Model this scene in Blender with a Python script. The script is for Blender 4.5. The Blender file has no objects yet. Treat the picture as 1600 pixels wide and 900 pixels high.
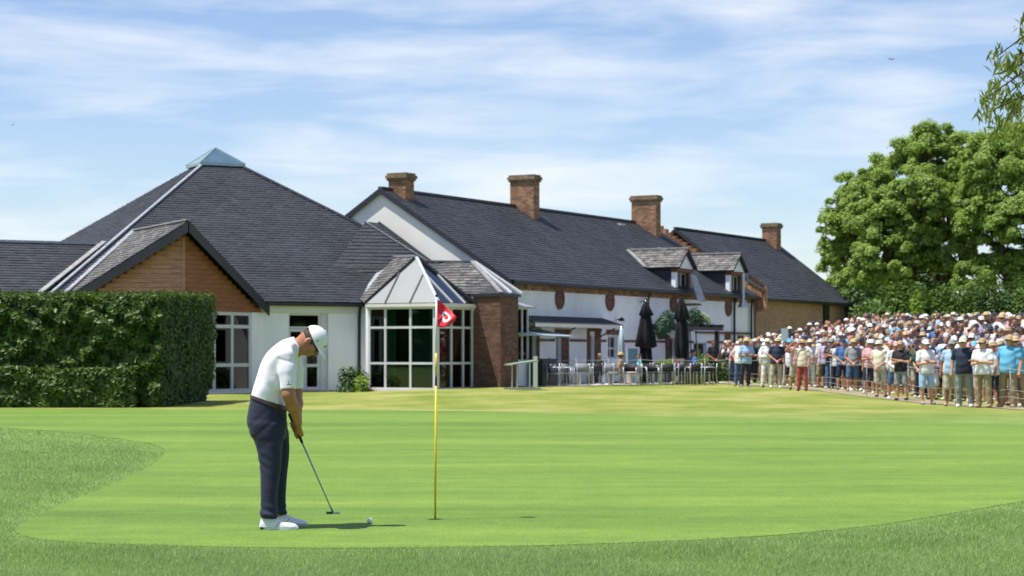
import bpy, bmesh, math, random
import numpy as np
from mathutils import Vector, Matrix
random.seed(7)
RS = np.random.RandomState(11)
scn = bpy.context.scene
COL = scn.collection
R = math.radians

# ------------------------------------------------------------------ camera
FPX = 3111.0            # focal length in pixels of the 1600 px wide photograph (70 mm)
CAMZ = 1.40
HOR = 552.0             # horizon row
cam_d = bpy.data.cameras.new('camera')
cam = bpy.data.objects.new('camera', cam_d)
COL.objects.link(cam)
cam.location = (0, 0, CAMZ)
cam.rotation_euler = (R(90), 0, 0)
cam_d.sensor_width = 36
cam_d.lens = 70
cam_d.shift_y = (HOR - 450) / 1600
cam_d.clip_start = 0.1
cam_d.clip_end = 6000
cam_d.dof.use_dof = True
cam_d.dof.focus_distance = 16.0
cam_d.dof.aperture_fstop = 5.0
scn.camera = cam

# ------------------------------------------------------------------ light
SUN_EL = 67
SUN_AX, SUN_AY = 0.955, 0.296          # horizontal direction in which the light travels
SKY_STRENGTH = 0.12
SUN_STRENGTH = 4.7
EXPOSURE = 0.36
world = bpy.data.worlds.new('World')
scn.world = world
world.use_nodes = True
nt = world.node_tree
nt.nodes.clear()
wo = nt.nodes.new('ShaderNodeOutputWorld')
bg = nt.nodes.new('ShaderNodeBackground')
sky = nt.nodes.new('ShaderNodeTexSky')
sky.sky_type = 'NISHITA'
sky.sun_disc = False
sky.sun_elevation = R(SUN_EL)
sky.sun_rotation = math.atan2(-SUN_AX, -SUN_AY)
sky.altitude = 200
sky.air_density = 1.0
sky.dust_density = 0.25
sky.ozone_density = 2.0
tc = nt.nodes.new('ShaderNodeTexCoord')
def wn(t, **k):
    n = nt.nodes.new(t)
    for a, b in k.items():
        setattr(n, a, b)
    return n
def wl(a, b):
    nt.links.new(a, b)
# cirrus: noise on the direction, stretched sideways and sheared a little
mp = wn('ShaderNodeMapping')
mp.inputs['Scale'].default_value = (8.0, 8.0, 48.0)
mp.inputs['Rotation'].default_value = (0, R(-13), 0)
mp.inputs['Location'].default_value = (3.1, 0.4, 0.75)
wl(tc.outputs['Generated'], mp.inputs['Vector'])
n1 = wn('ShaderNodeTexNoise'); n1.inputs['Scale'].default_value = 1.0
n1.inputs['Detail'].default_value = 9; n1.inputs['Roughness'].default_value = 0.53
n1.inputs['Distortion'].default_value = 0.35
wl(mp.outputs['Vector'], n1.inputs['Vector'])
mp2 = wn('ShaderNodeMapping')
mp2.inputs['Scale'].default_value = (3.2, 3.2, 9.0)
mp2.inputs['Location'].default_value = (0.3, 1.4, 0.2)
wl(tc.outputs['Generated'], mp2.inputs['Vector'])
n2 = wn('ShaderNodeTexNoise'); n2.inputs['Scale'].default_value = 1.0; n2.inputs['Detail'].default_value = 3
wl(mp2.outputs['Vector'], n2.inputs['Vector'])
ml = wn('ShaderNodeMath', operation='MULTIPLY'); wl(n1.outputs['Fac'], ml.inputs[0]); wl(n2.outputs['Fac'], ml.inputs[1])
rp = wn('ShaderNodeValToRGB')
rp.color_ramp.elements[0].position = 0.225; rp.color_ramp.elements[0].color = (0, 0, 0, 1)
rp.color_ramp.elements[1].position = 0.44; rp.color_ramp.elements[1].color = (1, 1, 1, 1)
wl(ml.outputs[0], rp.inputs['Fac'])
cm = wn('ShaderNodeMath', operation='MULTIPLY'); cm.inputs[1].default_value = 0.85
wl(rp.outputs['Color'], cm.inputs[0])
mix = wn('ShaderNodeMix', data_type='RGBA')
tint = wn('ShaderNodeMix', data_type='RGBA', blend_type='MULTIPLY')
tint.inputs['Factor'].default_value = 1.0
tint.inputs['B'].default_value = (0.885, 0.88, 0.97, 1)
wl(sky.outputs['Color'], tint.inputs['A'])
wl(cm.outputs[0], mix.inputs['Factor'])
wl(tint.outputs['Result'], mix.inputs['A'])
mix.inputs['B'].default_value = (6.6, 6.8, 7.1, 1)
wl(mix.outputs['Result'], bg.inputs['Color'])
bg.inputs['Strength'].default_value = SKY_STRENGTH
wl(bg.outputs['Background'], wo.inputs['Surface'])

sun_d = bpy.data.lights.new('sun', 'SUN')
sun_d.energy = SUN_STRENGTH
sun_d.angle = R(0.5)
sun_d.color = (1.0, 0.955, 0.88)
sun = bpy.data.objects.new('sun', sun_d)
COL.objects.link(sun)
sd = Vector((math.cos(R(SUN_EL)) * SUN_AX, math.cos(R(SUN_EL)) * SUN_AY, -math.sin(R(SUN_EL))))
sun.rotation_euler = sd.to_track_quat('-Z', 'Y').to_euler()
sun.location = (-20, 0, 40)
scn.view_settings.view_transform = 'Standard'
scn.view_settings.look = 'None'
scn.view_settings.exposure = EXPOSURE
scn.view_settings.gamma = 1
scn.view_settings.use_curve_mapping = False

# ------------------------------------------------------------------ helpers
def gz_terrain(x, y):
    """height of the ground"""
    x = np.asarray(x, float); y = np.asarray(y, float)
    def ss(a, b, v):
        t = np.clip((v - a) / (b - a), 0, 1)
        return t * t * (3 - 2 * t)
    z = 0.17 * ss(54, 73, y) * ss(-7, -1, x)
    z = z + 0.045 * ss(50, 56, y) * (1 - ss(60, 68, y)) * np.sin(x * 0.23 + 1.0)
    d = x - (13.2 - 0.125 * (y - 50))          # distance into the crowd
    cap = 1.02 + 0.018 * np.clip(y - 68, 0, 30)
    bank = np.minimum(0.205 * np.clip(d - 0.8, 0, 50), cap) * ss(44, 56, y)
    z = z * (1 - ss(0, 3, d)) + bank + 0.05 * ss(0, 3, d)
    return z
def gz(x, y):
    return float(gz_terrain(x, y))
def P(px, py, D):
    return Vector(((px - 800) / FPX * D, D, CAMZ - (py - HOR) / FPX * D))
def ground_at(px, py, z=0.0):
    D = (CAMZ - z) * FPX / (py - HOR)
    return Vector(((px - 800) / FPX * D, D, z))

class MB:
    def __init__(s):
        s.v = []; s.f = []
    def quad(s, a, b, c, d):
        n = len(s.v); s.v += [Vector(a), Vector(b), Vector(c), Vector(d)]; s.f.append((n, n+1, n+2, n+3)); return s
    def poly(s, pts):
        n = len(s.v); s.v += [Vector(p) for p in pts]; s.f.append(tuple(range(n, n+len(pts)))); return s
    def obox(s, o, ax, ay, az):
        """box from corner o spanned by three vectors"""
        o, ax, ay, az = map(Vector, (o, ax, ay, az))
        n = len(s.v)
        for k in (0, 1):
            for j in (0, 1):
                for i in (0, 1):
                    s.v.append(o + ax*i + ay*j + az*k)
        fs = [(0,2,3,1),(4,5,7,6),(0,1,5,4),(2,6,7,3),(0,4,6,2),(1,3,7,5)]
        if ax.cross(ay).dot(az) < 0:
            fs = [f[::-1] for f in fs]
        s.f += [tuple(n+i for i in f) for f in fs]
        return s
    def box(s, x0, x1, y0, y1, z0, z1):
        return s.obox((x0,y0,z0), (x1-x0,0,0), (0,y1-y0,0), (0,0,z1-z0))
    def bar(s, a, b, w, h=None, up=(0,0,1)):
        """square bar centred on the line a-b"""
        h = h or w
        a = Vector(a); b = Vector(b); d = (b-a).normalized(); up = Vector(up)
        if abs(d.dot(up)) > 0.98: up = Vector((0,1,0))
        sx = d.cross(up).normalized(); u = sx.cross(d).normalized()
        return s.obox(a - sx*w/2 - u*h/2, b-a, sx*w, u*h)
    def tube(s, pts, rad, n=8, cap=True):
        pts = [Vector(p) for p in pts]
        if not hasattr(rad, '__len__'): rad = [rad]*len(pts)
        base = len(s.v)
        ref = Vector((0,0,1))
        prev = None
        for i, p in enumerate(pts):
            d = (pts[min(i+1, len(pts)-1)] - pts[max(i-1, 0)])
            d = d.normalized() if d.length > 1e-9 else Vector((0,0,1))
            if prev is None:
                r = ref if abs(d.dot(ref)) < 0.9 else Vector((1,0,0))
                a = d.cross(r).normalized()
            else:
                a = (prev - d*prev.dot(d)); a = a.normalized() if a.length > 1e-6 else d.orthogonal().normalized()
            prev = a
            b = d.cross(a)
            for k in range(n):
                t = 2*math.pi*k/n
                s.v.append(p + (a*math.cos(t) + b*math.sin(t))*rad[i])
        for i in range(len(pts)-1):
            for k in range(n):
                k2 = (k+1) % n
                s.f.append((base+i*n+k, base+i*n+k2, base+(i+1)*n+k2, base+(i+1)*n+k))
        if cap:
            s.f.append(tuple(base+k for k in range(n))[::-1])
            s.f.append(tuple(base+(len(pts)-1)*n+k for k in range(n)))
        return s
    def lathe(s, prof, c=(0,0,0), n=24, fr=None):
        """profile (r, z) list round z; fr(angle, r, z) may change r"""
        c = Vector(c); base = len(s.v)
        for (r, z) in prof:
            for k in range(n):
                t = 2*math.pi*k/n
                q = fr(t, r, z) if fr else r
                s.v.append(c + Vector((q*math.cos(t), q*math.sin(t), z)))
        for i in range(len(prof)-1):
            for k in range(n):
                k2 = (k+1) % n
                s.f.append((base+i*n+k, base+i*n+k2, base+(i+1)*n+k2, base+(i+1)*n+k))
        s.f.append(tuple(base+k for k in range(n))[::-1])
        s.f.append(tuple(base+(len(prof)-1)*n+k for k in range(n)))
        return s
    def ell(s, c, r, nu=12, nv=8):
        c = Vector(c)
        prof = []
        base = len(s.v)
        for i in range(1, nv):
            ph = math.pi*i/nv
            for k in range(nu):
                t = 2*math.pi*k/nu
                s.v.append(c + Vector((r[0]*math.sin(ph)*math.cos(t), r[1]*math.sin(ph)*math.sin(t), -r[2]*math.cos(ph))))
        for i in range(nv-2):
            for k in range(nu):
                k2 = (k+1) % nu
                s.f.append((base+i*nu+k, base+i*nu+k2, base+(i+1)*nu+k2, base+(i+1)*nu+k))
        b = len(s.v); s.v.append(c - Vector((0,0,r[2]))); s.v.append(c + Vector((0,0,r[2])))
        for k in range(nu):
            k2 = (k+1) % nu
            s.f.append((b, base+k2, base+k))
            s.f.append((b+1, base+(nv-2)*nu+k, base+(nv-2)*nu+k2))
        return s
    def slab(s, pts, th):
        """planar polygon extruded by th against its normal"""
        pts = [Vector(p) for p in pts]
        nrm = Vector((0,0,0))
        for i in range(len(pts)):
            a = pts[i]; b = pts[(i+1) % len(pts)]
            nrm += a.cross(b)
        nrm.normalize()
        n = len(s.v); m = len(pts)
        s.v += pts + [p - nrm*th for p in pts]
        s.f.append(tuple(range(n, n+m)))
        s.f.append(tuple(range(n+2*m-1, n+m-1, -1)))
        for i in range(m):
            j = (i+1) % m
            s.f.append((n+j, n+i, n+m+i, n+m+j))
        return s
    def mesh(s, name, mat, smooth=False):
        me = bpy.data.meshes.new(name)
        me.from_pydata([tuple(v) for v in s.v], [], s.f)
        if mat: me.materials.append(mat)
        if smooth: me.polygons.foreach_set('use_smooth', [True]*len(me.polygons))
        me.update()
        return me

def set_tags(o, label=None, cat=None, group=None, kind=None):
    if label: o['label'] = label
    if cat: o['category'] = cat
    if group: o['group'] = group
    if kind: o['kind'] = kind
    return o
def empty(name, loc=(0,0,0), rz=0, label=None, cat=None, group=None):
    o = bpy.data.objects.new(name, None)
    o.empty_display_size = 0.3
    COL.objects.link(o)
    o.location = loc; o.rotation_euler = (0, 0, rz)
    o.matrix_world = Matrix.Translation(Vector(loc)) @ Matrix.Rotation(rz, 4, 'Z')
    return set_tags(o, label, cat, group)
def wmat(o):
    m = Matrix.Translation(o.location) @ o.rotation_euler.to_matrix().to_4x4()
    if o.parent: m = wmat(o.parent) @ m
    return m
def put(name, me, parent=None, kind=None, label=None):
    o = bpy.data.objects.new(name, me)
    COL.objects.link(o)
    if parent: o.parent = parent
    return set_tags(o, label, None, None, kind)
def part(name, mb, mat, parent=None, world=False, smooth=False, kind=None, label=None, bevel=0):
    """one mesh object; world=True: its vertices are world coordinates, moved into the parent's space"""
    me = mb.mesh(name, mat, smooth)
    if world and parent:
        me.transform(wmat(parent).inverted())
    o = put(name, me, parent, kind, label)
    if bevel:
        m = o.modifiers.new('bevel', 'BEVEL'); m.width = bevel; m.segments = 2; m.limit_method = 'ANGLE'
    return o
def copy_tree(o, parent=None):
    c = o.copy(); COL.objects.link(c)
    c.parent = parent
    for ch in list(o.children):
        copy_tree(ch, c)
    return c

# ------------------------------------------------------------------ materials
def new_mat(name):
    m = bpy.data.materials.new(name); m.use_nodes = True
    return m, m.node_tree, m.node_tree.nodes['Principled BSDF']
def lin(c):
    return tuple(((x/12.92) if x <= 0.04045 else ((x+0.055)/1.055)**2.4) for x in c)
def ramp(t, elems):
    r = t.nodes.new('ShaderNodeValToRGB')
    while len(r.color_ramp.elements) > 1: r.color_ramp.elements.remove(r.color_ramp.elements[-1])
    r.color_ramp.elements[0].position = elems[0][0]; r.color_ramp.elements[0].color = (*elems[0][1], 1)
    for p, c in elems[1:]:
        e = r.color_ramp.elements.new(p); e.color = (*c, 1)
    return r
def mat(name, c, rough=0.6, metal=0.0, var=0.12, scale=3.0, bump=0.0, bscale=40.0, spec=0.5, island=0.0, stretch=None, sheen=0.0, c2=None, detail=5):
    """colour c with noise to c2 (or darker/lighter c), optional per-island variation and fine bump"""
    m, t, b = new_mat(name)
    L = t.links
    tcn = t.nodes.new('ShaderNodeTexCoord')
    src = tcn.outputs['Object']
    if stretch:
        mpn = t.nodes.new('ShaderNodeMapping'); mpn.inputs['Scale'].default_value = stretch
        L.new(src, mpn.inputs['Vector']); src = mpn.outputs['Vector']
    n = t.nodes.new('ShaderNodeTexNoise'); n.inputs['Scale'].default_value = scale
    n.inputs['Detail'].default_value = detail; n.inputs['Roughness'].default_value = 0.6
    L.new(src, n.inputs['Vector'])
    lo = tuple(x*(1-var) for x in c); hi = tuple(min(1, x*(1+var)) for x in (c2 or c))
    rr = ramp(t, [(0.3, lo), (0.7, hi)])
    L.new(n.outputs['Fac'], rr.inputs['Fac'])
    col = rr.outputs['Color']
    if island:
        g = t.nodes.new('ShaderNodeNewGeometry')
        hs = t.nodes.new('ShaderNodeHueSaturation')
        mr = t.nodes.new('ShaderNodeMapRange'); mr.inputs['To Min'].default_value = 1-island; mr.inputs['To Max'].default_value = 1+island
        L.new(g.outputs['Random Per Island'], mr.inputs['Value'])
        L.new(mr.outputs['Result'], hs.inputs['Value'])
        L.new(col, hs.inputs['Color']); col = hs.outputs['Color']
    L.new(col, b.inputs['Base Color'])
    b.inputs['Roughness'].default_value = rough
    b.inputs['Metallic'].default_value = metal
    b.inputs['Specular IOR Level'].default_value = spec
    if sheen: b.inputs['Sheen Weight'].default_value = sheen
    if bump:
        n2_ = t.nodes.new('ShaderNodeTexNoise'); n2_.inputs['Scale'].default_value = bscale; n2_.inputs['Detail'].default_value = 4
        L.new(src, n2_.inputs['Vector'])
        bp = t.nodes.new('ShaderNodeBump'); bp.inputs['Strength'].default_value = bump; bp.inputs['Distance'].default_value = 0.02
        L.new(n2_.outputs['Fac'], bp.inputs['Height']); L.new(bp.outputs['Normal'], b.inputs['Normal'])
    return m
def leaf_mat(name, c_lo, c_hi, trans=0.25, rough=0.5):
    m, t, b = new_mat(name); L = t.links
    g = t.nodes.new('ShaderNodeNewGeometry')
    tcn = t.nodes.new('ShaderNodeTexCoord')
    n = t.nodes.new('ShaderNodeTexNoise'); n.inputs['Scale'].default_value = 0.9; n.inputs['Detail'].default_value = 3
    L.new(tcn.outputs['Object'], n.inputs['Vector'])
    ad = t.nodes.new('ShaderNodeMath'); ad.operation = 'MULTIPLY_ADD'; ad.inputs[1].default_value = 0.55
    L.new(g.outputs['Random Per Island'], ad.inputs[0])
    m2 = t.nodes.new('ShaderNodeMath'); m2.operation = 'MULTIPLY'; m2.inputs[1].default_value = 0.5
    L.new(n.outputs['Fac'], m2.inputs[0]); L.new(m2.outputs[0], ad.inputs[2])
    rr = ramp(t, [(0.15, c_lo), (0.85, c_hi)])
    L.new(ad.outputs[0], rr.inputs['Fac'])
    L.new(rr.outputs['Color'], b.inputs['Base Color'])
    b.inputs['Roughness'].default_value = rough
    b.inputs['Specular IOR Level'].default_value = 0.35
    tr = t.nodes.new('ShaderNodeBsdfTranslucent')
    hs = t.nodes.new('ShaderNodeHueSaturation'); hs.inputs['Value'].default_value = 1.5; hs.inputs['Hue'].default_value = 0.485
    L.new(rr.outputs['Color'], hs.inputs['Color']); L.new(hs.outputs['Color'], tr.inputs['Color'])
    mx = t.nodes.new('ShaderNodeMixShader'); mx.inputs[0].default_value = trans
    out = t.nodes['Material Output']
    L.new(b.outputs[0], mx.inputs[1]); L.new(tr.outputs[0], mx.inputs[2]); L.new(mx.outputs[0], out.inputs['Surface'])
    return m
def glass_mat(name, tintc, refl=0.10, rough=0.02, ior=1.5):
    """window glass: tinted see-through plus sharp reflection"""
    m, t, b = new_mat(name); L = t.links
    t.nodes.remove(b)
    tr = t.nodes.new('ShaderNodeBsdfTransparent'); tr.inputs['Color'].default_value = (*tintc, 1)
    gl = t.nodes.new('ShaderNodeBsdfGlossy'); gl.inputs['Roughness'].default_value = rough
    lw = t.nodes.new('ShaderNodeFresnel'); lw.inputs['IOR'].default_value = ior
    ad = t.nodes.new('ShaderNodeMath'); ad.operation = 'ADD'; ad.inputs[1].default_value = refl; ad.use_clamp = True
    L.new(lw.outputs[0], ad.inputs[0])
    mx = t.nodes.new('ShaderNodeMixShader')
    L.new(ad.outputs[0], mx.inputs[0]); L.new(tr.outputs[0], mx.inputs[1]); L.new(gl.outputs[0], mx.inputs[2])
    L.new(mx.outputs[0], t.nodes['Material Output'].inputs['Surface'])
    return m

M = {}
M['slate'] = mat('slate', (0.043, 0.047, 0.057), 0.6, var=0.20, scale=0.6, island=0.16, bump=0.3, bscale=30, spec=0.45)
M['slate_old'] = mat('old_slate', (0.070, 0.068, 0.074), 0.7, var=0.4, scale=3.5, island=0.35, bump=0.5, bscale=25, c2=(0.17, 0.16, 0.15))
M['deck'] = mat('roof_deck', (0.03, 0.033, 0.042), 0.8)
M['lead'] = mat('lead_flashing', (0.36, 0.38, 0.42), 0.45, 0.2, var=0.25, scale=5)
M['paleflash'] = mat('pale_flashing', (0.30, 0.295, 0.29), 0.6, 0.0, var=0.3, scale=6)
M['ridge'] = mat('ridge_tile', (0.06, 0.062, 0.075), 0.6, island=0.2)
M['render'] = mat('white_render', (0.87, 0.89, 0.95), 0.85, var=0.09, scale=0.9, stretch=(1, 1, 0.4), bump=0.15, bscale=60)
M['cream'] = mat('cream_render', (0.84, 0.81, 0.76), 0.85, var=0.05, scale=0.8, bump=0.15, bscale=60)
M['creamp'] = mat('cream_paint', (0.72, 0.71, 0.66), 0.5, var=0.05)
M['whitep'] = mat('white_paint', (0.62, 0.63, 0.66), 0.35, var=0.05, scale=4)
M['black'] = mat('black_paint', (0.012, 0.013, 0.017), 0.4, var=0.1)
M['bluepipe'] = mat('dark_blue_pipe', (0.012, 0.026, 0.05), 0.4, var=0.1)
M['brick'] = mat('red_brick', (0.15, 0.076, 0.052), 0.85, var=0.25, scale=2.0, island=0.35, bump=0.4, bscale=60)
M['brick_tan'] = mat('tan_brick', (0.43, 0.255, 0.17), 0.85, var=0.12, scale=0.8, island=0.13, bump=0.4, bscale=60)
M['brick_org'] = mat('orange_brick', (0.31, 0.165, 0.092), 0.85, var=0.3, scale=3, island=0.4, bump=0.4, bscale=60)
M['mortar'] = mat('mortar', (0.36, 0.29, 0.23), 0.9, var=0.2, scale=8)
M['mortar_tan'] = mat('tan_mortar', (0.34, 0.22, 0.15), 0.9, var=0.15, scale=4)
M['mortar_dk'] = mat('dark_mortar', (0.15, 0.10, 0.08), 0.9, var=0.2, scale=8)
M['capstone'] = mat('chimney_cap_stone', (0.20, 0.14, 0.08), 0.9, var=0.5, scale=6, bump=0.5, bscale=20)
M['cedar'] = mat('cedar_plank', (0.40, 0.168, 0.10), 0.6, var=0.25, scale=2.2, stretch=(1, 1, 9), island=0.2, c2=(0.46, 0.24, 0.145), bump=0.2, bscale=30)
M['cedar_shaded'] = mat('cedar_plank_shaded', (0.26, 0.095, 0.035), 0.6, var=0.3, scale=2.2, stretch=(1, 1, 9), island=0.25, bump=0.2, bscale=30)  # shade of the right gable face is put into the plank colour
M['fascia'] = mat('dark_fascia', (0.028, 0.027, 0.036), 0.5, var=0.2)
M['timber'] = mat('brown_timber', (0.17, 0.075, 0.035), 0.7, var=0.3, scale=5, island=0.2)
M['glass'] = glass_mat('window_glass', (0.42, 0.60, 0.56), 0.025)
M['roofglass'] = glass_mat('roof_glass', (0.10, 0.17, 0.23), 0.20, 0.08)
M['roofglass_glare'] = mat('roof_glass_painted_glare', (0.34, 0.34, 0.335), 0.2, var=0.04, scale=1.2)  # sunlit sky reflection on the left roof glass, put into the colour
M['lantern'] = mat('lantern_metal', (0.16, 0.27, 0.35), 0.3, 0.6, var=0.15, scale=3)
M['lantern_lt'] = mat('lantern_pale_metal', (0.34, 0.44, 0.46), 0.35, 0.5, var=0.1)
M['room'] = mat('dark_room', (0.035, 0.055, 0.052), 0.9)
M['curtain'] = mat('curtain', (0.52, 0.50, 0.36), 0.9, var=0.2, scale=8, stretch=(9, 9, 0.3))
M['steel'] = mat('steel', (0.55, 0.57, 0.60), 0.3, 0.85, var=0.08)
M['alu'] = mat('pale_metal_leg', (0.62, 0.64, 0.66), 0.35, 0.4, var=0.06)
M['paving'] = mat('paving', (0.58, 0.55, 0.50), 0.85, var=0.15, scale=2, island=0.12)
M['dirt'] = mat('pale_path', (0.33, 0.28, 0.18), 0.9, var=0.25, scale=3)
M['bark'] = mat('bark', (0.075, 0.055, 0.042), 0.9, var=0.35, scale=4, bump=0.8, bscale=12)
M['leaf_tree'] = leaf_mat('tree_leaf', (0.09, 0.175, 0.028), (0.37, 0.50, 0.105), 0.42)
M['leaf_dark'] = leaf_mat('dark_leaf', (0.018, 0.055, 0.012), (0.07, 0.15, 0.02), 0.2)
M['leaf_mid'] = leaf_mat('mid_green_leaf', (0.035, 0.085, 0.018), (0.17, 0.29, 0.05), 0.3)
M['leaf_hedge'] = leaf_mat('hedge_leaf', (0.016, 0.045, 0.005), (0.095, 0.17, 0.014), 0.15, 0.45)
M['leaf_olive'] = leaf_mat('olive_leaf', (0.08, 0.13, 0.02), (0.27, 0.33, 0.06), 0.4)
M['leaf_pale'] = leaf_mat('pale_leaf', (0.20, 0.28, 0.12), (0.50, 0.60, 0.34), 0.25)
M['leaf_blue'] = leaf_mat('blue_green_leaf', (0.025, 0.07, 0.045), (0.09, 0.17, 0.10), 0.2)
M['leaf_lime'] = leaf_mat('lime_leaf', (0.12, 0.22, 0.02), (0.34, 0.48, 0.05), 0.3)
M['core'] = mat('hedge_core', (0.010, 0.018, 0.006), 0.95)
M['blade'] = leaf_mat('rough_blade', (0.15, 0.265, 0.065), (0.40, 0.52, 0.20), 0.3, 0.5)

# ------------------------------------------------------------------ slates, bricks, walls
def clip2(poly, nx, ny, c):
    """keep nx*x+ny*y<=c"""
    out = []
    for i in range(len(poly)):
        a = poly[i]; b = poly[(i+1) % len(poly)]
        da = nx*a[0]+ny*a[1]-c; db = nx*b[0]+ny*b[1]-c
        if da <= 0: out.append(a)
        if (da < 0 and db > 0) or (da > 0 and db < 0):
            t = da/(da-db); out.append((a[0]+t*(b[0]-a[0]), a[1]+t*(b[1]-a[1])))
    return out
def slates(pts, parent, m='slate', ex=0.17, w=0.30, deck=True, th=0.12):
    """a convex roof slope: a deck slab, and every slate as its own lapped plate in one stuff part"""
    pts = [Vector(p) for p in pts]
    nrm = Vector((0,0,0))
    for i in range(len(pts)): nrm += pts[i].cross(pts[(i+1) % len(pts)])
    nrm.normalize()
    if nrm.z < 0:
        pts = pts[::-1]; nrm = -nrm
    if deck:
        part('roof_deck', MB().slab(pts, th), M['deck'], parent, world=True)
    up = (Vector((0,0,1)) - nrm*nrm.z).normalized()
    hz = up.cross(nrm)
    o = pts[0]
    p2 = [((p-o).dot(hz), (p-o).dot(up)) for p in pts]
    area = sum(p2[i][0]*p2[(i+1)%len(p2)][1]-p2[(i+1)%len(p2)][0]*p2[i][1] for i in range(len(p2)))
    if area < 0: p2 = p2[::-1]
    umin = min(p[0] for p in p2); umax = max(p[0] for p in p2)
    vmin = min(p[1] for p in p2); vmax = max(p[1] for p in p2)
    edges = []
    for i in range(len(p2)):
        a = p2[i]; b = p2[(i+1) % len(p2)]
        ex_, ey_ = b[0]-a[0], b[1]-a[1]
        nx, ny = ey_, -ex_
        edges.append((nx, ny, nx*a[0]+ny*a[1]))
    mb = MB(); v = vmin; row = 0
    while v < vmax:
        u = umin - (0.5*w if row % 2 else 0) - random.random()*0.05
        while u < umax:
            g = 0.006
            jit = random.uniform(-0.006, 0.006)
            poly = [(u+g, v+jit), (u+w-g, v+jit), (u+w-g, v+ex+0.01), (u+g, v+ex+0.01)]
            inside = all(nx*q[0]+ny*q[1] <= c+1e-6 for nx, ny, c in edges for q in poly)
            if not inside:
                for nx, ny, c in edges:
                    poly = clip2(poly, nx, ny, c)
                    if len(poly) < 3: break
            if len(poly) >= 3:
                lift0 = random.uniform(0.016, 0.030)
                def pt(q):
                    f = (q[1]-v)/ex
                    return o + hz*q[0] + up*q[1] + nrm*(lift0*(1-f)+0.004)
                n = len(mb.v)
                mb.v += [pt(q) for q in poly]
                mb.f.append(tuple(range(n, n+len(poly))))
                lo = [i for i, q in enumerate(poly) if q[1] < v+0.012]
                if len(lo) >= 2:
                    a, b = n+lo[0], n+lo[1]
                    k = len(mb.v)
                    mb.v += [mb.v[a]-nrm*lift0, mb.v[b]-nrm*lift0]
                    mb.f.append((a, k, k+1, b))
            u += w
        v += ex; row += 1
    return part('slates', mb, M[m], parent, world=True, kind='stuff')
def bricks(mb, o, u, wid, hgt, nrm, proud=0.006, bl=0.215, bh=0.065, j=0.011):
    """running-bond bricks standing proud of a face that starts at o"""
    o = Vector(o); u = Vector(u).normalized(); nrm = Vector(nrm).normalized(); z = 0.005; row = 0
    while z + bh <= hgt + 0.01:
        x = 0.0 if row % 2 == 0 else -(bl+j)/2
        while x < wid:
            a = max(x, 0.0); b = min(x+bl, wid)
            if b - a > 0.03:
                pr = proud*random.uniform(0.5, 1.5)
                q = o + u*a + Vector((0,0,z))
                n = len(mb.v)
                U = u*(b-a); Z = Vector((0,0,bh)); N = nrm*pr
                mb.v += [q, q+U, q+U+Z, q+Z, q+N, q+U+N, q+U+Z+N, q+Z+N]
                mb.f += [(n+4,n+5,n+6,n+7),(n,n+1,n+5,n+4),(n+3,n+7,n+6,n+2),(n,n+4,n+7,n+3),(n+1,n+2,n+6,n+5)]
            x += bl + j
        z += bh + j; row += 1
def wall(parent, P0, P1, z0, z1, th, inn, m, openings=(), name='wall'):
    """wall along P0-P1 (2D, outer face) with rectangular openings (a0,a1,zb,zt); inn: inward 2D unit vector"""
    P0 = Vector((P0[0], P0[1])); P1 = Vector((P1[0], P1[1]))
    d = (P1-P0); Lg = d.length; d.normalize()
    mb = MB()
    D3 = Vector((d.x, d.y, 0)); I3 = Vector((inn[0], inn[1], 0)); O = Vector((P0.x, P0.y, 0))
    def bx(a0, a1, zb, zt):
        if a1-a0 > 1e-3 and zt-zb > 1e-3:
            mb.obox(O + D3*a0 + Vector((0,0,zb)), D3*(a1-a0), I3*th, (0,0,zt-zb))
    a = 0
    for (a0, a1, zb, zt) in sorted(openings):
        bx(a, a0, z0, z1); bx(a0, a1, z0, zb); bx(a0, a1, zt, z1); a = a1
    bx(a, Lg, z0, z1)
    return part(name, mb, M[m], parent, world=True)
def param_px(P0, P1, px):
    """how far along the 2D line P0-P1 (metres) the photo column px falls"""
    P0 = Vector((P0[0], P0[1])); P1 = Vector((P1[0], P1[1])); d = (P1-P0).normalized()
    r = (px-800)/FPX
    return (r*P0.y - P0.x)/(d.x - r*d.y)
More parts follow.
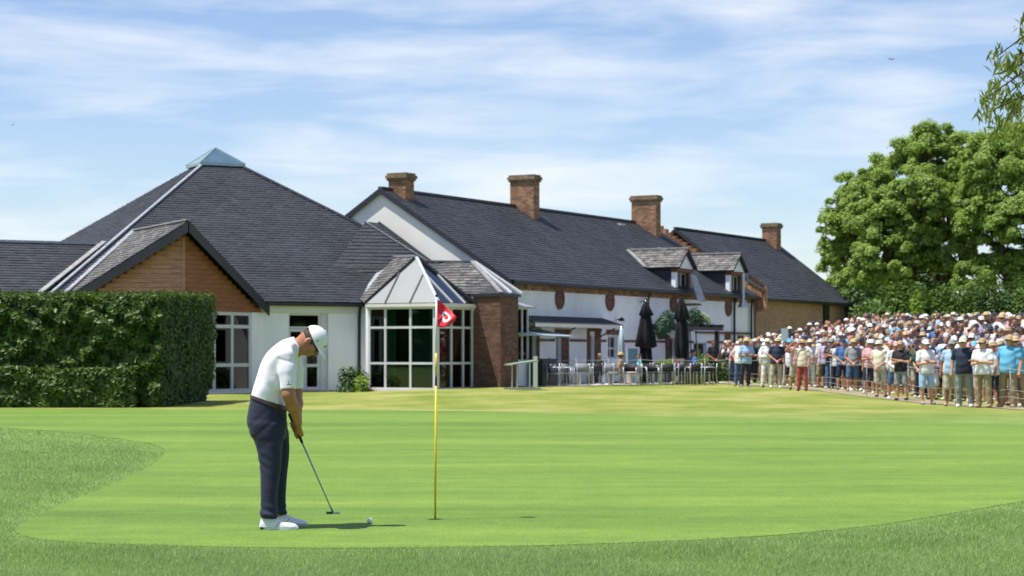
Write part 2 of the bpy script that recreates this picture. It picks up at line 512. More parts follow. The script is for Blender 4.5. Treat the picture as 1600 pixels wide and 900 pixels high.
# ------------------------------------------------------------------ ground
def lawn_mat():
    m, t, b = new_mat('lawn'); L = t.links
    geo = t.nodes.new('ShaderNodeNewGeometry')
    sep = t.nodes.new('ShaderNodeSeparateXYZ'); L.new(geo.outputs['Position'], sep.inputs[0])
    n = t.nodes.new('ShaderNodeTexNoise'); n.inputs['Scale'].default_value = 0.55; n.inputs['Detail'].default_value = 6; n.inputs['Roughness'].default_value = 0.65
    mpn = t.nodes.new('ShaderNodeMapping'); mpn.inputs['Scale'].default_value = (0.6, 0.35, 1)
    L.new(geo.outputs['Position'], mpn.inputs['Vector']); L.new(mpn.outputs[0], n.inputs['Vector'])
    far = ramp(t, [(0.28, (0.13, 0.195, 0.024)), (0.46, (0.215, 0.265, 0.050)), (0.64, (0.36, 0.345, 0.115))])
    near = ramp(t, [(0.3, (0.12, 0.215, 0.045)), (0.7, (0.21, 0.32, 0.085))])
    L.new(n.outputs['Fac'], far.inputs['Fac']); L.new(n.outputs['Fac'], near.inputs['Fac'])
    mr = t.nodes.new('ShaderNodeMapRange'); mr.inputs['From Min'].default_value = 38; mr.inputs['From Max'].default_value = 50
    L.new(sep.outputs['Y'], mr.inputs['Value'])
    mx = t.nodes.new('ShaderNodeMix'); mx.data_type = 'RGBA'
    L.new(mr.outputs[0], mx.inputs['Factor']); L.new(near.outputs[0], mx.inputs['A']); L.new(far.outputs[0], mx.inputs['B'])
    fine = t.nodes.new('ShaderNodeTexNoise'); fine.inputs['Scale'].default_value = 14; fine.inputs['Detail'].default_value = 5; fine.inputs['Roughness'].default_value = 0.75
    L.new(geo.outputs['Position'], fine.inputs['Vector'])
    hs = t.nodes.new('ShaderNodeHueSaturation'); L.new(mx.outputs['Result'], hs.inputs['Color'])
    mf = t.nodes.new('ShaderNodeMapRange'); mf.inputs['From Min'].default_value = 0.25; mf.inputs['From Max'].default_value = 0.75
    mf.inputs['To Min'].default_value = 0.72; mf.inputs['To Max'].default_value = 1.28
    L.new(fine.outputs['Fac'], mf.inputs['Value']); L.new(mf.outputs[0], hs.inputs['Value'])
    L.new(hs.outputs['Color'], b.inputs['Base Color'])
    b.inputs['Roughness'].default_value = 0.9; b.inputs['Specular IOR Level'].default_value = 0.15
    bp = t.nodes.new('ShaderNodeBump'); bp.inputs['Strength'].default_value = 0.7; bp.inputs['Distance'].default_value = 0.04
    L.new(fine.outputs['Fac'], bp.inputs['Height']); L.new(bp.outputs[0], b.inputs['Normal'])
    return m
def green_mat():
    m, t, b = new_mat('putting_green_turf'); L = t.links
    geo = t.nodes.new('ShaderNodeNewGeometry')
    # mowing bands: wide soft bands lying across the view, slightly wavy
    mpn = t.nodes.new('ShaderNodeMapping'); mpn.inputs['Scale'].default_value = (0.075, 0.50, 1); mpn.inputs['Rotation'].default_value = (0, 0, R(1.0))
    L.new(geo.outputs['Position'], mpn.inputs['Vector'])
    n = t.nodes.new('ShaderNodeTexNoise'); n.inputs['Scale'].default_value = 1.0; n.inputs['Detail'].default_value = 2; n.inputs['Roughness'].default_value = 0.5
    L.new(mpn.outputs[0], n.inputs['Vector'])
    mp3 = t.nodes.new('ShaderNodeMapping'); mp3.inputs['Scale'].default_value = (0.45, 1.7, 1)
    L.new(geo.outputs['Position'], mp3.inputs['Vector'])
    n3 = t.nodes.new('ShaderNodeTexNoise'); n3.inputs['Scale'].default_value = 1.0; n3.inputs['Detail'].default_value = 2.5
    L.new(mp3.outputs[0], n3.inputs['Vector'])
    a = t.nodes.new('ShaderNodeMath'); a.operation = 'MULTIPLY_ADD'; a.inputs[1].default_value = 0.45
    L.new(n3.outputs['Fac'], a.inputs[0])
    a2 = t.nodes.new('ShaderNodeMath'); a2.operation = 'MULTIPLY'; a2.inputs[1].default_value = 0.55
    L.new(n.outputs['Fac'], a2.inputs[0]); L.new(a2.outputs[0], a.inputs[2])
    rr = ramp(t, [(0.30, (0.100, 0.182, 0.028)), (0.50, (0.146, 0.244, 0.037)), (0.70, (0.205, 0.298, 0.052))])
    L.new(a.outputs[0], rr.inputs['Fac'])
    fine = t.nodes.new('ShaderNodeTexNoise'); fine.inputs['Scale'].default_value = 38; fine.inputs['Detail'].default_value = 4; fine.inputs['Roughness'].default_value = 0.8
    mp4 = t.nodes.new('ShaderNodeMapping'); mp4.inputs['Scale'].default_value = (1, 0.5, 1)
    L.new(geo.outputs['Position'], mp4.inputs['Vector']); L.new(mp4.outputs[0], fine.inputs['Vector'])
    hs = t.nodes.new('ShaderNodeHueSaturation'); L.new(rr.outputs['Color'], hs.inputs['Color'])
    mf = t.nodes.new('ShaderNodeMapRange'); mf.inputs['From Min'].default_value = 0.25; mf.inputs['From Max'].default_value = 0.75
    mf.inputs['To Min'].default_value = 0.66; mf.inputs['To Max'].default_value = 1.34
    L.new(fine.outputs['Fac'], mf.inputs['Value']); L.new(mf.outputs[0], hs.inputs['Value'])
    pn = t.nodes.new('ShaderNodeTexNoise'); pn.inputs['Scale'].default_value = 3.0; pn.inputs['Detail'].default_value = 6; pn.inputs['Roughness'].default_value = 0.7
    L.new(geo.outputs['Position'], pn.inputs['Vector'])
    hs2 = t.nodes.new('ShaderNodeHueSaturation'); mf2 = t.nodes.new('ShaderNodeMapRange'); mf2.inputs['From Min'].default_value = 0.3; mf2.inputs['From Max'].default_value = 0.7
    mf2.inputs['To Min'].default_value = 0.88; mf2.inputs['To Max'].default_value = 1.12; L.new(pn.outputs['Fac'], mf2.inputs['Value']); L.new(mf2.outputs[0], hs2.inputs['Value']); L.new(hs.outputs['Color'], hs2.inputs['Color'])
    L.new(hs2.outputs['Color'], b.inputs['Base Color'])
    b.inputs['Roughness'].default_value = 0.8; b.inputs['Specular IOR Level'].default_value = 0.2
    bp = t.nodes.new('ShaderNodeBump'); bp.inputs['Strength'].default_value = 0.35; bp.inputs['Distance'].default_value = 0.008
    L.new(fine.outputs['Fac'], bp.inputs['Height']); L.new(bp.outputs[0], b.inputs['Normal'])
    return m
M['lawn'] = lawn_mat(); M['green'] = green_mat()

xs = np.concatenate([[-3000, -1200, -500, -200, -100, -60], np.arange(-40, 40.1, 0.8), [50, 60, 80, 120, 200, 500, 1200, 3000]])
ys = np.concatenate([[-60, -20, -5, 2], np.arange(6, 112, 0.8), [116, 122, 130, 145, 170, 220, 300, 500, 900, 1600, 3000]])
XX, YY = np.meshgrid(xs, ys)
ZZ = gz_terrain(np.clip(XX, -60, 60), np.clip(YY, 0, 100))
gv = np.stack([XX.ravel(), YY.ravel(), ZZ.ravel()], 1)
nxn, nyn = len(xs), len(ys)
idx = np.arange(nxn*nyn).reshape(nyn, nxn)
gf = np.stack([idx[:-1, :-1].ravel(), idx[:-1, 1:].ravel(), idx[1:, 1:].ravel(), idx[1:, :-1].ravel()], 1)
me = bpy.data.meshes.new('ground'); me.from_pydata(gv.tolist(), [], gf.tolist()); me.materials.append(M['lawn'])
me.polygons.foreach_set('use_smooth', [True]*len(me.polygons))
put('ground', me, kind='structure')

# outline of the green in photo pixels on the flat ground
GPX = [(-120, 664), (0, 668), (120, 677), (220, 690), (258, 700), (258, 712), (235, 730), (190, 752), (110, 783), (45, 812), (18, 830),
       (50, 843), (120, 849), (300, 855), (600, 858), (900, 852), (1150, 842), (1350, 825), (1480, 804), (1600, 783), (1760, 760),
       (1950, 720), (1900, 680), (1600, 663), (1400, 660), (1150, 655), (900, 646), (700, 642), (400, 640), (0, 640), (-200, 642)]
gp = [ground_at(a, b) for a, b in GPX]
def smooth_closed(pts, it=2):
    for _ in range(it):
        out = []
        for i in range(len(pts)):
            a = pts[i]; b = pts[(i+1) % len(pts)]
            out += [a*0.75+b*0.25, a*0.25+b*0.75]
        pts = out
    return pts
gp = smooth_closed(gp)
from mathutils.geometry import tessellate_polygon
def flat_sheet(name, pts, m, dz, kind='structure', parent=None):
    pts = [Vector((p.x, p.y, gz(p.x, p.y)+dz)) for p in pts]
    tris = tessellate_polygon([pts])
    me = bpy.data.meshes.new(name); me.from_pydata([tuple(p) for p in pts], [], [tuple(t) for t in tris]); me.materials.append(m)
    bm = bmesh.new(); bm.from_mesh(me); bmesh.ops.recalc_face_normals(bm, faces=bm.faces)
    if sum(f.normal.z for f in bm.faces) < 0: bmesh.ops.reverse_faces(bm, faces=bm.faces)
    bm.to_mesh(me); bm.free()
    return put(name, me, parent, kind)
green_poly = np.array([(p.x, p.y) for p in gp])
flat_sheet('putting_green', gp, M['green'], 0.004)
def in_poly(x, y, poly):
    x = np.asarray(x); y = np.asarray(y); c = np.zeros(x.shape, bool)
    n = len(poly); j = n-1
    for i in range(n):
        xi, yi = poly[i]; xj, yj = poly[j]
        t = ((yi > y) != (yj > y)) & (x < (xj-xi)*(y-yi)/(yj-yi+1e-12)+xi)
        c ^= t; j = i
    return c

# rough grass: real blades, densest near the lens
def blades(name, xs_, ys_, h, w, m):
    n = len(xs_)
    z = gz_terrain(xs_, ys_)
    a = RS.uniform(0, 2*np.pi, n); lean = RS.uniform(0.1, 0.9, n)*h
    ca, sa = np.cos(a), np.sin(a)
    la = RS.uniform(0, 2*np.pi, n)
    b0 = np.stack([xs_-ca*w, ys_-sa*w, z-0.003], 1); b1 = np.stack([xs_+ca*w, ys_+sa*w, z-0.003], 1)
    mx, my = xs_+np.cos(la)*lean*0.35, ys_+np.sin(la)*lean*0.35
    m0 = np.stack([mx-ca*w*0.75, my-sa*w*0.75, z+h*0.6], 1); m1 = np.stack([mx+ca*w*0.75, my+sa*w*0.75, z+h*0.6], 1)
    tp = np.stack([xs_+np.cos(la)*lean, ys_+np.sin(la)*lean, z+h], 1)
    V = np.stack([b0, b1, m0, m1, tp], 1).reshape(-1, 3)
    k = np.arange(n)*5
    T = np.concatenate([np.stack([k, k+1, k+3], 1), np.stack([k, k+3, k+2], 1), np.stack([k+2, k+3, k+4], 1)])
    return tri_mesh(name, V, T, m)
def tri_mesh(name, V, T, m, smooth=False):
    me = bpy.data.meshes.new(name)
    me.vertices.add(len(V)); me.vertices.foreach_set('co', np.ascontiguousarray(V, dtype=np.float32).ravel())
    me.loops.add(len(T)*3); me.loops.foreach_set('vertex_index', np.ascontiguousarray(T, dtype=np.int32).ravel())
    me.polygons.add(len(T)); me.polygons.foreach_set('loop_start', np.arange(0, len(T)*3, 3, dtype=np.int32))
    me.polygons.foreach_set('loop_total', np.full(len(T), 3, dtype=np.int32))
    if smooth: me.polygons.foreach_set('use_smooth', [True]*len(T))
    if m: me.materials.append(m)
    me.update(calc_edges=True); me.validate()
    return me
N = 1500000
yy = 11.6/(1-RS.uniform(0, 1, N)*(1-11.6/42.0))           # density falls with distance squared or so
xx = RS.uniform(-0.275, 0.275, N)*yy
inside = in_poly(xx, yy, green_poly)
keep = (~in_poly(xx+RS.normal(0,0.26,N), yy+RS.normal(0,0.26,N)*np.clip(yy/14,1,3), green_poly)) & (RS.uniform(0, 1, N) < np.clip((13/yy)**0.6, 0, 1)) & (yy < 41) & ~((yy > 27) & (xx > -3))
near_edge = np.zeros(N, bool)
for ox, oy in ((0.3,0),(-0.3,0),(0,0.35),(0,-0.35)): near_edge |= in_poly(xx+ox, yy+oy, green_poly)
hfac = np.where(inside, 0.16, np.where(near_edge, 0.6, 1.0))
clump = np.sin(xx*5.1+np.sin(yy*3.3)*2)*np.sin(yy*4.3+np.sin(xx*2.7)*2)
keep &= RS.uniform(0, 1, N) < (0.75+0.25*clump)
xx, yy, hfac = xx[keep], yy[keep], hfac[keep]
if len(xx) > 330000:
    s_ = RS.choice(len(xx), 330000, replace=False); xx, yy, hfac = xx[s_], yy[s_], hfac[s_]
hh = RS.uniform(0.016, 0.042, len(xx))*(1+0.25*np.sin(xx*3+yy*2))*hfac
put('rough_grass', blades('rough_grass', xx, yy, hh, 0.0016*np.clip(yy/13, 1, 3), M['blade']), kind='stuff')

# ------------------------------------------------------------------ building frames
TH = R(27)
def Pv(k, y, z): return Vector((-7.17+math.cos(TH)*k-math.sin(TH)*y, 72+math.sin(TH)*k+math.cos(TH)*y, z))
BU = Vector((0.484, 0.875, 0)); BW = Vector((0.875, -0.484, 0)); BA = Vector((-0.24, 74.7, 0))
def B(s, t, z): return BA + BU*s + BW*t + Vector((0, 0, z))
PQ = Vector((-math.sin(TH), math.cos(TH), 0)); PK = Vector((math.cos(TH), math.sin(TH), 0))

def framed_window(th, P0, P1, a0, a1, zb, zt, inn, cols, rows, fr=0.07, m='whitep', glass='glass', depth=0.06, off=0.0, curtain=None, name='window'):
    """a window: frame with mullions (one part), each pane a sub-part; cols/rows are fractions of the inner splits"""
    P0 = Vector((P0[0], P0[1], 0)); P1 = Vector((P1[0], P1[1], 0)); d = (P1-P0).normalized()
    I = Vector((inn[0], inn[1], 0)).normalized()
    O = P0 + d*a0 + I*off
    W = a1-a0; H = zt-zb
    mb = MB()
    Z = Vector((0,0,1))
    def bx(x0, x1, z0, z1, dd=depth, o2=0.0):
        mb.obox(O + d*x0 + Z*(zb+z0) + I*o2, d*(x1-x0), I*dd, Z*(z1-z0))
    bx(0, fr, 0, H); bx(W-fr, W, 0, H); bx(fr, W-fr, 0, fr); bx(fr, W-fr, H-fr, H)
    cs = [0]+list(cols)+[1]; rs_ = [0]+list(rows)+[1]
    for c in cols: bx(W*c-fr/2, W*c+fr/2, fr, H-fr, depth-0.006, 0.003)
    for r in rows: bx(fr, W-fr, H*r-fr/2, H*r+fr/2, depth-0.012, 0.006)
    f = part('window_frame' if name == 'window' else name, mb, M[m], th, world=True)
    for i in range(len(cs)-1):
        for j in range(len(rs_)-1):
            g = MB()
            x0 = max(W*cs[i]+fr/2, fr); x1 = min(W*cs[i+1]-fr/2, W-fr); z0 = max(H*rs_[j]+fr/2, fr); z1 = min(H*rs_[j+1]-fr/2, H-fr)
            g.obox(O + d*(x0-0.01) + Z*(zb+z0-0.01) + I*(depth*0.55), d*(x1-x0+0.02), I*0.012, Z*(z1-z0+0.02))
            part('pane', g, M[glass], f, world=True)
    return f
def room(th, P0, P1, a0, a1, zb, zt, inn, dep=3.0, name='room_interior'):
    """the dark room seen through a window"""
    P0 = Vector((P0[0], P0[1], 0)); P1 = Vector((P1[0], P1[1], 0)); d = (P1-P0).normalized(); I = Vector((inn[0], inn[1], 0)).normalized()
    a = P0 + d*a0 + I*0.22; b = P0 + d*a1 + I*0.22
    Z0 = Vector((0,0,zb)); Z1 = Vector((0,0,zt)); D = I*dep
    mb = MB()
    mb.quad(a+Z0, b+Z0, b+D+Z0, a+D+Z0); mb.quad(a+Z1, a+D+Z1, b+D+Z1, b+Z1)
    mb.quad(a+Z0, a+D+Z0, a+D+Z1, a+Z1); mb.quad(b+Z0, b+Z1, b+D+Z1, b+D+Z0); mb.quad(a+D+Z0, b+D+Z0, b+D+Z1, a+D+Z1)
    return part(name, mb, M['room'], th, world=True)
def curtain(th, p, d, inn, w, zb, zt, off):
    d = Vector((d[0], d[1], 0)).normalized(); I = Vector((inn[0], inn[1], 0)).normalized(); p = Vector((p[0], p[1], 0)) + I*off
    mb = MB(); n = max(8, int(w*28)); base = 0
    for i in range(n+1):
        q = p + d*(w*i/n) + I*(0.035*math.sin(i*1.9)+0.01*math.sin(i*0.7))
        mb.v += [q+Vector((0,0,zb)), q+Vector((0,0,zt))]
    mb.f = [(2*i, 2*i+2, 2*i+3, 2*i+1) for i in range(n)]
    return part('curtain', mb, M['curtain'], th, world=True, smooth=True)

# ------------------------------------------------------------------ pavilion with the pyramid roof
pav = empty('clubhouse_pavilion', Pv(-0.7, 9.0, 0), TH, 'white single storey clubhouse under a big dark slate pyramid roof with a glass-capped peak', 'building')
EZ = 3.25; SL = 0.678
KL, KR, YC = -9.7, 8.34, 9.02
kc = (KL+KR)/2; ht = 0.80
zt = EZ + SL*(YC-ht)
c1, c2, c3, c4 = Pv(KL,0,EZ), Pv(KR,0,EZ), Pv(KR,2*YC,EZ), Pv(KL,2*YC,EZ)
t1, t2, t3, t4 = Pv(kc-ht,YC-ht,zt), Pv(kc+ht,YC-ht,zt), Pv(kc+ht,YC+ht,zt), Pv(kc-ht,YC+ht,zt)
slates([c1,c2,t2,t1], pav); slates([c4,c1,t1,t4], pav)
slates([c2,c3,t3,t2], pav, ex=0.34, w=0.6); slates([c3,c4,t4,t3], pav, ex=0.34, w=0.6)
up = Vector((0,0,0.03))
part('hip_flashing', MB().bar(c1+up*2, t1+up*2, 0.11, 0.06), M['lead'], pav, world=True)
part('hip_flashing', MB().bar(c2+up*2, t2+up*2, 0.16, 0.07), M['ridge'], pav, world=True)
# lantern cap
mb = MB(); hl = 0.93
q = [Pv(kc-hl,YC-hl,zt+0.05), Pv(kc+hl,YC-hl,zt+0.05), Pv(kc+hl,YC+hl,zt+0.05), Pv(kc-hl,YC+hl,zt+0.05)]
mb.slab([p+Vector((0,0,0.06)) for p in q], 0.10)
part('lantern_kerb', mb, M['lantern_lt'], pav, world=True)
ap = Pv(kc, YC, zt+0.80)
q = [p+Vector((0,0,0.064)) for p in q]
for i in range(4):
    inset = 0.0
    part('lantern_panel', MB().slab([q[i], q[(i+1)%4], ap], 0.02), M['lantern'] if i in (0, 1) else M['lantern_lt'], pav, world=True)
for i in range(4):
    part('lantern_bar', MB().bar(q[i], ap, 0.05), M['lantern_lt'], pav, world=True)
# front wall with the door
W0 = Pv(-1.95, 0.28, 0); W1 = Pv(5.6, 0.28, 0); INN = (PQ.x, PQ.y)
a_d0 = param_px(W0, W1, 451); a_d1 = param_px(W0, W1, 513)
zdoor = CAMZ + (HOR-490)/FPX*72.4
wall(pav, W0, W1, -0.3, 2.86, 0.2, INN, 'render', [(a_d0, a_d1, 0.06, zdoor)])
part('fascia_board', MB().obox(Pv(-1.95,0.20,2.865), PK*7.6, PQ*0.2, (0,0,0.26)), M['creamp'], pav, world=True)
part('gutter', MB().tube([Pv(-1.75,0.02,3.17), Pv(5.5,0.02,3.15)], 0.065, 8), M['black'], pav, world=True)
part('soffit', MB().obox(Pv(-1.95,0.02,3.13), PK*7.6, PQ*0.5, (0,0,0.03)), M['black'], pav, world=True)
k_dp = param_px(Pv(-1.95,0.2,0), Pv(5.6,0.2,0), 561.5) - 1.95
part('downpipe', MB().tube([Pv(k_dp,0.10,3.1), Pv(k_dp,0.16,2.95), Pv(k_dp,0.20,2.7), Pv(k_dp,0.20,0.0)], 0.055, 8), M['black'], pav, world=True)
wd = a_d1-a_d0
framed_window(pav, W0, W1, a_d0, a_d1-0.28, 2.30, zdoor, INN, [], [], fr=0.07, off=0.10, name='transom_frame')
d0 = framed_window(pav, W0, W1, a_d0, a_d0+(wd-0.28)/2, 0.07, 2.29, INN, [], [0.40], fr=0.11, off=0.10, name='door')
d1 = framed_window(pav, W0, W1, a_d0+(wd-0.28)/2, a_d1-0.28, 0.07, 2.29, INN, [], [0.40], fr=0.11, off=0.10, name='door')
part('handle', MB().bar(W0+PK*(a_d0+(wd-0.28)/2+0.06)+PQ*0.07+Vector((0,0,1.0)), W0+PK*(a_d0+(wd-0.28)/2+0.06)+PQ*0.07+Vector((0,0,1.25)), 0.03), M['steel'], d1, world=True)
part('door_jamb', MB().obox(W0+PK*(a_d1-0.277)+PQ*0.08+Vector((0,0,0.06)), PK*0.274, PQ*0.1, (0,0,zdoor-0.07)), M['whitep'], pav, world=True)
part('door_step', MB().obox(W0+PK*(a_d0-0.2)-PQ*0.35+Vector((0,0,-0.1)), PK*(wd+0.4), PQ*0.5, (0,0,0.155)), M['mortar'], pav, world=True)
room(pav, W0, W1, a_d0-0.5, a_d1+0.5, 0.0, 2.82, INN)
# remaining walls (left and back), mostly out of sight
mb = MB()
mb.obox(Pv(KL+0.3,0.3,-0.3), PQ*17.4, PK*0.2, (0,0,3.15))
mb.obox(Pv(KL+0.3,17.5,-0.3), PK*17.4, PQ*0.2, (0,0,3.15))
part('wall', mb, M['render'], pav, world=True)

# timber prow gable
gab = empty('timber_gable', Pv(-5.5, 0, 0), TH, 'pointed gable porch clad in orange-brown cedar boards beside the hedge', 'gable porch')
GA = Pv(-5.5,-2.5,5.73); GR = Pv(-1.79,0,3.05); GL = Pv(-9.2,0,3.05); GE = Pv(-5.5,(5.73-EZ)/SL+0.3,5.73)
n_off = Vector((0,0,0.14))
slates([GL+n_off, GA+n_off, GE+n_off], gab, m='slate_old')
slates([GA+n_off, GR+n_off, GE+n_off], gab)
part('ridge_flashing', MB().bar(GA+n_off*1.35, GE+n_off*1.35, 0.18, 0.05), M['paleflash'], gab, world=True)
part('valley_flashing', MB().bar(GE+Vector((0,0,0.22)), GL+Vector((-0.1,0,0.24)), 0.26, 0.04), M['lead'], gab, world=True)
def fascia(a, b):
    d = (b-a).normalized(); mb = MB()
    h = Vector((0,0,0.34)); o = Vector((-d.y, d.x, 0)).normalized()*0.05
    if o.y > 0: o = -o
    mb.obox(a-h*0.72, b-a+d*0.12, o, h)
    return part('bargeboard', mb, M['fascia'], gab, world=True)
fascia(GA, GL); fascia(GA, GR)
WA, WR, WL = Pv(-5.5,-2.05,0), Pv(-2.0,0.12,0), Pv(-9.0,0.12,0)
zbot = 2.86
rise = (5.50-2.98)/3.5
for (P0, P1, mm, key) in ((WA, WL, 'cedar', 0), (WA, WR, 'cedar_shaded', 1)):
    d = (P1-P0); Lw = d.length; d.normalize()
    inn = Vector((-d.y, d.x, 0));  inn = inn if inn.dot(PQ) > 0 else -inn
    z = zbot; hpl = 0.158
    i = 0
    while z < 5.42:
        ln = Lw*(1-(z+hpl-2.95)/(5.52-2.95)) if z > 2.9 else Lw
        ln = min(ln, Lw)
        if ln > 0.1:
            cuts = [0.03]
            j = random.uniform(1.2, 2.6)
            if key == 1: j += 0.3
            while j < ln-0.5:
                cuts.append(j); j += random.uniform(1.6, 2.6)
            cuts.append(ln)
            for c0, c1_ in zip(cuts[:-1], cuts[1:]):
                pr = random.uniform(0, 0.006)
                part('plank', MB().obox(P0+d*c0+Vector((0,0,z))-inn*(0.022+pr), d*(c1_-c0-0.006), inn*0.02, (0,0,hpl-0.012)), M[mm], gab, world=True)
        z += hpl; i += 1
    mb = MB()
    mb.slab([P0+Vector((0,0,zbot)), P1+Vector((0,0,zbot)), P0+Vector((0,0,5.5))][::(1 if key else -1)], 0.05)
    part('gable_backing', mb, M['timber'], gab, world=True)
part('corner_post', MB().obox(WA+Vector((-0.05,-0.06,zbot)), (0.08,0,0), (0,0.08,0), (0,0,2.5)), M['cedar'], gab, world=True)
# glazed wall below the gable
iR = Vector((-(WR-WA).y, (WR-WA).x, 0)).normalized()
Lr = (WR-WA).length
a392 = param_px(WA, WR, 393.5); a364 = param_px(WA, WR, 364); a337 = param_px(WA, WR, 336)
dpx = a364-a337
zz = lambda py, D=69.6: CAMZ + (HOR-py)/FPX*D
H0, H1 = zz(613), zz(487)
a0_ = a337-dpx*2.0
fr_rows = [(zz(570.5)-H0)/(H1-H0), (zz(510)-H0)/(H1-H0)]
cols = [(a337-dpx-a0_)/(a392-a0_), (a337-a0_)/(a392-a0_), (a364-a0_)/(a392-a0_)]
framed_window(gab, WA, WR, a0_, a392, H0, H1, iR, cols, fr_rows, fr=0.12, off=0.02, depth=0.08)
wall(gab, WA, WR, -0.3, zbot-0.004, 0.2, (iR.x, iR.y), 'render', [(a0_, a392, H0, H1+0.001)])
part('wall', MB().obox(WR, Pv(-2.0,0.45,0)-WR, PK*0.15, (0,0,zbot-0.004)), M['render'], gab, world=True)
iL = Vector((-(WL-WA).y, (WL-WA).x, 0)).normalized(); iL = iL if iL.dot(PQ) > 0 else -iL
wall(gab, WA, WL, -0.3, zbot-0.004, 0.2, (iL.x, iL.y), 'render')
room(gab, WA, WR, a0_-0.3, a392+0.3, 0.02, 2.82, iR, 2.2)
dR = (WR-WA).normalized()
curtain(gab, WA+dR*(a337+0.02), dR, iR, 0.42, 0.1, 2.6, 0.5)
curtain(gab, WA+dR*(a364+dpx*0.62), dR, iR, 0.36, 0.1, 2.6, 0.5)

# ------------------------------------------------------------------ low wing at the left edge
wing = empty('side_wing', Pv(-16, 4, 0), TH, 'low slate-roofed wing rising behind the hedge at the far left', 'building')
wy0, wy1 = 0.35, 3.5; wz0 = 3.2; wz1 = wz0+SL*(wy1-wy0)
slates([Pv(-26,wy0,wz0), Pv(-9.7,wy0,wz0), Pv(-6.62,wy1,wz1), Pv(-26,wy1,wz1)], wing)
slates([Pv(-26,wy1,wz1), Pv(-6.62,wy1,wz1), Pv(-9.5,2*wy1-wy0,wz0), Pv(-26,2*wy1-wy0,wz0)], wing, ex=0.34, w=0.6)
part('ridge_cap', MB().bar(Pv(-26,wy1,wz1+0.03), Pv(-6.7,wy1,wz1+0.03), 0.22, 0.09), M['lead'], wing, world=True)
part('valley_flashing', MB().bar(Pv(-6.75,wy1-0.05,wz1+0.10), Pv(-10.05,wy0,wz0+0.09), 0.22, 0.05), M['paleflash'], wing, world=True)
part('wall', MB().obox(Pv(-26,0.65,-0.3), PK*16.3, PQ*5.4, (0,0,3.4)), M['render'], wing, world=True)

# ------------------------------------------------------------------ link roof between pavilion and barn gable
link = empty('link_roof', B(-2, -4, 0), math.atan2(0.875, 0.484), 'small dark slate roof running from the pyramid roof to the white barn gable', 'roof')
LKP = [B(-1.3,-5.46,6.42), B(-0.27,-5.46,6.42), B(-0.27,-2.9,4.73), B(-0.45,-2.9,4.73)]
slates(LKP, link)
def on_pyr(s_, t_):
    q = B(s_, t_, 0); r_ = q-Pv(0, 0, 0); return Vector((q.x, q.y, EZ+SL*r_.dot(PQ)-0.03))
slates([LKP[3]-Vector((0,0,0.02)), LKP[0]-Vector((0,0,0.02)), on_pyr(-3.2,-5.6)], link)
slates([LKP[3]-Vector((0,0,0.02)), on_pyr(-3.2,-5.6), on_pyr(-1.5,-3.1)], link)
part('verge_flashing', MB().bar(B(-0.3,-5.46,6.47), B(-0.3,-2.9,4.78), 0.07, 0.09), M['ridge'], link, world=True)
part('valley_flashing', MB().bar(LKP[0]+Vector((0,0,0.05)), LKP[3]+Vector((0,0,0.05)), 0.05, 0.05), M['lead'], link, world=True)

# ------------------------------------------------------------------ glazed conservatory
con = empty('conservatory', B(-3.9, -1.2, 0), math.atan2(0.875, 0.484), 'white-framed glass conservatory bay with a pointed glass roof beside the brick pier', 'conservatory')
S0, S1c, T0, T1c = -5.25, -2.70, -2.72, 0.16
zsill, ztop = 0.10, CAMZ+(HOR-474)/FPX*70.6
CL, CC, CR = B(S0,T0,0), B(S0,T0+(T1c-T0),0), B(S1c,T1c,0)
inL = (BU.x, BU.y); inR = (-BW.x, -BW.y)
zr = lambda py, D=70.6: CAMZ+(HOR-py)/FPX*D
Hc = ztop-zsill
LL = (CC-CL).length; LR = (CR-CC).length
colsL = [param_px(CL, CC, 602.5)/LL, param_px(CL, CC, 643)/LL]
colsR = [param_px(CC, CR, 705)/LR, param_px(CC, CR, 724)/LR]
rws = [(zr(566)-zsill)/Hc, (zr(507.5)-zsill)/Hc]
framed_window(con, CL, CC, 0.0, LL-0.09, zsill, ztop-0.12, inL, colsL, rws, fr=0.08, depth=0.09)
framed_window(con, CC, CR, 0.09, LR, zsill, ztop-0.12, inR, colsR, rws, fr=0.08, depth=0.09)
part('corner_post', MB().obox(CC-BW*0.088+BU*0.002+Vector((0,0,zsill)), BW*0.09, BU*0.088, (0,0,Hc-0.12)), M['whitep'], con, world=True)
e0 = 0.12
CLe, CCe, CRe = B(S0-e0,T0-0.05,ztop), B(S0-e0,T1c+e0,ztop), B(S1c,T1c+e0,ztop)
part('eaves_beam', MB().obox(CLe-Vector((0,0,0.12)), CCe-CLe, BU*0.2, (0,0,0.11)), M['creamp'], con, world=True)
part('eaves_beam', MB().obox(CCe-Vector((0,0,0.12))+BU*0.202, CRe-CCe-BU*0.202, -BW*0.2, (0,0,0.11)), M['creamp'], con, world=True)
CAp = B(-3.92,-1.52,zr(402, 71.6))
mid_l = CLe+Vector((0,0,0.02)); mid_c = CCe+Vector((0,0,0.02)); mid_r = CRe+Vector((0,0,0.02))
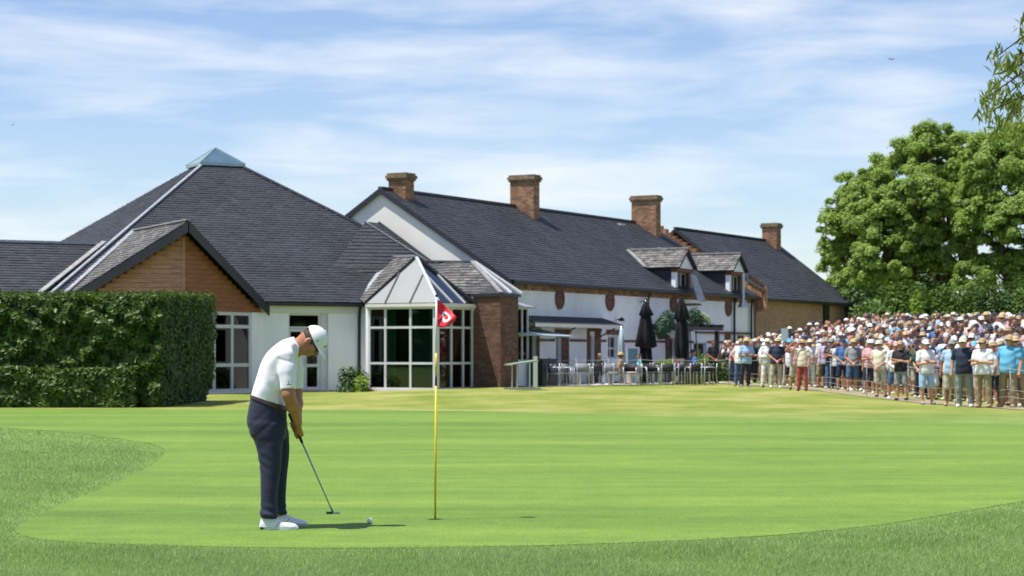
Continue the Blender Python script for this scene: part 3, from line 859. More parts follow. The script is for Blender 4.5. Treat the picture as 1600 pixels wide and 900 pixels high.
def roof_bay(p0, p1, apx, fr_, m, mbar):
    pts = [p0]+[p0.lerp(p1, f) for f in fr_]+[p1]
    tops = []
    for f in [0]+list(fr_)+[1]:
        tops.append(apx)
    # bars run up the slope, meeting the hips
    nrm = (p1-p0).cross(apx-p0).normalized()
    nrm = nrm if nrm.z > 0 else -nrm
    mid = 0.5
    d = (p1-p0)
    horiz = d.normalized()
    base_mid = (apx-p0).dot(horiz)/d.length
    upv = apx-(p0+d*base_mid)
    def top_at(f):
        if f <= base_mid: g = f/base_mid
        else: g = (1-f)/(1-base_mid)
        return p0+d*f+upv*g
    fs = [0]+list(fr_)+[1]
    for i in range(len(fs)-1):
        a, b = fs[i], fs[i+1]
        poly = [p0+d*a, p0+d*b, top_at(b)]
        if a < base_mid < b: poly.append(apx)
        if a > 0: poly.append(top_at(a))
        if b == 1: poly = [p0+d*a, p1]+([apx] if a < base_mid else [])+([top_at(a)] if a > 0 else [])
        if (poly[1]-poly[0]).cross(poly[2]-poly[0]).dot(nrm) < 0: poly = poly[::-1]
        part('roof_pane', MB().slab(poly, 0.025), M[m], con, world=True)
    for f in fr_:
        part('glazing_bar', MB().bar(p0+d*f+nrm*0.02, top_at(f)+nrm*0.02, 0.045), M[mbar], con, world=True)
roof_bay(mid_l, mid_c, CAp, [0.28, 0.62], 'roofglass_glare', 'fascia')
roof_bay(mid_c, mid_r, CAp, [0.36, 0.70], 'roofglass', 'whitep')
part('hip_bar', MB().bar(mid_c, CAp+Vector((0,0,0.03)), 0.11, 0.09), M['whitep'], con, world=True)
part('hip_bar', MB().bar(mid_l+Vector((0,0,0.03)), CAp+Vector((0,0,0.05)), 0.10, 0.09), M['fascia'], con, world=True)
part('hip_bar', MB().bar(mid_r+Vector((0,0,0.03)), CAp+Vector((0,0,0.05)), 0.10, 0.09), M['fascia'], con, world=True)
# slate slope that ties the glass roof back into the pyramid
RB = Vector(P(612, 404, 76.0)); RE = Vector(P(563, 468, 73.2))
slates([mid_l, CAp, RB, RE], con, m='slate_old')
part('valley_flashing', MB().bar(RB+Vector((0,0,0.06)), RE+Vector((0,0,0.06)), 0.20, 0.05), M['lead'], con, world=True)
part('ridge_flashing', MB().bar(CAp+Vector((0,0,0.08)), RB+Vector((0,0,0.08)), 0.10, 0.06), M['lead'], con, world=True)
part('plinth', MB().obox(B(S0-0.1,T0-0.02,-0.25), BW*(T1c-T0+0.12), BU*2.6, (0,0,zsill+0.245)), M['paving'], con, world=True)
part('side_wall', MB().obox(B(S0+0.08,T0-0.16,-0.25), BU*4.0, BW*0.15, (0,0,ztop+0.12)), M['render'], con, world=True)
mb = MB(); a = B(S0+0.1,T0+0.02,zsill+0.01); 
mb.quad(B(-1.0,T0,zsill), B(-1.0,T1c-0.1,zsill), B(-1.0,T1c-0.1,ztop), B(-1.0,T0,ztop))
mb.quad(B(S0+0.1,T0+0.02,zsill), B(S0+0.1,T1c-0.1,zsill), B(-1.0,T1c-0.1,zsill), B(-1.0,T0+0.02,zsill))
mb.quad(B(S0+0.2,T0+0.02,ztop-0.14), B(S0+0.2,T1c-0.2,ztop-0.14), B(-1.0,T1c-0.2,ztop-0.14), B(-1.0,T0+0.02,ztop-0.14))
mb.quad(B(S0+0.1,T0+0.02,zsill), B(-1.0,T0+0.02,zsill), B(-1.0,T0+0.02,ztop), B(S0+0.1,T0+0.02,ztop))
part('room_interior', mb, M['room'], con, world=True)
for t_, w_ in ((-2.5,0.5),(-1.0,0.35),(-0.35,0.3)): curtain(con, B(0,t_,0), BW, BU, w_, zsill+0.05, ztop-0.2, S0+0.7 if t_ < -2 else S0+1.6)
part('inner_door_frame', MB().obox(B(-1.3,-1.35,zsill), BW*0.07, BU*0.1, (0,0,2.1)).obox(B(-1.3,-0.6,zsill), BW*0.07, BU*0.1, (0,0,2.1)).obox(B(-1.3,-1.35,zsill+2.1), BW*0.82, BU*0.1, (0,0,0.07)), M['whitep'], con, world=True)

# ------------------------------------------------------------------ brick pier and its slate roof
pier = empty('brick_pier_block', B(-2.0, 0.6, 0), math.atan2(0.875, 0.484), 'square red brick block with a flat dark coping, between the conservatory and the terrace', 'brick block')
PS0, PS1, PT0, PT1 = -2.64, -1.32, 0.14, 1.26
pz = CAMZ+(HOR-463)/FPX*71.9
part('wall', MB().obox(B(PS0,PT0,-0.3), BW*(PT1-PT0), BU*(PS1-PS0), (0,0,pz+0.3)), M['mortar_dk'], pier, world=True)
mb = MB()
bricks(mb, B(PS0,PT0,0.02), BW, PT1-PT0, pz-0.02, -BU)
bricks(mb, B(PS0,PT1,0.02), BU, PS1-PS0, pz-0.02, BW)
part('bricks', mb, M['brick'], pier, world=True, kind='stuff')
part('coping', MB().obox(B(PS0-0.08,PT0-0.1,pz+0.002), BW*(PT1-PT0+0.18), BU*(PS1-PS0+0.16), (0,0,0.09)), M['fascia'], pier, world=True)
# hipped slate roof above/behind it
R1 = B(-0.95,-3.3,zr(409.5,75.5)); R2 = B(-0.95,-0.90,zr(410.5,74.3)); R3 = B(-2.5,1.2,zr(458,71.9)); R4 = B(-2.5,-1.9,zr(458,71.9)-0.0); R5 = B(-0.9,1.2,R3.z)
hr = empty('hipped_slate_roof', B(-1.6, 0, 0), math.atan2(0.875, 0.484), 'weathered grey slate hipped roof with a strip of blue glass, behind the brick block', 'roof')
slates([R4, R3, R2, R1], hr, m='slate_old')
part('wall', MB().obox(B(-2.4,-1.9,-0.3), BW*2.0, BU*2.38, (0,0,pz+0.15)), M['render'], hr, world=True)
def strip(f0, f1, m):
    a, b = R3.lerp(R5, f0), R3.lerp(R5, f1)
    c, d = R2.lerp(R2+BU*0.25, f0), R2.lerp(R2+BU*0.25, f1)
    return MB().slab([a, b, d, c], 0.03), m
for f0, f1 in ((0.06, 0.48), (0.52, 0.95)):
    s_, m_ = strip(f0, f1, 'roofglass'); part('roof_pane', s_, M[m_], hr, world=True)
part('hip_flashing', MB().bar(R3+Vector((0,0,0.03)), R2+Vector((0,0,0.05)), 0.16, 0.06), M['paleflash'], hr, world=True)
part('glazing_bar', MB().bar(R3.lerp(R5,0.5)+Vector((0,0,0.04)), R2+BU*0.12+Vector((0,0,0.05)), 0.06), M['whitep'], hr, world=True)
part('glazing_bar', MB().bar(R5+Vector((0,0,0.04)), R2+BU*0.25+Vector((0,0,0.05)), 0.06), M['whitep'], hr, world=True)
part('ridge_cap', MB().bar(R1+Vector((0,0,0.04)), R2+Vector((0,0,0.04)), 0.14, 0.06), M['ridge'], hr, world=True)
# narrow glass bay past the pier
bay = empty('narrow_glass_bay', B(-0.7, 0.6, 0), math.atan2(0.875, 0.484), 'narrow green-tinted glass bay tucked between the brick block and the barn wall', 'glass bay')
bz0, bz1 = zr(565,73.4), zr(480,73.4)
framed_window(bay, B(-1.30,1.02,0), B(-0.05,1.02,0), 0.0, 1.22, bz0, bz1, (-BW.x,-BW.y), [0.62], [0.5], fr=0.07)
part('wall', MB().obox(B(-1.3,0.1,-0.3), BU*1.2, BW*0.95, (0,0,bz0+0.298)), M['render'], bay, world=True)
part('room_interior', MB().obox(B(-1.3,0.15,bz0), BU*1.2, BW*0.35, (0,0,bz1-bz0)), M['curtain'], bay, world=True)
part('canopy', MB().slab([B(-1.3,1.2,bz1+0.03), B(0.15,1.2,bz1+0.03), B(0.0,0.1,bz1+0.32), B(-1.3,0.1,bz1+0.32)], 0.06), M['lead'], bay, world=True)

# ------------------------------------------------------------------ long white barn
barn = empty('long_barn', B(12, -5, 0), math.atan2(0.875, 0.484), 'long white barn with dark slate roof and oval brick panels behind the terrace', 'building')
BE = 4.33; BR = 7.79; HW = 5.52; LB = 24.6
sl = (BR-BE)/HW
ov = 0.28
def rb(s, t): return B(s, t, BE-sl*t) if t > -HW else B(s, t, BE+sl*(2*HW+t))
slates([rb(-0.10,ov), rb(LB,ov), B(LB,-HW,BR), B(-0.10,-HW,BR)], barn, ex=0.19, w=0.32)
slates([B(-0.10,-HW,BR), B(LB,-HW,BR), rb(LB,-2*HW-ov), rb(-0.10,-2*HW-ov)], barn, ex=0.5, w=0.9)
part('ridge_cap', MB().bar(B(-0.10,-HW,BR+0.04), B(LB,-HW,BR+0.04), 0.2, 0.09), M['ridge'], barn, world=True)
part('bargeboard', MB().bar(rb(-0.13,ov)-Vector((0,0,0.08)), B(-0.13,-HW,BR-0.08), 0.05, 0.18), M['fascia'], barn, world=True)
part('bargeboard', MB().bar(rb(-0.13,-2*HW-ov)-Vector((0,0,0.08)), B(-0.13,-HW,BR-0.08), 0.05, 0.18), M['fascia'], barn, world=True)
# gable wall
mb = MB(); mb.slab([B(0,0,-0.3), B(0,0,BE-0.10), B(0,-HW,BR-0.12), B(0,-2*HW,BE-0.10), B(0,-2*HW,-0.3)][::-1], 0.25)
nrm = (mb.v[1]-mb.v[0]).cross(mb.v[2]-mb.v[1])
if nrm.dot(BU) > 0:
    mb = MB(); mb.slab([B(0,0,-0.3), B(0,0,BE-0.10), B(0,-HW,BR-0.12), B(0,-2*HW,BE-0.10), B(0,-2*HW,-0.3)], 0.25)
part('gable_wall', mb, M['cream'], barn, world=True)
part('corner_bricks', MB().obox(B(-0.02,-0.26,2.9), BW*0.27, BU*0.3, (0,0,1.3)), M['brick'], barn, world=True)
# long wall with real openings
F0, F1 = B(0.25,0,0), B(LB,0,0)
def sx(px, t=0.0): return param_px(B(0,t,0), B(LB,t,0), px)
inB = (-BW.x, -BW.y)
def Dat(s, t=0.0): return B(s,t,0).y
def zpx(py, s, t=0.0): return CAMZ+(HOR-py)/FPX*Dat(s,t)
GB = 0.17
ops = []
spec = [(826, 838, 516, None, 'door'), (869, 877, 523, None, 'glazed'), (921, 929, 523, None, 'door'), (950, 965, 525, 560, 'window'), (1046, 1056, 527, None, 'door'), (1084, 1104, 535, None, 'door'), (1152, 1163, 524, 556, 'shutter')]
for (pa, pb, pt, pbm, kd) in spec:
    a, b = sx(pa), sx(pb); s_ = (a+b)/2
    zt_ = zpx(pt, s_); zb_ = GB+0.03 if pbm is None else zpx(pbm, s_)
    ops.append((a-0.25, b-0.25, zb_, zt_))
wall(barn, F0, F1, -0.3, BE-0.2, 0.25, inB, 'render', ops, name='front_wall')
for (pa, pb, pt, pbm, kd), (a, b, zb_, zt_) in zip(spec, ops):
    if kd == 'shutter':
        w_ = (b-a); n_ = 5
        for i in range(n_):
            part('shutter_board', MB().obox(F0+BU*(a+w_*i/n_+0.01)-BW*0.05+Vector((0,0,zb_)), BU*(w_/n_-0.02), -BW*0.04, (0,0,zt_-zb_)), M['timber'], barn, world=True)
    else:
        framed_window(barn, F0, F1, a, b, zb_, zt_, inB, [0.5] if b-a > 0.8 else [], [0.45], fr=0.06, off=0.12, name='door' if kd == 'door' else 'window', m='whitep')
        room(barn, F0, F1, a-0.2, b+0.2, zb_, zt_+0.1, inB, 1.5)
# brick jambs beside the openings
for (pa, pb, py0) in ((816,826,516),(838,842,516),(877,888,520),(917,921,517),(929,938,517),(1040,1046,524),(1056,1062,524),(1132,1141,518)):
    a, b = sx(pa), sx(pb); zt_ = zpx(py0, a)
    mb = MB(); mb.obox(B(a,0,-0.1), BU*(b-a), BW*0.03, (0,0,zt_+0.1))
    bricks(mb, B(a,0.03,0.05), BU, b-a, zt_-0.06, BW)
    part('brick_jamb', mb, M['brick'], barn, world=True)
for (pa, pb, py0, py1) in ((917,938,513,518),(947,967,515,523),(866,890,515,521)):
    a, b = sx(pa), sx(pb)
    mb = MB(); n_ = max(3, int((b-a)/0.11)); z0_, z1_ = zpx(py1,a), zpx(py0,a)
    for i in range(n_):
        mb.obox(B(a+(b-a)*i/n_+0.005,0.033,z0_), BU*((b-a)/n_-0.01), BW*0.04, (0,0,z1_-z0_))
    part('brick_lintel', mb, M['brick'], barn, world=True)
# string course (slim brown band), pieces between openings
edges_ = [0.4]
for (pa, pb) in ((824,842),(866,890),(917,938),(947,967),(1040,1062),(1083,1105),(1131,1142),(1151,1164)):
    edges_ += [sx(pa), sx(pb)]
edges_.append(LB-0.3)
for a, b in zip(edges_[::2], edges_[1::2]):
    if b-a > 0.1: part('string_course', MB().obox(B(a,0.0,1.86), BU*(b-a), BW*0.035, (0,0,0.10)), M['timber'], barn, world=True)
a, b = sx(1085), LB-0.3
part('upper_rail', MB().obox(B(a,0.04,2.30), BU*(b-a), BW*0.04, (0,0,0.10)), M['timber'], barn, world=True)
# brick cornice under the eaves
mb = MB(); mb.obox(B(0.1,0,BE-0.52), BU*(LB-0.15), BW*0.05, (0,0,0.30))
part('cornice', mb, M['mortar_dk'], barn, world=True)
mb = MB()
x = 0.1
while x < LB-0.3:
    for r_ in range(3):
        mb.obox(B(x+(0.11 if r_ == 1 else 0), 0.052+0.012*r_, BE-0.515+r_*0.10), BU*0.21, BW*random.uniform(0.008,0.016), (0,0,0.088))
    x += 0.225
part('cornice_bricks', mb, M['brick_org'], barn, world=True, kind='stuff')
part('gutter', MB().tube([rb(0.0,ov+0.06)+Vector((0,0,-0.03)), rb(LB,ov+0.06)+Vector((0,0,-0.05))], 0.075, 8), M['black'], barn, world=True)
# oval brick panels
for (cx, cy, w_, h_) in ((873.5,466.5,13,34),(952,470.5,12.5,31),(1051,474.5,9.5,29),(1137,480.5,9,28)):
    s_ = sx(cx); D_ = Dat(s_); ww = 0.5*(sx(cx+w_/2)-sx(cx-w_/2)); hh_ = 0.5*h_/FPX*D_; zc = zpx(cy, s_)
    pts = []
    for i in range(28):
        t_ = 2*math.pi*i/28
        c_, s2 = math.cos(t_), math.sin(t_)
        pts.append((ww*math.copysign(abs(c_)**1.25, c_), hh_*math.copysign(abs(s2)**0.95, s2)))
    mb = MB(); mb.slab([B(s_+p[0], 0.05, zc+p[1]) for p in pts], 0.06)
    if (mb.v[1]-mb.v[0]).cross(mb.v[2]-mb.v[1]).dot(BW) < 0:
        mb = MB(); mb.slab([B(s_+p[0], 0.05, zc+p[1]) for p in pts][::-1], 0.06)
    ovp = part('oval_panel', mb, M['brick'], barn, world=True)
    mb = MB()
    for i in range(28):
        a = pts[i]; b = pts[(i+1) % 28]; f = 0.80
        A_ = B(s_+a[0],0.05,zc+a[1]); B_ = B(s_+b[0],0.05,zc+b[1]); C_ = B(s_+b[0]*f,0.05,zc+b[1]*f); D2 = B(s_+a[0]*f,0.05,zc+a[1]*f)
        q = BW*0.03; n = len(mb.v)
        A_ = A_.lerp(B_, 0.06); D2 = D2.lerp(C_, 0.06)
        mb.v += [A_,B_,C_,D2,A_+q,B_+q,C_+q,D2+q]
        mb.f += [(n+4,n+5,n+6,n+7),(n,n+1,n+5,n+4),(n+3,n+7,n+6,n+2),(n,n+4,n+7,n+3),(n+1,n+2,n+6,n+5)]
    part('oval_surround', mb, M['timber'], ovp, world=True)
    mb = MB()
    zq = zc-hh_*0.7
    while zq < zc+hh_*0.7:
        hw_ = ww*0.72*math.sqrt(max(0.0, 1-((zq-zc)/hh_)**2))
        mb.obox(B(s_-hw_,0.052,zq), BU*2*hw_, BW*0.012, (0,0,0.055)); zq += 0.072
    part('oval_brick', mb, M['brick'], ovp, world=True)
# downpipes
for px_, top, m_ in ((1012.5,452,'bluepipe'),(1147,457,'bluepipe'),(1173.5,459,'bluepipe'),(792,440,'black')):
    s_ = max(sx(px_, 0.1), 0.12)
    bot = GB if px_ != 1012.5 else zpx(520, s_)
    part('downpipe', MB().tube([B(s_,0.32,BE-0.22), B(s_,0.16,BE-0.42), B(s_,0.12,BE-0.7), B(s_,0.12,bot)], 0.06 if px_ > 1100 else 0.045, 8), M[m_], barn, world=True)
# lean-to canopy over the doors
sa, sb = sx(824, 0.6), sx(962, 0.6)
zc = CAMZ+(HOR-502)/FPX*Dat(sa)
part('canopy_roof', MB().slab([B(sa,0.95,zc-0.05), B(sb,0.95,zc-0.05), B(sb,0.0,zc+0.24), B(sa,0.0,zc+0.24)], 0.05), M['deck'], barn, world=True)
part('canopy_fascia', MB().obox(B(sa,0.95,zc-0.20), BU*(sb-sa), BW*0.03, (0,0,0.13)), M['creamp'], barn, world=True)
for s_ in (sa+0.3, (sa+sb)/2, sb-0.3):
    part('canopy_bracket', MB().bar(B(s_,0.02,zc-0.55), B(s_,0.88,zc-0.10), 0.05), M['timber'], barn, world=True)
# wall lamps
for (px_, py_) in ((961,501),(1000,472)):
    s_ = sx(px_); z_ = zpx(py_, s_)
    mb = MB(); mb.bar(B(s_,0.0,z_), B(s_,0.28,z_+0.10), 0.03); mb.lathe([(0.03,0.14),(0.10,0.08),(0.13,-0.02),(0.02,-0.03)], B(s_,0.3,z_), 12)
    part('wall_lamp', mb, M['black'] if px_ < 990 else M['capstone'], barn, world=True)
# rooflights and roof vent
def on_roof(s, t, w, l, m, name, lift=0.09):
    n_ = Vector((0,0,1)); upv = (rb(s,t-1)-rb(s,t)).normalized(); nn = BU.cross(upv).normalized(); nn = nn if nn.z > 0 else -nn
    o = rb(s,t)+nn*0.03
    return part(name, MB().obox(o, BU*w, upv*l, nn*lift), M[m], barn, world=True)
on_roof(20.3, -2.3, 0.75, 1.0, 'lead', 'rooflight'); on_roof(22.6, -1.9, 0.5, 0.6, 'deck', 'rooflight')
on_roof(20.2, -5.0, 0.5, 0.30, 'whitep', 'roof_vent')
# chimneys
def chimney(th, s, t, wu, ww, ztop_, zbase, m='brick_org'):
    """s,t centre; wu size along the roof, ww across"""
    c = part('chimney', MB().obox(B(s-wu/2,t-ww/2,zbase), BU*wu, BW*ww, (0,0,ztop_-zbase-0.28)), M['mortar'], th, world=True)
    mb = MB(); h_ = ztop_-zbase-0.30
    bricks(mb, B(s-wu/2,t-ww/2,zbase), BW, ww, h_, -BU, bh=0.075); bricks(mb, B(s-wu/2,t+ww/2,zbase), BU, wu, h_, BW, bh=0.075)
    bricks(mb, B(s+wu/2,t+ww/2,zbase), -BW, ww, h_, BU, bh=0.075); bricks(mb, B(s+wu/2,t-ww/2,zbase), -BU, wu, h_, -BW, bh=0.075)
    part('bricks', mb, M[m], c, world=True, kind='stuff')
    cap = MB(); e = 0.10
    cap.obox(B(s-wu/2-e*0.6,t-ww/2-e*0.6,ztop_-0.30), BU*(wu+e*1.2), BW*(ww+e*1.2), (0,0,0.09))
    cap.obox(B(s-wu/2-e,t-ww/2-e,ztop_-0.208), BU*(wu+2*e), BW*(ww+2*e), (0,0,0.12))
    cap.obox(B(s-wu/2-e*0.5,t-ww/2-e*0.5,ztop_-0.086), BU*(wu+e), BW*(ww+e), (0,0,0.086))
    part('chimney_cap', cap, M['capstone'], c, world=True)
    return c
def chim_at(th, pc, ptop, t, wu, ww, m='brick_org', zb=None):
    s = param_px(B(-2,t,0), B(44,t,0), pc)-2
    return chimney(th, s, t, wu, ww, CAMZ+(HOR-ptop)/FPX*Dat(s,t), zb or BR-1.0, m)
chim_at(barn, 627, 271, -5.25, 0.62, 0.78)
chim_at(barn, 820, 274, -5.15, 0.55, 1.15)
chim_at(barn, 1009.5, 306, -5.0, 0.52, 1.32)
# stepped brick parapet between the two roofs
par = MB(); nseg = 22
for i in range(nseg):
    t_ = 0.45-(HW+0.35)*i/nseg; t2_ = 0.45-(HW+0.35)*(i+1)/nseg
    z_ = BE-sl*min(t_,0.3)
    par.obox(B(LB+0.002,t2_,BE-0.9 if i < 2 else z_-0.3), BU*0.34, BW*(t_-t2_-0.015), (0,0,(z_+0.30+random.uniform(-0.01,0.03))-(BE-0.9 if i < 2 else z_-0.3)))
part('brick_parapet', par, M['brick_org'], barn, world=True)
part('end_post', MB().obox(B(LB+0.05,0.46,BE-0.75), BU*0.2, BW*0.16, (0,0,1.05)), M['cedar'], barn, world=True)

# dormers
def dormer(pxf, pyr, pyt, half=1.0):
    """front ridge point at photo column pxf, row pyr"""
    tf = 0.35
    s = param_px(B(0,tf,0), B(40,tf,0), pxf)
    D_ = Dat(s, tf); zr_ = CAMZ+(HOR-pyr)/FPX*D_; ze_ = CAMZ+(HOR-pyt)/FPX*Dat(s-half,tf)
    tb = -(zr_-BE)/sl; tbe = -(ze_-BE)/sl
    d = []
    nl = B(s-half,tf,ze_); nb = B(s-half,tbe,ze_); rf = B(s,tf,zr_); rbk = B(s,tb,zr_)
    fl = B(s+half,tf,ze_); fb = B(s+half,tbe,ze_)
    dz = Vector((0,0,0.05))
    slates([nl+dz, rf+dz, rbk+dz, nb+dz], barn, m='slate_old', th=0.08)
    slates([fl+dz, rf+dz, rbk+dz, fb+dz], barn, m='slate_old', th=0.08)
    part('dormer_ridge', MB().bar(rf+dz*2.2, rbk+dz*2.2, 0.13, 0.06), M['paleflash'], barn, world=True)
    part('dormer_valley', MB().bar(rbk+dz*2, nb+dz*2, 0.16, 0.05), M['paleflash'], barn, world=True)
    # front gable
    g = MB(); tg = tf-0.18
    pts = [B(s-half+0.1,tg,ze_+0.02), B(s+half-0.1,tg,ze_+0.02), B(s,tg,zr_-0.08)]
    if (pts[1]-pts[0]).cross(pts[2]-pts[0]).dot(BW) < 0: pts = pts[::-1]
    g.slab(pts, 0.06); part('dormer_gable', g, M['render'], barn, world=True)
    # cheek, jambs, opening
    zb_ = BE-0.30
    part('dormer_cheek', MB().obox(B(s-half+0.18,tbe,zb_), BW*(-tbe-0.12), BU*0.1, (0,0,ze_-zb_)), M['deck'], barn, world=True)
    part('dormer_cheek', MB().obox(B(s+half-0.28,tbe,zb_), BW*(-tbe-0.12), BU*0.1, (0,0,ze_-zb_)), M['deck'], barn, world=True)
    jm = MB(); jm.obox(B(s-half+0.16,-0.11,zb_), BU*0.22, BW*0.2, (0,0,ze_-zb_)); 
    part('dormer_jamb', jm, M['render'], barn, world=True)
    jm = MB(); jm.obox(B(s-half+0.385,-0.10,zb_), BU*0.16, BW*0.2, (0,0,ze_-zb_)); part('dormer_jamb', jm, M['brick'], barn, world=True); jm = MB(); jm.obox(B(s+half-0.42,-0.11,zb_), BU*0.22, BW*0.2, (0,0,ze_-zb_))
    part('dormer_jamb', jm, M['brick'], barn, world=True)
    part('dormer_lintel', MB().obox(B(s-half+0.14,-0.115,ze_-0.16), BU*(2*half-0.3), BW*0.30, (0,0,0.155)), M['timber'], barn, world=True)
    w0 = B(s-half+0.55,-0.05,0); w1 = B(s+half-0.42,-0.05,0)
    framed_window(barn, w0, w1, 0, (w1-w0).length, zb_+0.1, ze_-0.17, inB, [0.5], [], fr=0.05, name='dormer_window')
    part('room_interior', MB().obox(B(s-half+0.4,-0.9,zb_), BU*(2*half-0.9), BW*0.1, (0,0,ze_-zb_)), M['room'], barn, world=True)
    return s, zr_, ze_
s1, zr1, ze1 = dormer(1076, 391, 419)
s2, zr2, ze2 = dormer(1158, 398.5, 424, 0.95)
# tilted open casement below the first dormer, extract flue at the second
o = B(s1-0.1,0.45,ze1-0.25)
cs = MB(); cs.slab([o, o+BU*0.62+Vector((0,0,-0.03)), o+BU*0.75+BW*0.42+Vector((0,0,-1.22)), o+BW*0.40-BU*0.05+Vector((0,0,-1.18))], 0.04)
part('open_casement', cs, M['lead'], barn, world=True)
part('casement_bracket', MB().obox(o+BW*0.3-BU*0.1+Vector((0,0,-1.38)), BU*0.7, -BW*0.55, (0,0,0.10)), M['capstone'], barn, world=True)
mb = MB().tube([B(s2+0.0,0.45,ze2-0.05), B(s2+0.0,0.45,BE-0.35)], 0.07, 10)
mb.lathe([(0.07,0.0),(0.20,-0.28),(0.26,-0.36),(0.26,-0.42),(0.05,-0.43)], B(s2,0.45,BE-0.35), 16)
part('extract_flue', mb, M['steel'], barn, world=True)
part('balcony_rail', MB().bar(B(s2+0.95,0.40,BE+0.72), B(LB+0.1,0.5,BE+0.30), 0.07, 0.16).bar(B(s2+0.95,0.40,BE+0.38), B(LB+0.1,0.5,BE+0.02), 0.07, 0.12), M['timber'], barn, world=True)

# ------------------------------------------------------------------ brick end barn
bb = empty('brick_barn_end', B(31, -4, 0), math.atan2(0.875, 0.484), 'brown brick end of the barn beyond the parapet, with a plain slate roof', 'building')
L0, L1 = LB+0.35, 38.0; HW2 = 4.3; ZR2 = 7.58; sl2 = (ZR2-BE)/HW2
def rb2(s, t): return B(s, t, BE-sl2*t-0.02)
slates([rb2(L0,ov), rb2(L1+0.2,ov), B(L1+0.2,-HW2,ZR2), B(L0,-HW2,ZR2)], bb, ex=0.2, w=0.34)
slates([B(L0,-HW2,ZR2), B(L1+0.2,-HW2,ZR2), B(L1+0.2,-2*HW2-ov,BE-0.2), B(L0,-2*HW2-ov,BE-0.2)], bb, ex=0.5, w=0.9)
part('ridge_cap', MB().bar(B(L0,-HW2,ZR2+0.04), B(L1+0.2,-HW2,ZR2+0.04), 0.2, 0.08), M['ridge'], bb, world=True)
part('bargeboard', MB().bar(rb2(L1+0.22,ov)-Vector((0,0,0.1)), B(L1+0.22,-HW2,ZR2-0.1), 0.05, 0.24), M['fascia'], bb, world=True)
part('gutter', MB().tube([rb2(L0,ov+0.06)+Vector((0,0,-0.03)), rb2(L1+0.2,ov+0.06)+Vector((0,0,-0.05))], 0.08, 8), M['black'], bb, world=True)
part('wall', MB().obox(B(L0,-0.3,-0.3), BU*(L1-L0), BW*0.3, (0,0,BE+0.1)), M['mortar_tan'], bb, world=True)
gm = MB(); gm.slab([B(L1,0,-0.3), B(L1,0,BE-0.1), B(L1,-HW2,ZR2-0.15), B(L1,-2*HW2,BE-0.1), B(L1,-2*HW2,-0.3)], 0.25)
part('gable_wall', gm, M['brick_tan'], bb, world=True)
mb = MB(); bricks(mb, B(L0,0,1.0), BU, L1-L0, BE-1.15, BW, bl=0.23, bh=0.078)
part('bricks', mb, M['brick_tan'], bb, world=True, kind='stuff')
a = param_px(B(0,0,0), B(40,0,0), 1288.5)
part('dark_panel', MB().obox(B(a-0.28,0.0,0.8), BU*0.75, BW*0.10, (0,0,BE-1.05)), M['black'], bb, world=True)
chim_at(bb, 1205.5, 349, -4.0, 0.62, 0.85, 'brick_org', ZR2-1.3)

# ------------------------------------------------------------------ paving and path
tp = [B(-1.3,1.3,0), B(-1.0,3.6,0), ground_at(830,606,0.13), ground_at(930,603.5,0.17), ground_at(1040,601.5,0.17), ground_at(1125,600.5,0.14), B(21.5,2.2,0), B(24.5,1.0,0), B(24.5,0.02,0), B(0.0,0.02,0)]
def dense_sheet(name, pts, m, dz, step=1.0):
    pts = [Vector((p.x, p.y, 0)) for p in pts]
    out = []
    for i in range(len(pts)):
        a = pts[i]; b = pts[(i+1) % len(pts)]; n = max(1, int((b-a).length/step))
        out += [a.lerp(b, k/n) for k in range(n)]
    return flat_sheet(name, out, m, dz)
dense_sheet('terrace_paving', tp, M['paving'], 0.03)
def strip_sheet(name, pts, wl_, wr_, m, dz):
    mb = MB(); n = len(pts)
    vs = []
    for i, p in enumerate(pts):
        d = (pts[min(i+1, n-1)]-pts[max(i-1, 0)]); d = Vector((d.x, d.y, 0)).normalized(); q = Vector((-d.y, d.x, 0))
        for w_ in (wl_, 0, -wr_):
            r_ = p+q*w_; mb.v.append(Vector((r_.x, r_.y, gz(r_.x, r_.y)+dz)))
    for i in range(n-1):
        for k in (0, 1):
            mb.f.append((3*i+k, 3*(i+1)+k, 3*(i+1)+k+1, 3*i+k+1)[::-1])
    o = part(name, mb, m); o['kind'] = 'structure'
    return o
def fl(y): return 13.2-0.125*(y-50)      # front line of the crowd
pts = [Vector((fl(y)-0.55, y, 0)) for y in np.arange(44, 86.5, 0.8)]
strip_sheet('spectator_path', pts, 0.28, 0.9, M['dirt'], 0.015)
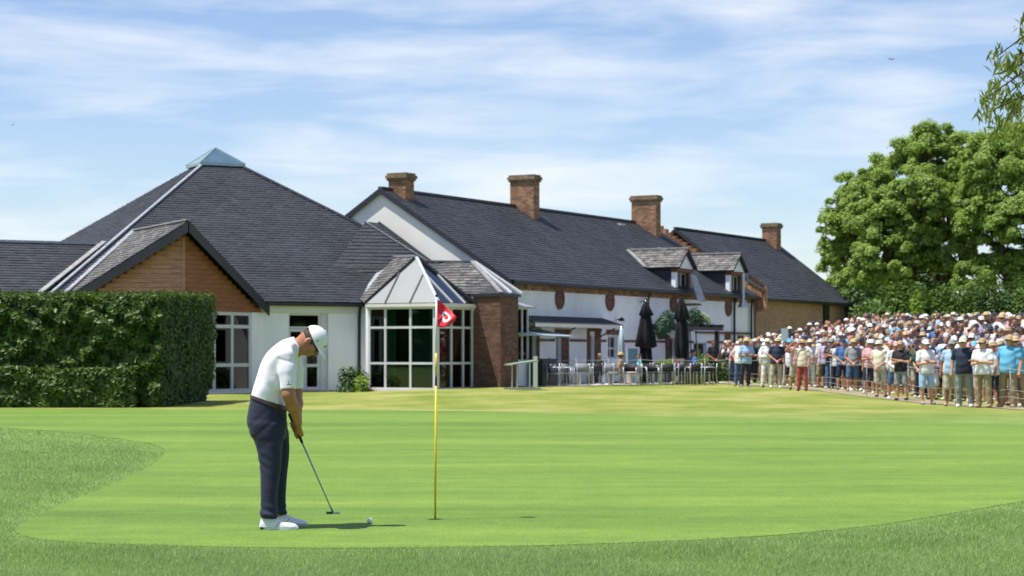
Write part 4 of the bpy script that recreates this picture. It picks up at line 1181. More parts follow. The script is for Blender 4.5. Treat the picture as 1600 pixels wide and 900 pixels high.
# ------------------------------------------------------------------ foliage
def leaf_cloud(name, C, Nrm, size, m, aspect=0.55, up_bias=0.5, spread=0.9, droop=0.0, fold=0.25, drop=0.35):
    """C: leaf centres (n,3); Nrm: preferred outward direction (n,3); each leaf a folded four-cornered blade"""
    n = len(C)
    size = np.broadcast_to(size, (n,)).reshape(n, 1)
    nr = Nrm + RS.normal(0, spread*0.6, (n, 3)); nr[:, 2] += up_bias
    nr /= np.linalg.norm(nr, axis=1, keepdims=True)+1e-9
    rv = RS.normal(0, 1, (n, 3)); rv[:, 2] -= droop*2
    t = rv - nr*np.sum(rv*nr, 1, keepdims=True); t /= np.linalg.norm(t, axis=1, keepdims=True)+1e-9
    if droop > 0.9:
        t = rv/ (np.linalg.norm(rv, axis=1, keepdims=True)+1e-9)
        nr = nr - t*np.sum(nr*t, 1, keepdims=True); nr /= np.linalg.norm(nr, axis=1, keepdims=True)+1e-9
    b = np.cross(nr, t)
    a0 = C - t*size*0.5; a1 = C + t*size*0.5
    mid = C - t*size*0.05 + nr*size*fold*0.0
    s0 = mid + b*size*aspect*0.5 + nr*size*fold*0.4; s1 = mid - b*size*aspect*0.5 + nr*size*fold*0.4
    V = np.stack([a0, s0, a1, s1], 1).reshape(-1, 3)
    k = np.arange(n)*4
    T = np.concatenate([np.stack([k, k+2, k+1], 1), np.stack([k, k+3, k+2], 1)])
    return tri_mesh(name, V, T, m)
def sph(n):
    v = RS.normal(0, 1, (n, 3)); return v/np.linalg.norm(v, axis=1, keepdims=True)

# hedge: clipped block with a lower skirt in front
hx0, hx1 = -17.5, (250-800)/FPX*52
hr1 = (337-800)/FPX*60.5
hedge = empty('clipped_hedge', (-12, 55, 0), 0, 'tall square-clipped dark green hedge with a lower step along its front', 'hedge')
HZ = 2.86
def hedge_top(y): return HZ + 0.035*(y-52)
mb = MB()
mb.poly([(hx0,52.25,0),(hx1-0.15,52.25,0),(hr1-0.25,60.3,0),(hx0,60.3,0)][::-1])
n0 = len(mb.v)
A_ = [(hx0,52.25),(hx1-0.15,52.25),(hr1-0.25,60.3),(hx0,60.3)]
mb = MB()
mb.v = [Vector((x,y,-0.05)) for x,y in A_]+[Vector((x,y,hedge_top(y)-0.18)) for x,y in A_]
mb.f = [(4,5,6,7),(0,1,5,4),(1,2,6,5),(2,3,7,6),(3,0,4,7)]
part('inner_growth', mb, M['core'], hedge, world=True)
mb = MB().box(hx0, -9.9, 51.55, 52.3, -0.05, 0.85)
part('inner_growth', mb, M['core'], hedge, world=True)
def lump(u, v, s=1.0):
    return (np.sin(u*2.1*s+np.sin(v*1.7*s)*1.3)*np.sin(v*2.6*s+np.sin(u*1.9*s)) * 0.6 + np.sin(u*5.3*s+v*3.1)*np.sin(v*6.1*s-u*2.0)*0.4)
def hedge_face(n, kind):
    u = RS.uniform(0, 1, n); v = RS.uniform(0, 1, n)
    if kind == 'front':
        x = hx0+(hx1-hx0)*u; z = 0.75*0+v*HZ; y = 52.0 + 0.0*u
        d = lump(x, z, 1.6)*0.30+lump(x*3.1, z*4.2)*0.08+RS.uniform(-0.16, 0.05, n)
        # upper part leans back a little, rounded shoulder
        y = y + 0.05*z + np.where(z > HZ-0.25, (z-HZ+0.25)**2*2.5, 0) - d
        return np.stack([x, y, z], 1), np.tile([0, -1.0, 0.15], (n, 1))
    if kind == 'end':
        y = 52.1+(60.5-52.1)*u; z = v*(HZ+0.2)
        x = hx1+(hr1-hx1)*(y-52)/8.5 + lump(y, z)*0.07 + RS.uniform(-0.12, 0.04, n)
        # undercut towards the ground at the far end
        x = x - np.clip(1.0-z, 0, 1)*0.35*u
        z = np.minimum(z, hedge_top(y))
        return np.stack([x, y, z], 1), np.tile([1.0, -0.1, 0.1], (n, 1))
    if kind == 'top':
        y = 52.05+8.3*u; x = hx0+(hx1+(hr1-hx1)*(y-52)/8.5-hx0)*v
        z = hedge_top(y)+lump(x, y)*0.05+RS.uniform(-0.10, 0.05, n)
        return np.stack([x, y, z], 1), np.tile([0, 0, 1.0], (n, 1))
    if kind == 'skirt':
        x = hx0+(-9.75-hx0)*u; th_ = v*2.2
        z = 0.95*np.minimum(1, v*1.5); y = 51.45+0.05*z+np.clip(v-0.66, 0, 1)*1.6
        z = z + lump(x, v*2)*0.08+RS.uniform(-0.08, 0.05, n)
        y = y - lump(x, z)*0.10+RS.uniform(-0.05, 0.1, n)
        nn_ = np.stack([0*x, np.where(v > 0.66, -0.2, -1.0), np.where(v > 0.66, 1.0, 0.15)], 1)
        return np.stack([x, y, z], 1), nn_
for nm, cnt, sz in (('front', 24000, 0.20), ('end', 15000, 0.13), ('top', 14000, 0.15), ('skirt', 12000, 0.19)):
    Cc, Nn = hedge_face(cnt, nm)
    me = leaf_cloud('foliage', Cc, Nn, RS.uniform(0.6, 1.25, cnt)*sz, M['leaf_hedge'], aspect=0.5, up_bias=0.35, spread=0.8)
    me.transform(wmat(hedge).inverted())
    put('foliage', me, hedge)
cnt = 5000
Cc, Nn = hedge_face(cnt, 'top'); Cc[:, 2] += RS.uniform(0, 0.12, cnt)
me = leaf_cloud('foliage', Cc, Nn, 0.12, M['leaf_hedge'], aspect=0.25, up_bias=0, spread=2.0); me.transform(wmat(hedge).inverted()); put('foliage', me, hedge)

def limb(p, q, r0, r1, wob=0.25, n=7):
    pts = []; L_ = (q-p).length
    off = Vector((random.uniform(-1,1), random.uniform(-1,1), random.uniform(-0.5,0.5)))*wob*L_*0.25
    for i in range(n):
        f = i/(n-1)
        pts.append(p.lerp(q, f)+off*math.sin(f*math.pi)+Vector((random.uniform(-1,1), random.uniform(-1,1), random.uniform(-1,1)))*L_*0.015)
    return pts, [r0+(r1-r0)*i/(n-1) for i in range(n)]
def tree(name, base, lobes, label, leafm, nleaf=90000, lsize=0.2, clump_r=0.55, trunk_r=0.38, fork=2.6, cat='tree', aspect=0.6, density=1.0):
    """lobes: list of (centre, radius); limbs run from the trunk to the lobes, leaves sit in clumps over the lobes"""
    th = empty(name, base, 0, label, cat)
    tb = Vector(base); top = tb+Vector((0.2,0,fork))
    mb = MB(); p_, r_ = limb(tb+Vector((0,0,-0.3)), top, trunk_r*1.25, trunk_r*0.85, 0.1); mb.tube(p_, r_, 10)
    part('trunk', mb, M['bark'], th, world=True, smooth=True)
    clumps = []; cw = []
    for i, (c, r) in enumerate(lobes):
        c = Vector(c)
        fk = tb.lerp(top, 0.75+0.25*random.random())
        mb = MB(); p_, r_ = limb(fk, c, trunk_r*0.5, trunk_r*0.12, 0.5, 9); mb.tube(p_, r_, 7)
        for k in range(7):
            d = Vector(sph(1)[0]); d.z = abs(d.z)*0.7-0.1
            s_ = p_[-1-random.randint(0, 4)]
            e_ = c+d*r*0.85
            p2, r2 = limb(s_, e_, trunk_r*0.16, 0.02, 0.5, 6); mb.tube(p2, r2, 5)
        part('limb', mb, M['bark'], th, world=True, smooth=True)
        nc = int(r*r*4*math.pi/(clump_r*clump_r*2.2)*density)
        for d in sph(nc):
            if d[2] < -0.55 and random.random() < 0.6: continue
            rr = r*(random.uniform(0.62, 1.02)+(random.uniform(0, 0.22) if random.random() < 0.3 else 0))
            clumps.append((c.x+d[0]*rr, c.y+d[1]*rr, c.z+d[2]*rr*0.92)); cw.append(d)
    clumps = np.array(clumps); cw = np.array(cw)
    # drop clumps deep inside other lobes
    keep_ = np.ones(len(clumps), bool)
    for c, r in lobes:
        keep_ &= np.linalg.norm(clumps-np.array(c), axis=1) > r*0.50
    clumps, cw = clumps[keep_], cw[keep_]
    per = max(6, nleaf//len(clumps))
    Cc = np.repeat(clumps, per, 0); W_ = np.repeat(cw, per, 0)
    csz = np.repeat(RS.uniform(0.45, 1.35, len(clumps)), per)[:, None]*clump_r
    dd = sph(len(Cc)); dd[:, 2] = np.where(dd[:, 2] < -0.35, -dd[:, 2], dd[:, 2])
    Cc = Cc + dd*csz*np.array([1, 1, 0.9])*RS.uniform(0.45, 1.3, (len(Cc), 1))
    nn_ = dd*0.9+W_*0.35
    me = leaf_cloud('crown', Cc, nn_, RS.uniform(0.7, 1.3, len(Cc))*lsize, leafm, aspect=aspect, up_bias=0.25, spread=0.5)
    me.transform(wmat(th).inverted())
    put('crown', me, th)
    return th
def LP(px, py, rpx, D): 
    p = P(px, py, D); return (tuple(p), rpx/FPX*D)
DT = 116
lobA = [LP(1350,322,56,DT), LP(1330,400,46,DT+1), LP(1400,290,55,DT+2), LP(1455,250,56,DT), LP(1415,372,58,DT-2.5), LP(1350,445,40,DT-1),
        LP(1480,330,50,DT-2), LP(1500,262,56,DT+2), LP(1400,455,44,DT-1), LP(1322,450,30,DT), LP(1455,430,44,DT+2), LP(1306,352,26,DT), LP(1375,350,50,DT-3), LP(1440,310,48,DT-4), LP(1480,400,50,DT-3), LP(1520,320,44,DT-3), LP(1430,450,48,DT+3), LP(1380,410,50,DT-4)]
tree('broad_tree', (P(1462,480,DT).x, DT, 1.3), lobA, 'big round leafy tree with sunlit pale green clumps, behind the crowd beside the brick barn', M['leaf_tree'], 250000, 0.20, 0.38, density=0.66)
DT2 = 110
lobB = [LP(1560,262,58,DT2), LP(1610,240,60,DT2+2), LP(1545,345,46,DT2), LP(1600,345,60,DT2-1), LP(1565,425,46,DT2+1), LP(1625,430,55,DT2), LP(1660,300,70,DT2), LP(1520,440,32,DT2)]
tree('broad_tree', (P(1585,480,DT2).x, DT2, 1.3), lobB, 'leafy green tree at the far right, joined to the round tree by its crown', M['leaf_tree'], 180000, 0.20, 0.38, density=0.66)
# shrubs in the shade below the trees
def shrub(name, base, w, h, d, label, leafm, n=5000, ls=0.14, cat='shrub', group=None, stems=True, up=0.4):
    th = empty(name, base, 0, label, cat, group)
    dd = sph(n); dd[:, 2] = np.abs(dd[:, 2])
    rr = RS.uniform(0.45, 1.0, (n, 1))**0.5*(1+0.16*np.sin(dd[:, :1]*7+dd[:, 1:2]*5+base[0]))*(1+0.1*np.sin(dd[:, 2:3]*9+base[0]*3))
    Cc = dd*rr*np.array([w/2, d/2, h*0.95])
    Cc[:, 2] += 0.03
    put('foliage', leaf_cloud('foliage', Cc, dd, RS.uniform(0.6, 1.3, n)*ls, leafm, up_bias=up), th)
    if stems:
        mb = MB()
        for k in range(6):
            a = random.uniform(0, 6.28); mb.tube([Vector((0,0,-0.1)), Vector((math.cos(a)*w*0.15, math.sin(a)*d*0.15, h*0.4)), Vector((math.cos(a)*w*0.3, math.sin(a)*d*0.3, h*0.75))], [0.03, 0.02, 0.008], 5)
        part('stem', mb, M['bark'], th)
    return th
sp = [(1352,108,3.4,3.2),(1385,106,3.6,3.0),(1420,106,3.6,3.0),(1456,107,3.8,3.3),(1496,105,3.8,3.0),(1535,104,3.8,3.4),(1578,103,3.8,3.2),(1628,102,4.0,3.6)]
for i, (px_, D_, w_, h_) in enumerate(sp):
    x_ = (px_-800)/FPX*D_
    where = ['leafy shrub just beyond the corner of the brick barn, behind the crowd', 'leafy shrub under the outer edge of the round tree', 'leafy shrub in the shade under the round tree', 'leafy shrub in front of the round tree trunk',
             'leafy shrub between the two tree trunks', 'leafy shrub beside the trunk of the far right tree', 'leafy shrub below the crown of the far right tree', 'leafy shrub at the right edge of the photograph behind the crowd'][i]
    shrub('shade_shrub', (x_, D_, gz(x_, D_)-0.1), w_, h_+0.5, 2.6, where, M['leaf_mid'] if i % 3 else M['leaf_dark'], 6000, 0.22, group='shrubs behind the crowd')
# bright sapling in front of the shrubs
x_ = (1432-800)/FPX*101; shrub('young_sapling', (x_, 101, gz(x_, 100)), 1.2, 2.5, 1.2, 'small bright green sapling in the middle behind the top row of spectators', M['leaf_lime'], 1400, 0.2)

# drooping branches of a nearer tree whose trunk is outside the picture
DN = 27.0
nt_ = empty('drooping_tree', (P(1760,0,DN).x, DN, 0), 0, 'nearer tree whose hanging olive leaves enter at the top right corner', 'tree')
tb = Vector((P(1760,0,DN).x, DN, 0)); tt = Vector((P(1735,0,DN).x, DN+0.3, 6.3))
mb = MB(); p_, r_ = limb(tb, tt, 0.24, 0.08, 0.1, 9); mb.tube(p_, r_, 10); part('trunk', mb, M['bark'], nt_, world=True, smooth=True)
allC = []; allN = []
tips = [(1598,48,12,16),(1600,70,10,14),(1560,100,16,34),(1578,118,16,40),(1592,105,14,30),(1600,130,18,40),(1550,152,14,36),(1570,165,20,60),(1590,175,20,60),(1605,190,24,60),(1542,190,12,26),(1560,205,16,40),(1535,170,10,18),(1585,215,18,44),(1605,225,18,40),(1548,225,9,22)]
mb = MB()
for (px_, py_, rp, nl) in tips:
    e_ = P(px_, py_-14, DN+random.uniform(-0.5,0.5)); s_ = Vector((tt.x-random.uniform(0,0.4), DN+random.uniform(-0.3,0.4), min(6.0, e_.z+random.uniform(0.1,0.8))))
    mid = s_.lerp(e_, 0.55)+Vector((0,0,0.22))
    mb.tube([s_, mid, e_, e_+Vector((-0.02,0,-0.15))], [0.03, 0.016, 0.008, 0.004], 5)
    for k in range(nl):
        f = random.random()
        q = Vector((random.gauss(0,1)*rp*0.5/FPX*DN, random.gauss(0,0.18), random.gauss(0,1)*rp*0.55/FPX*DN-0.03))
        allC.append(tuple(e_+q)); allN.append((random.gauss(0,1), -0.6, random.gauss(0,0.4)))
# more of the crown outside the frame
crown_c = Vector((P(1790,0,DN).x, DN+0.4, 6.4))
for k in range(46):
    d_ = Vector(sph(1)[0]); e_ = crown_c+Vector((d_.x*2.0, d_.y*2.0, d_.z*1.5))
    if (e_.x/e_.y*FPX+800) < 1622: continue
    s_ = tb.lerp(tt, random.uniform(0.62, 1.0)); mid = s_.lerp(e_, 0.55)+Vector((0,0,0.25))
    mb.tube([s_, mid, e_, e_+Vector((0,0,-0.35))], [0.045, 0.022, 0.010, 0.004], 5)
    for q_ in range(170):
        c_ = e_+Vector((random.gauss(0,0.33), random.gauss(0,0.33), random.gauss(-0.15,0.36)))
        if (c_.x/c_.y*FPX+800) > 1606: allC.append(tuple(c_)); allN.append((random.gauss(0,1), random.gauss(0,1), 0.2))
part('limb', mb, M['bark'], nt_, world=True, smooth=True)
allC = np.array(allC); allN = np.array(allN)
me = leaf_cloud('crown', allC, allN, RS.uniform(0.7, 1.35, len(allC))*0.165, M['leaf_olive'], aspect=0.24, up_bias=0, spread=0.6, droop=1.0, fold=0.15)
me.transform(wmat(nt_).inverted()); put('crown', me, nt_)

# birds
def bird(px_, py_, D_, span, label):
    b_ = empty('bird', P(px_, py_, D_), R(random.uniform(0,360)), label, 'bird')
    put('body', MB().ell((0,0,0), (span*0.22, span*0.07, span*0.06), 10, 7).mesh('body', M['black'], True), b_)
    for s_ in (-1, 1):
        w_ = MB(); w_.slab([(0.08*span,0,0.01), (-0.08*span,0,0.01), (-0.12*span,s_*0.28*span,0.10*span), (-0.08*span,s_*0.5*span,0.05*span), (0.06*span,s_*0.26*span,0.12*span)][::s_], 0.008)
        part('wing', w_, M['fascia'], b_)
    t_ = MB().slab([(-0.18*span,0.04*span,0), (-0.18*span,-0.04*span,0), (-0.32*span,-0.05*span,0), (-0.32*span,0.05*span,0)][::-1], 0.006); part('tail', t_, M['fascia'], b_)
bird(1393, 93, 110, 0.42, 'small dark bird flying high above the trees')
bird(20, 195, 150, 0.35, 'tiny dark bird in the sky at the far left edge')

# ------------------------------------------------------------------ terrace planting
def px_ground(px_, py_, z=None):
    D_ = 70.0
    for _ in range(12):
        x_ = (px_-800)/FPX*D_; zz_ = gz(x_, D_)+0.03
        D_ = (CAMZ-zz_)*FPX/(py_-HOR)
    return Vector(((px_-800)/FPX*D_, D_, zz_))
k_ = Pv(-1.95,0.2,0)
bp = P(552, 613, 71.0)
shrub('garden_bush', (bp.x, 71.0, -0.02), 1.15, 1.0, 1.0, 'loose green bush at the foot of the black downpipe beside the conservatory', M['leaf_dark'], 1500, 0.12)
bp = P(566, 600, 70.6); 
shrub('flowering_bush', (bp.x, 70.4, 0.0), 0.55, 0.72, 0.6, 'small pale-tipped bush against the corner of the conservatory', M['leaf_lime'], 420, 0.10)
def wall_plant(name, px_, t, w, h, z, label, lm, n, ls=0.14):
    s_ = sx(px_, t); b_ = B(s_, t, z)
    return shrub(name, tuple(b_), w, h, 0.9, label, lm, n, ls, stems=False)
# climbers on the pergola, standing on its posts
PT_ = 1.6
ps0, ps1 = sx(1068, PT_), sx(1122, PT_)
def ptop(px_, py_): s_ = sx(px_, PT_); return CAMZ+(HOR-py_)/FPX*Dat(s_, PT_)
pg = empty('pergola', B((ps0+ps1)/2, PT_, GB), math.atan2(0.875,0.484), 'black timber pergola with climbing plants against the white barn wall', 'pergola')
zb_ = ptop(1110, 512)
part('beam', MB().obox(B(ps0,PT_,zb_-0.12), BU*(ps1-ps0+0.3), BW*0.12, (0,0,0.14)), M['black'], pg, world=True)
part('beam', MB().obox(B(ps0,0.15,zb_-0.12), BU*(ps1-ps0+0.3), BW*0.12, (0,0,0.14)), M['black'], pg, world=True)
for i in range(5):
    a = ps0+(ps1-ps0)*i/4; part('rafter', MB().obox(B(a,0.05,zb_+0.022), BW*1.8, BU*0.08, (0,0,0.12)), M['black'], pg, world=True)
for a in (ps0+0.1, sx(1117,PT_)):
    part('post', MB().obox(B(a,PT_-0.02,GB-0.2), BU*0.17, BW*0.17, (0,0,zb_-GB+0.06)), M['black'], pg, world=True)
def climber(px_, py0, py1, wpx, lm, n, label, ls):
    s_ = sx(px_, PT_-0.4); D_ = Dat(s_, PT_); sc = D_/FPX
    z0_ = CAMZ+(HOR-py1)*sc; z1_ = CAMZ+(HOR-py0)*sc
    b_ = B(s_, PT_-0.5, GB)
    th = empty('climbing_plant', b_, 0, label, 'climber')
    dd = sph(n); rr = RS.uniform(0.5, 1.0, (n,1))
    Cc = dd*rr*np.array([wpx*sc*0.5, 0.5, (z1_-z0_)/2]); Cc[:, 2] += (z0_+z1_)/2-GB
    Cc[:, 2] += 0.15*np.sin(Cc[:, 0]*5)
    put('foliage', leaf_cloud('foliage', Cc, dd, RS.uniform(0.6,1.3,n)*ls, lm, up_bias=0.5), th)
    part('stem', MB().tube([Vector((0,0,-0.05)), Vector((0.06,0,1.1)), Vector((0,0,(z0_+z1_)/2-GB))], [0.035,0.03,0.02], 6), M['bark'], th)
climber(1042, 486, 528, 34, M['leaf_blue'], 1500, 'dark blue-green climber against the barn wall just before the second black parasol', 0.13)
climber(1081, 482, 520, 44, M['leaf_blue'], 1500, 'dark green climber on the middle of the pergola, behind the pale flowers', 0.13)
climber(1090, 492, 512, 56, M['leaf_pale'], 1300, 'creamy flowering climber spilling over the pergola top', 0.13)
for (px_, t_, w_, h_, lb) in ((1096,3.4,1.0,1.0,'low green shrub beside the pergola doorway'),(1113,3.0,1.1,1.15,'low green shrub below the black pergola post'),(1132,3.2,1.2,1.0,'low green shrub where the terrace meets the crowd')):
    wall_plant('low_shrub', px_, t_, w_, h_, GB, lb, M['leaf_dark'], 700, 0.12)
def planter(px_, t, label, lm, h=0.65):
    s_ = sx(px_, t); th = empty('planter', B(s_, t, GB), math.atan2(0.875,0.484), label, 'planter')
    part('box', MB().obox(B(s_-0.45,t,GB), BU*0.9, BW*0.32, (0,0,0.42)), M['fascia'], th, world=True, bevel=0.015)
    n = 260; V = []; T = []
    for i in range(n):
        a = random.uniform(0,6.28); l_ = random.uniform(0.5,1.0)*h; lean = random.uniform(0.05,0.5)*l_
        b_ = B(s_+random.uniform(-0.4,0.4), t+random.uniform(0.05,0.27), GB+0.4); d_ = Vector((math.cos(a),math.sin(a),0)); q = Vector((-d_.y,d_.x,0))*0.014
        k = len(V); V += [b_-q, b_+q, b_+d_*lean*0.4+Vector((0,0,l_*0.65))-q, b_+d_*lean*0.4+Vector((0,0,l_*0.65))+q, b_+d_*lean+Vector((0,0,l_))]
        T += [(k,k+1,k+3),(k,k+3,k+2),(k+2,k+3,k+4)]
    me = tri_mesh('grasses', np.array([tuple(v) for v in V]), np.array(T), M[lm]); me.transform(wmat(th).inverted()); put('grasses', me, th)
planter(1030, 2.2, 'dark planter box of upright green grasses just past the first folded parasol', 'leaf_tree')
planter(1043, 1.4, 'dark planter box of green grasses beside the brick door jamb', 'leaf_tree')
planter(1100, 2.6, 'dark planter box of bright lime grasses near the pergola doorway', 'leaf_lime', 0.85)
planter(1078, 4.2, 'dark planter box of lime grasses behind the blue-capped diner', 'leaf_lime', 0.6)

# ------------------------------------------------------------------ folded parasols
M['canvas'] = mat('black_canvas', (0.006, 0.0055, 0.008), 0.95, var=0.25, scale=6)
M['canvas_lt'] = mat('pale_canvas', (0.34, 0.43, 0.48), 0.8, var=0.1, scale=4)
def parasol(px_, py_base, py_top, prof, label, t=5.2, canvas='canvas', pleats=8):
    b_ = px_ground(px_, py_base)
    sc = b_.y/FPX
    H_ = (py_base-py_top)*sc
    th = empty('folded_parasol', b_, 0, label, 'parasol', None)
    put('pole', MB().tube([(0,0,0.03),(0,0,H_*0.99)], 0.035, 10).mesh('pole', M['steel'], True), th)
    put('base', MB().lathe([(0.34,0.0),(0.34,0.06),(0.10,0.09),(0.055,0.30),(0.05,0.32)], n=20).mesh('base', M['fascia']), th)
    for nm, pr, ph in prof:
        def fr(a, r, z, ph=ph): return r*(1+0.26*math.cos(a*6+ph+z*1.4)*min(1, r*6)+0.10*math.sin(a*3+z*5))
        mb = MB().lathe([((py_base-a)*0+r*sc, (py_base-a)*sc) for r, a in pr], n=48, fr=fr)
        put(nm, mb.mesh(nm, M[canvas], True), th)
    return th
parasol(1009, 599, 468, [('canopy', [(10,544),(14.5,541),(12,520),(8,500),(5.5,487)], 0.0), ('lower_canopy', [(7,596),(9,592),(9,565),(8,540)], 1.2), ('vent_cap', [(7,494),(10,492),(5,478),(0.8,469)], 0.6)], 'tall folded black parasol standing nearer the conservatory')
parasol(1064.5, 600, 463, [('canopy', [(5,560),(8,556),(10,540),(8.5,515),(6.5,495)], 0.4), ('vent_cap', [(8,500),(11,497),(7,480),(2.5,466),(0.8,463)], 1.0)], 'tall folded black parasol in front of the pergola climbers')
parasol(971, 599, 509, [('canopy', [(4,575),(5.5,570),(4.5,540),(2.5,515)], 0.2)], 'slim folded pale blue parasol beside the square barn window', canvas='canvas_lt')
# slim pale awning fixed to the barn next to the brick block
def awn(px_, py_, t): s_ = sx(px_, t); return B(s_, t, CAMZ+(HOR-py_)/FPX*Dat(s_, t))
aw = empty('awning', B(1.6, 0.8, 2.3), math.atan2(0.875,0.484), 'thin pale blue-grey awning slanting over the first barn doors', 'awning')
sA, sB = sx(822,1.4), sx(897,1.4); zA = CAMZ+(HOR-520)/FPX*Dat(sA,1.4)
part('canopy', MB().slab([B(sA,1.4,zA-0.06), B(sB,1.4,zA-0.10), B(sB,0.03,zA+0.16), B(sA,0.03,zA+0.2)], 0.035), M['canvas_lt'], aw, world=True)
for q_ in (sA+0.1, sB-0.1): part('arm', MB().bar(B(q_,0.03,zA-0.25), B(q_,1.3,zA-0.11), 0.03), M['alu'], aw, world=True)

# ------------------------------------------------------------------ terrace furniture
M['weave'] = mat('dark_weave', (0.03, 0.028, 0.032), 0.7, var=0.4, scale=40)
M['weave_gr'] = mat('grey_weave', (0.22, 0.23, 0.27), 0.7, var=0.2, scale=40)
M['tabletop'] = mat('pale_tabletop', (0.66, 0.68, 0.66), 0.35, var=0.08)
def make_chair(back='weave'):
    t = empty('terrace_chair')
    put('seat', MB().box(-0.23,0.23,-0.23,0.22,0.43,0.46).mesh('seat', M[back]), t)
    mb = MB(); n = 7
    for i in range(n+1):                       # curved back
        a = R(200+140*i/n); c_ = Vector((0.27*math.cos(a)*-1, 0.25*math.sin(a)*-1*0.9-0.02, 0))
        mb.v += [Vector((c_.x, c_.y, 0.50)), Vector((c_.x*1.05, c_.y*1.15, 0.80))]
    mb.f = [(2*i, 2*i+2, 2*i+3, 2*i+1) for i in range(n)]
    o_ = put('backrest', mb.mesh('backrest', M[back], True), t); sm = o_.modifiers.new('solid', 'SOLIDIFY'); sm.thickness = 0.02
    for x_ in (-0.24, 0.24):
        put('leg', MB().tube([(x_,-0.25,0),(x_*0.98,-0.22,0.45),(x_*1.02,-0.20,0.66)], 0.0135, 6).mesh('leg', M['alu'], True), t)
        put('leg', MB().tube([(x_,0.28,0),(x_*0.98,0.23,0.45),(x_,0.27,0.82)], 0.0135, 6).mesh('leg', M['alu'], True), t)
        put('armrest', MB().tube([(x_*1.02,-0.20,0.66),(x_*1.06,-0.05,0.68),(x_*1.04,0.25,0.66)], 0.016, 6).mesh('armrest', M['alu'], True), t)
    return t
def make_table(w=0.7, m='tabletop'):
    t = empty('terrace_table')
    put('table_top', MB().box(-w/2,w/2,-w/2,w/2,0.71,0.74).mesh('table_top', M[m]), t)
    put('column', MB().tube([(0,0,0.02),(0,0,0.71)], 0.035, 8).mesh('column', M['alu'], True), t)
    for a in (45, 135):
        c_, s_ = math.cos(R(a))*0.33, math.sin(R(a))*0.33
        put('foot', MB().bar((-c_,-s_,0.022),(c_,s_,0.022),0.05,0.03).mesh('foot', M['alu']), t)
    return t
chA = make_chair('weave'); chB = make_chair('weave_gr'); tb0 = make_table()
def stand(proto, first, pos, rz, label, cat, group):
    o = proto if first else copy_tree(proto)
    o.location = pos; o.rotation_euler = (0, 0, rz)
    set_tags(o, label, cat, group)
    return o
tables = [(893,601.5),(921,600.5),(944,602),(976,600),(997,602),(1032,601.5),(1058,600.5),(1090,600.5)]
tl = ['pale square cafe table nearest the leaning chairs', 'pale square cafe table in front of the first brick door', 'pale square cafe table where the grey-haired diner sits', 'pale square cafe table below the slim pale blue parasol',
      'pale square cafe table just before the first black parasol', 'pale square cafe table between the two black parasols', 'pale square cafe table at the foot of the second black parasol', 'pale square cafe table at the crowd end of the terrace']
TPOS = []
for i, (px_, py_) in enumerate(tables):
    p_ = px_ground(px_, py_-1.5); TPOS.append(p_)
    stand(tb0, i == 0, p_, R(random.uniform(0,45)), tl[i], 'table', 'cafe tables on the terrace')
chairs = [(868,603,70,'B'),(878,602,75,'B'),(887,603,80,'B'),(905,602,-40,'B'),(913,603,170,'B'),(932,602,200,'A'),(938,600,30,'A'),(955,602,150,'B'),(964,601,190,'B'),(985,602,-10,'A'),(1005,600.5,185,'A'),
          (1016,602,20,'A'),(1024,600.3,200,'A'),(1042,602,185,'A'),(1049,600.3,10,'A'),(1067,601.7,190,'A'),(1077,601,160,'A'),(1083,602,200,'A'),(1099,601,170,'A'),(1107,602,-80,'A')]
first = {'A': True, 'B': True}
where = ['first of the grey chairs, next to the folding table', 'second grey chair in the leaning row', 'third grey chair in the leaning row', 'grey chair turned towards the first brick door', 'grey chair with its back to the lawn before the brick door',
         'dark woven chair nearest the grey-haired diner', 'dark woven chair behind the grey-haired diner', 'grey chair before the square barn window', 'grey chair beside the slim pale blue parasol', 'dark woven chair between the pale blue and the first black parasol',
         'dark woven chair against the foot of the first black parasol', 'dark woven chair just past the first black parasol', 'dark woven chair in front of the grass planter', 'dark woven chair halfway between the black parasols',
         'dark woven chair behind the table between the black parasols', 'dark woven chair with its back to the lawn by the second black parasol', 'dark woven chair beside the diner in the blue cap', 'dark woven chair between the second black parasol and the pergola post',
         'dark woven chair at the last table by the crowd', 'dark woven chair turned sideways at the end of the terrace']
for i, (px_, py_, a, k) in enumerate(chairs):
    p_ = px_ground(px_, py_-0.5)
    stand(chA if k == 'A' else chB, first[k], p_, R(a), where[i], 'chair', 'metal armchairs on the terrace'); first[k] = False
# folding table with white legs and boards by the brick block
p_ = px_ground(817, 608.5)
ft = empty('folding_table', p_, R(20), 'pale green folding table with splayed white legs against the brick block', 'table')
put('table_top', MB().slab([(-0.55,-0.35,0.86),(0.45,-0.35,1.0),(0.45,0.35,1.0),(-0.55,0.35,0.86)], 0.04).mesh('table_top', mat('pale_green_top', (0.30,0.36,0.28), 0.5)), ft)
for x_, y_ in ((-0.3,-0.25),(0.15,-0.25),(-0.3,0.25),(0.35,0.25)):
    put('leg', MB().bar((x_,y_,0.03),(x_,y_,0.88+x_*0.14),0.028).mesh('leg', M['whitep']), ft)
put('foot_bar', MB().bar((-0.6,-0.25,0.03),(0.55,-0.25,0.03),0.05).mesh('foot_bar', M['lead']), ft)
put('foot_bar', MB().bar((-0.6,0.25,0.03),(0.55,0.25,0.03),0.05).mesh('foot_bar', M['lead']), ft)
for px_, h_, lb in ((836.5,1.1,'narrow upright white board standing at the terrace end of the folding table'),):
    q = px_ground(px_, 604.5); o = part('white_board', MB().box(-0.08,0.08,-0.02,0.02,0,h_), M['alu']); o.location = q; set_tags(o, lb, 'board')
q = px_ground(842, 603); o = empty('dark_cabinet', q+Vector((0,0.6,0)), math.atan2(0.875,0.484), 'low black serving cabinet behind the folding table', 'cabinet')
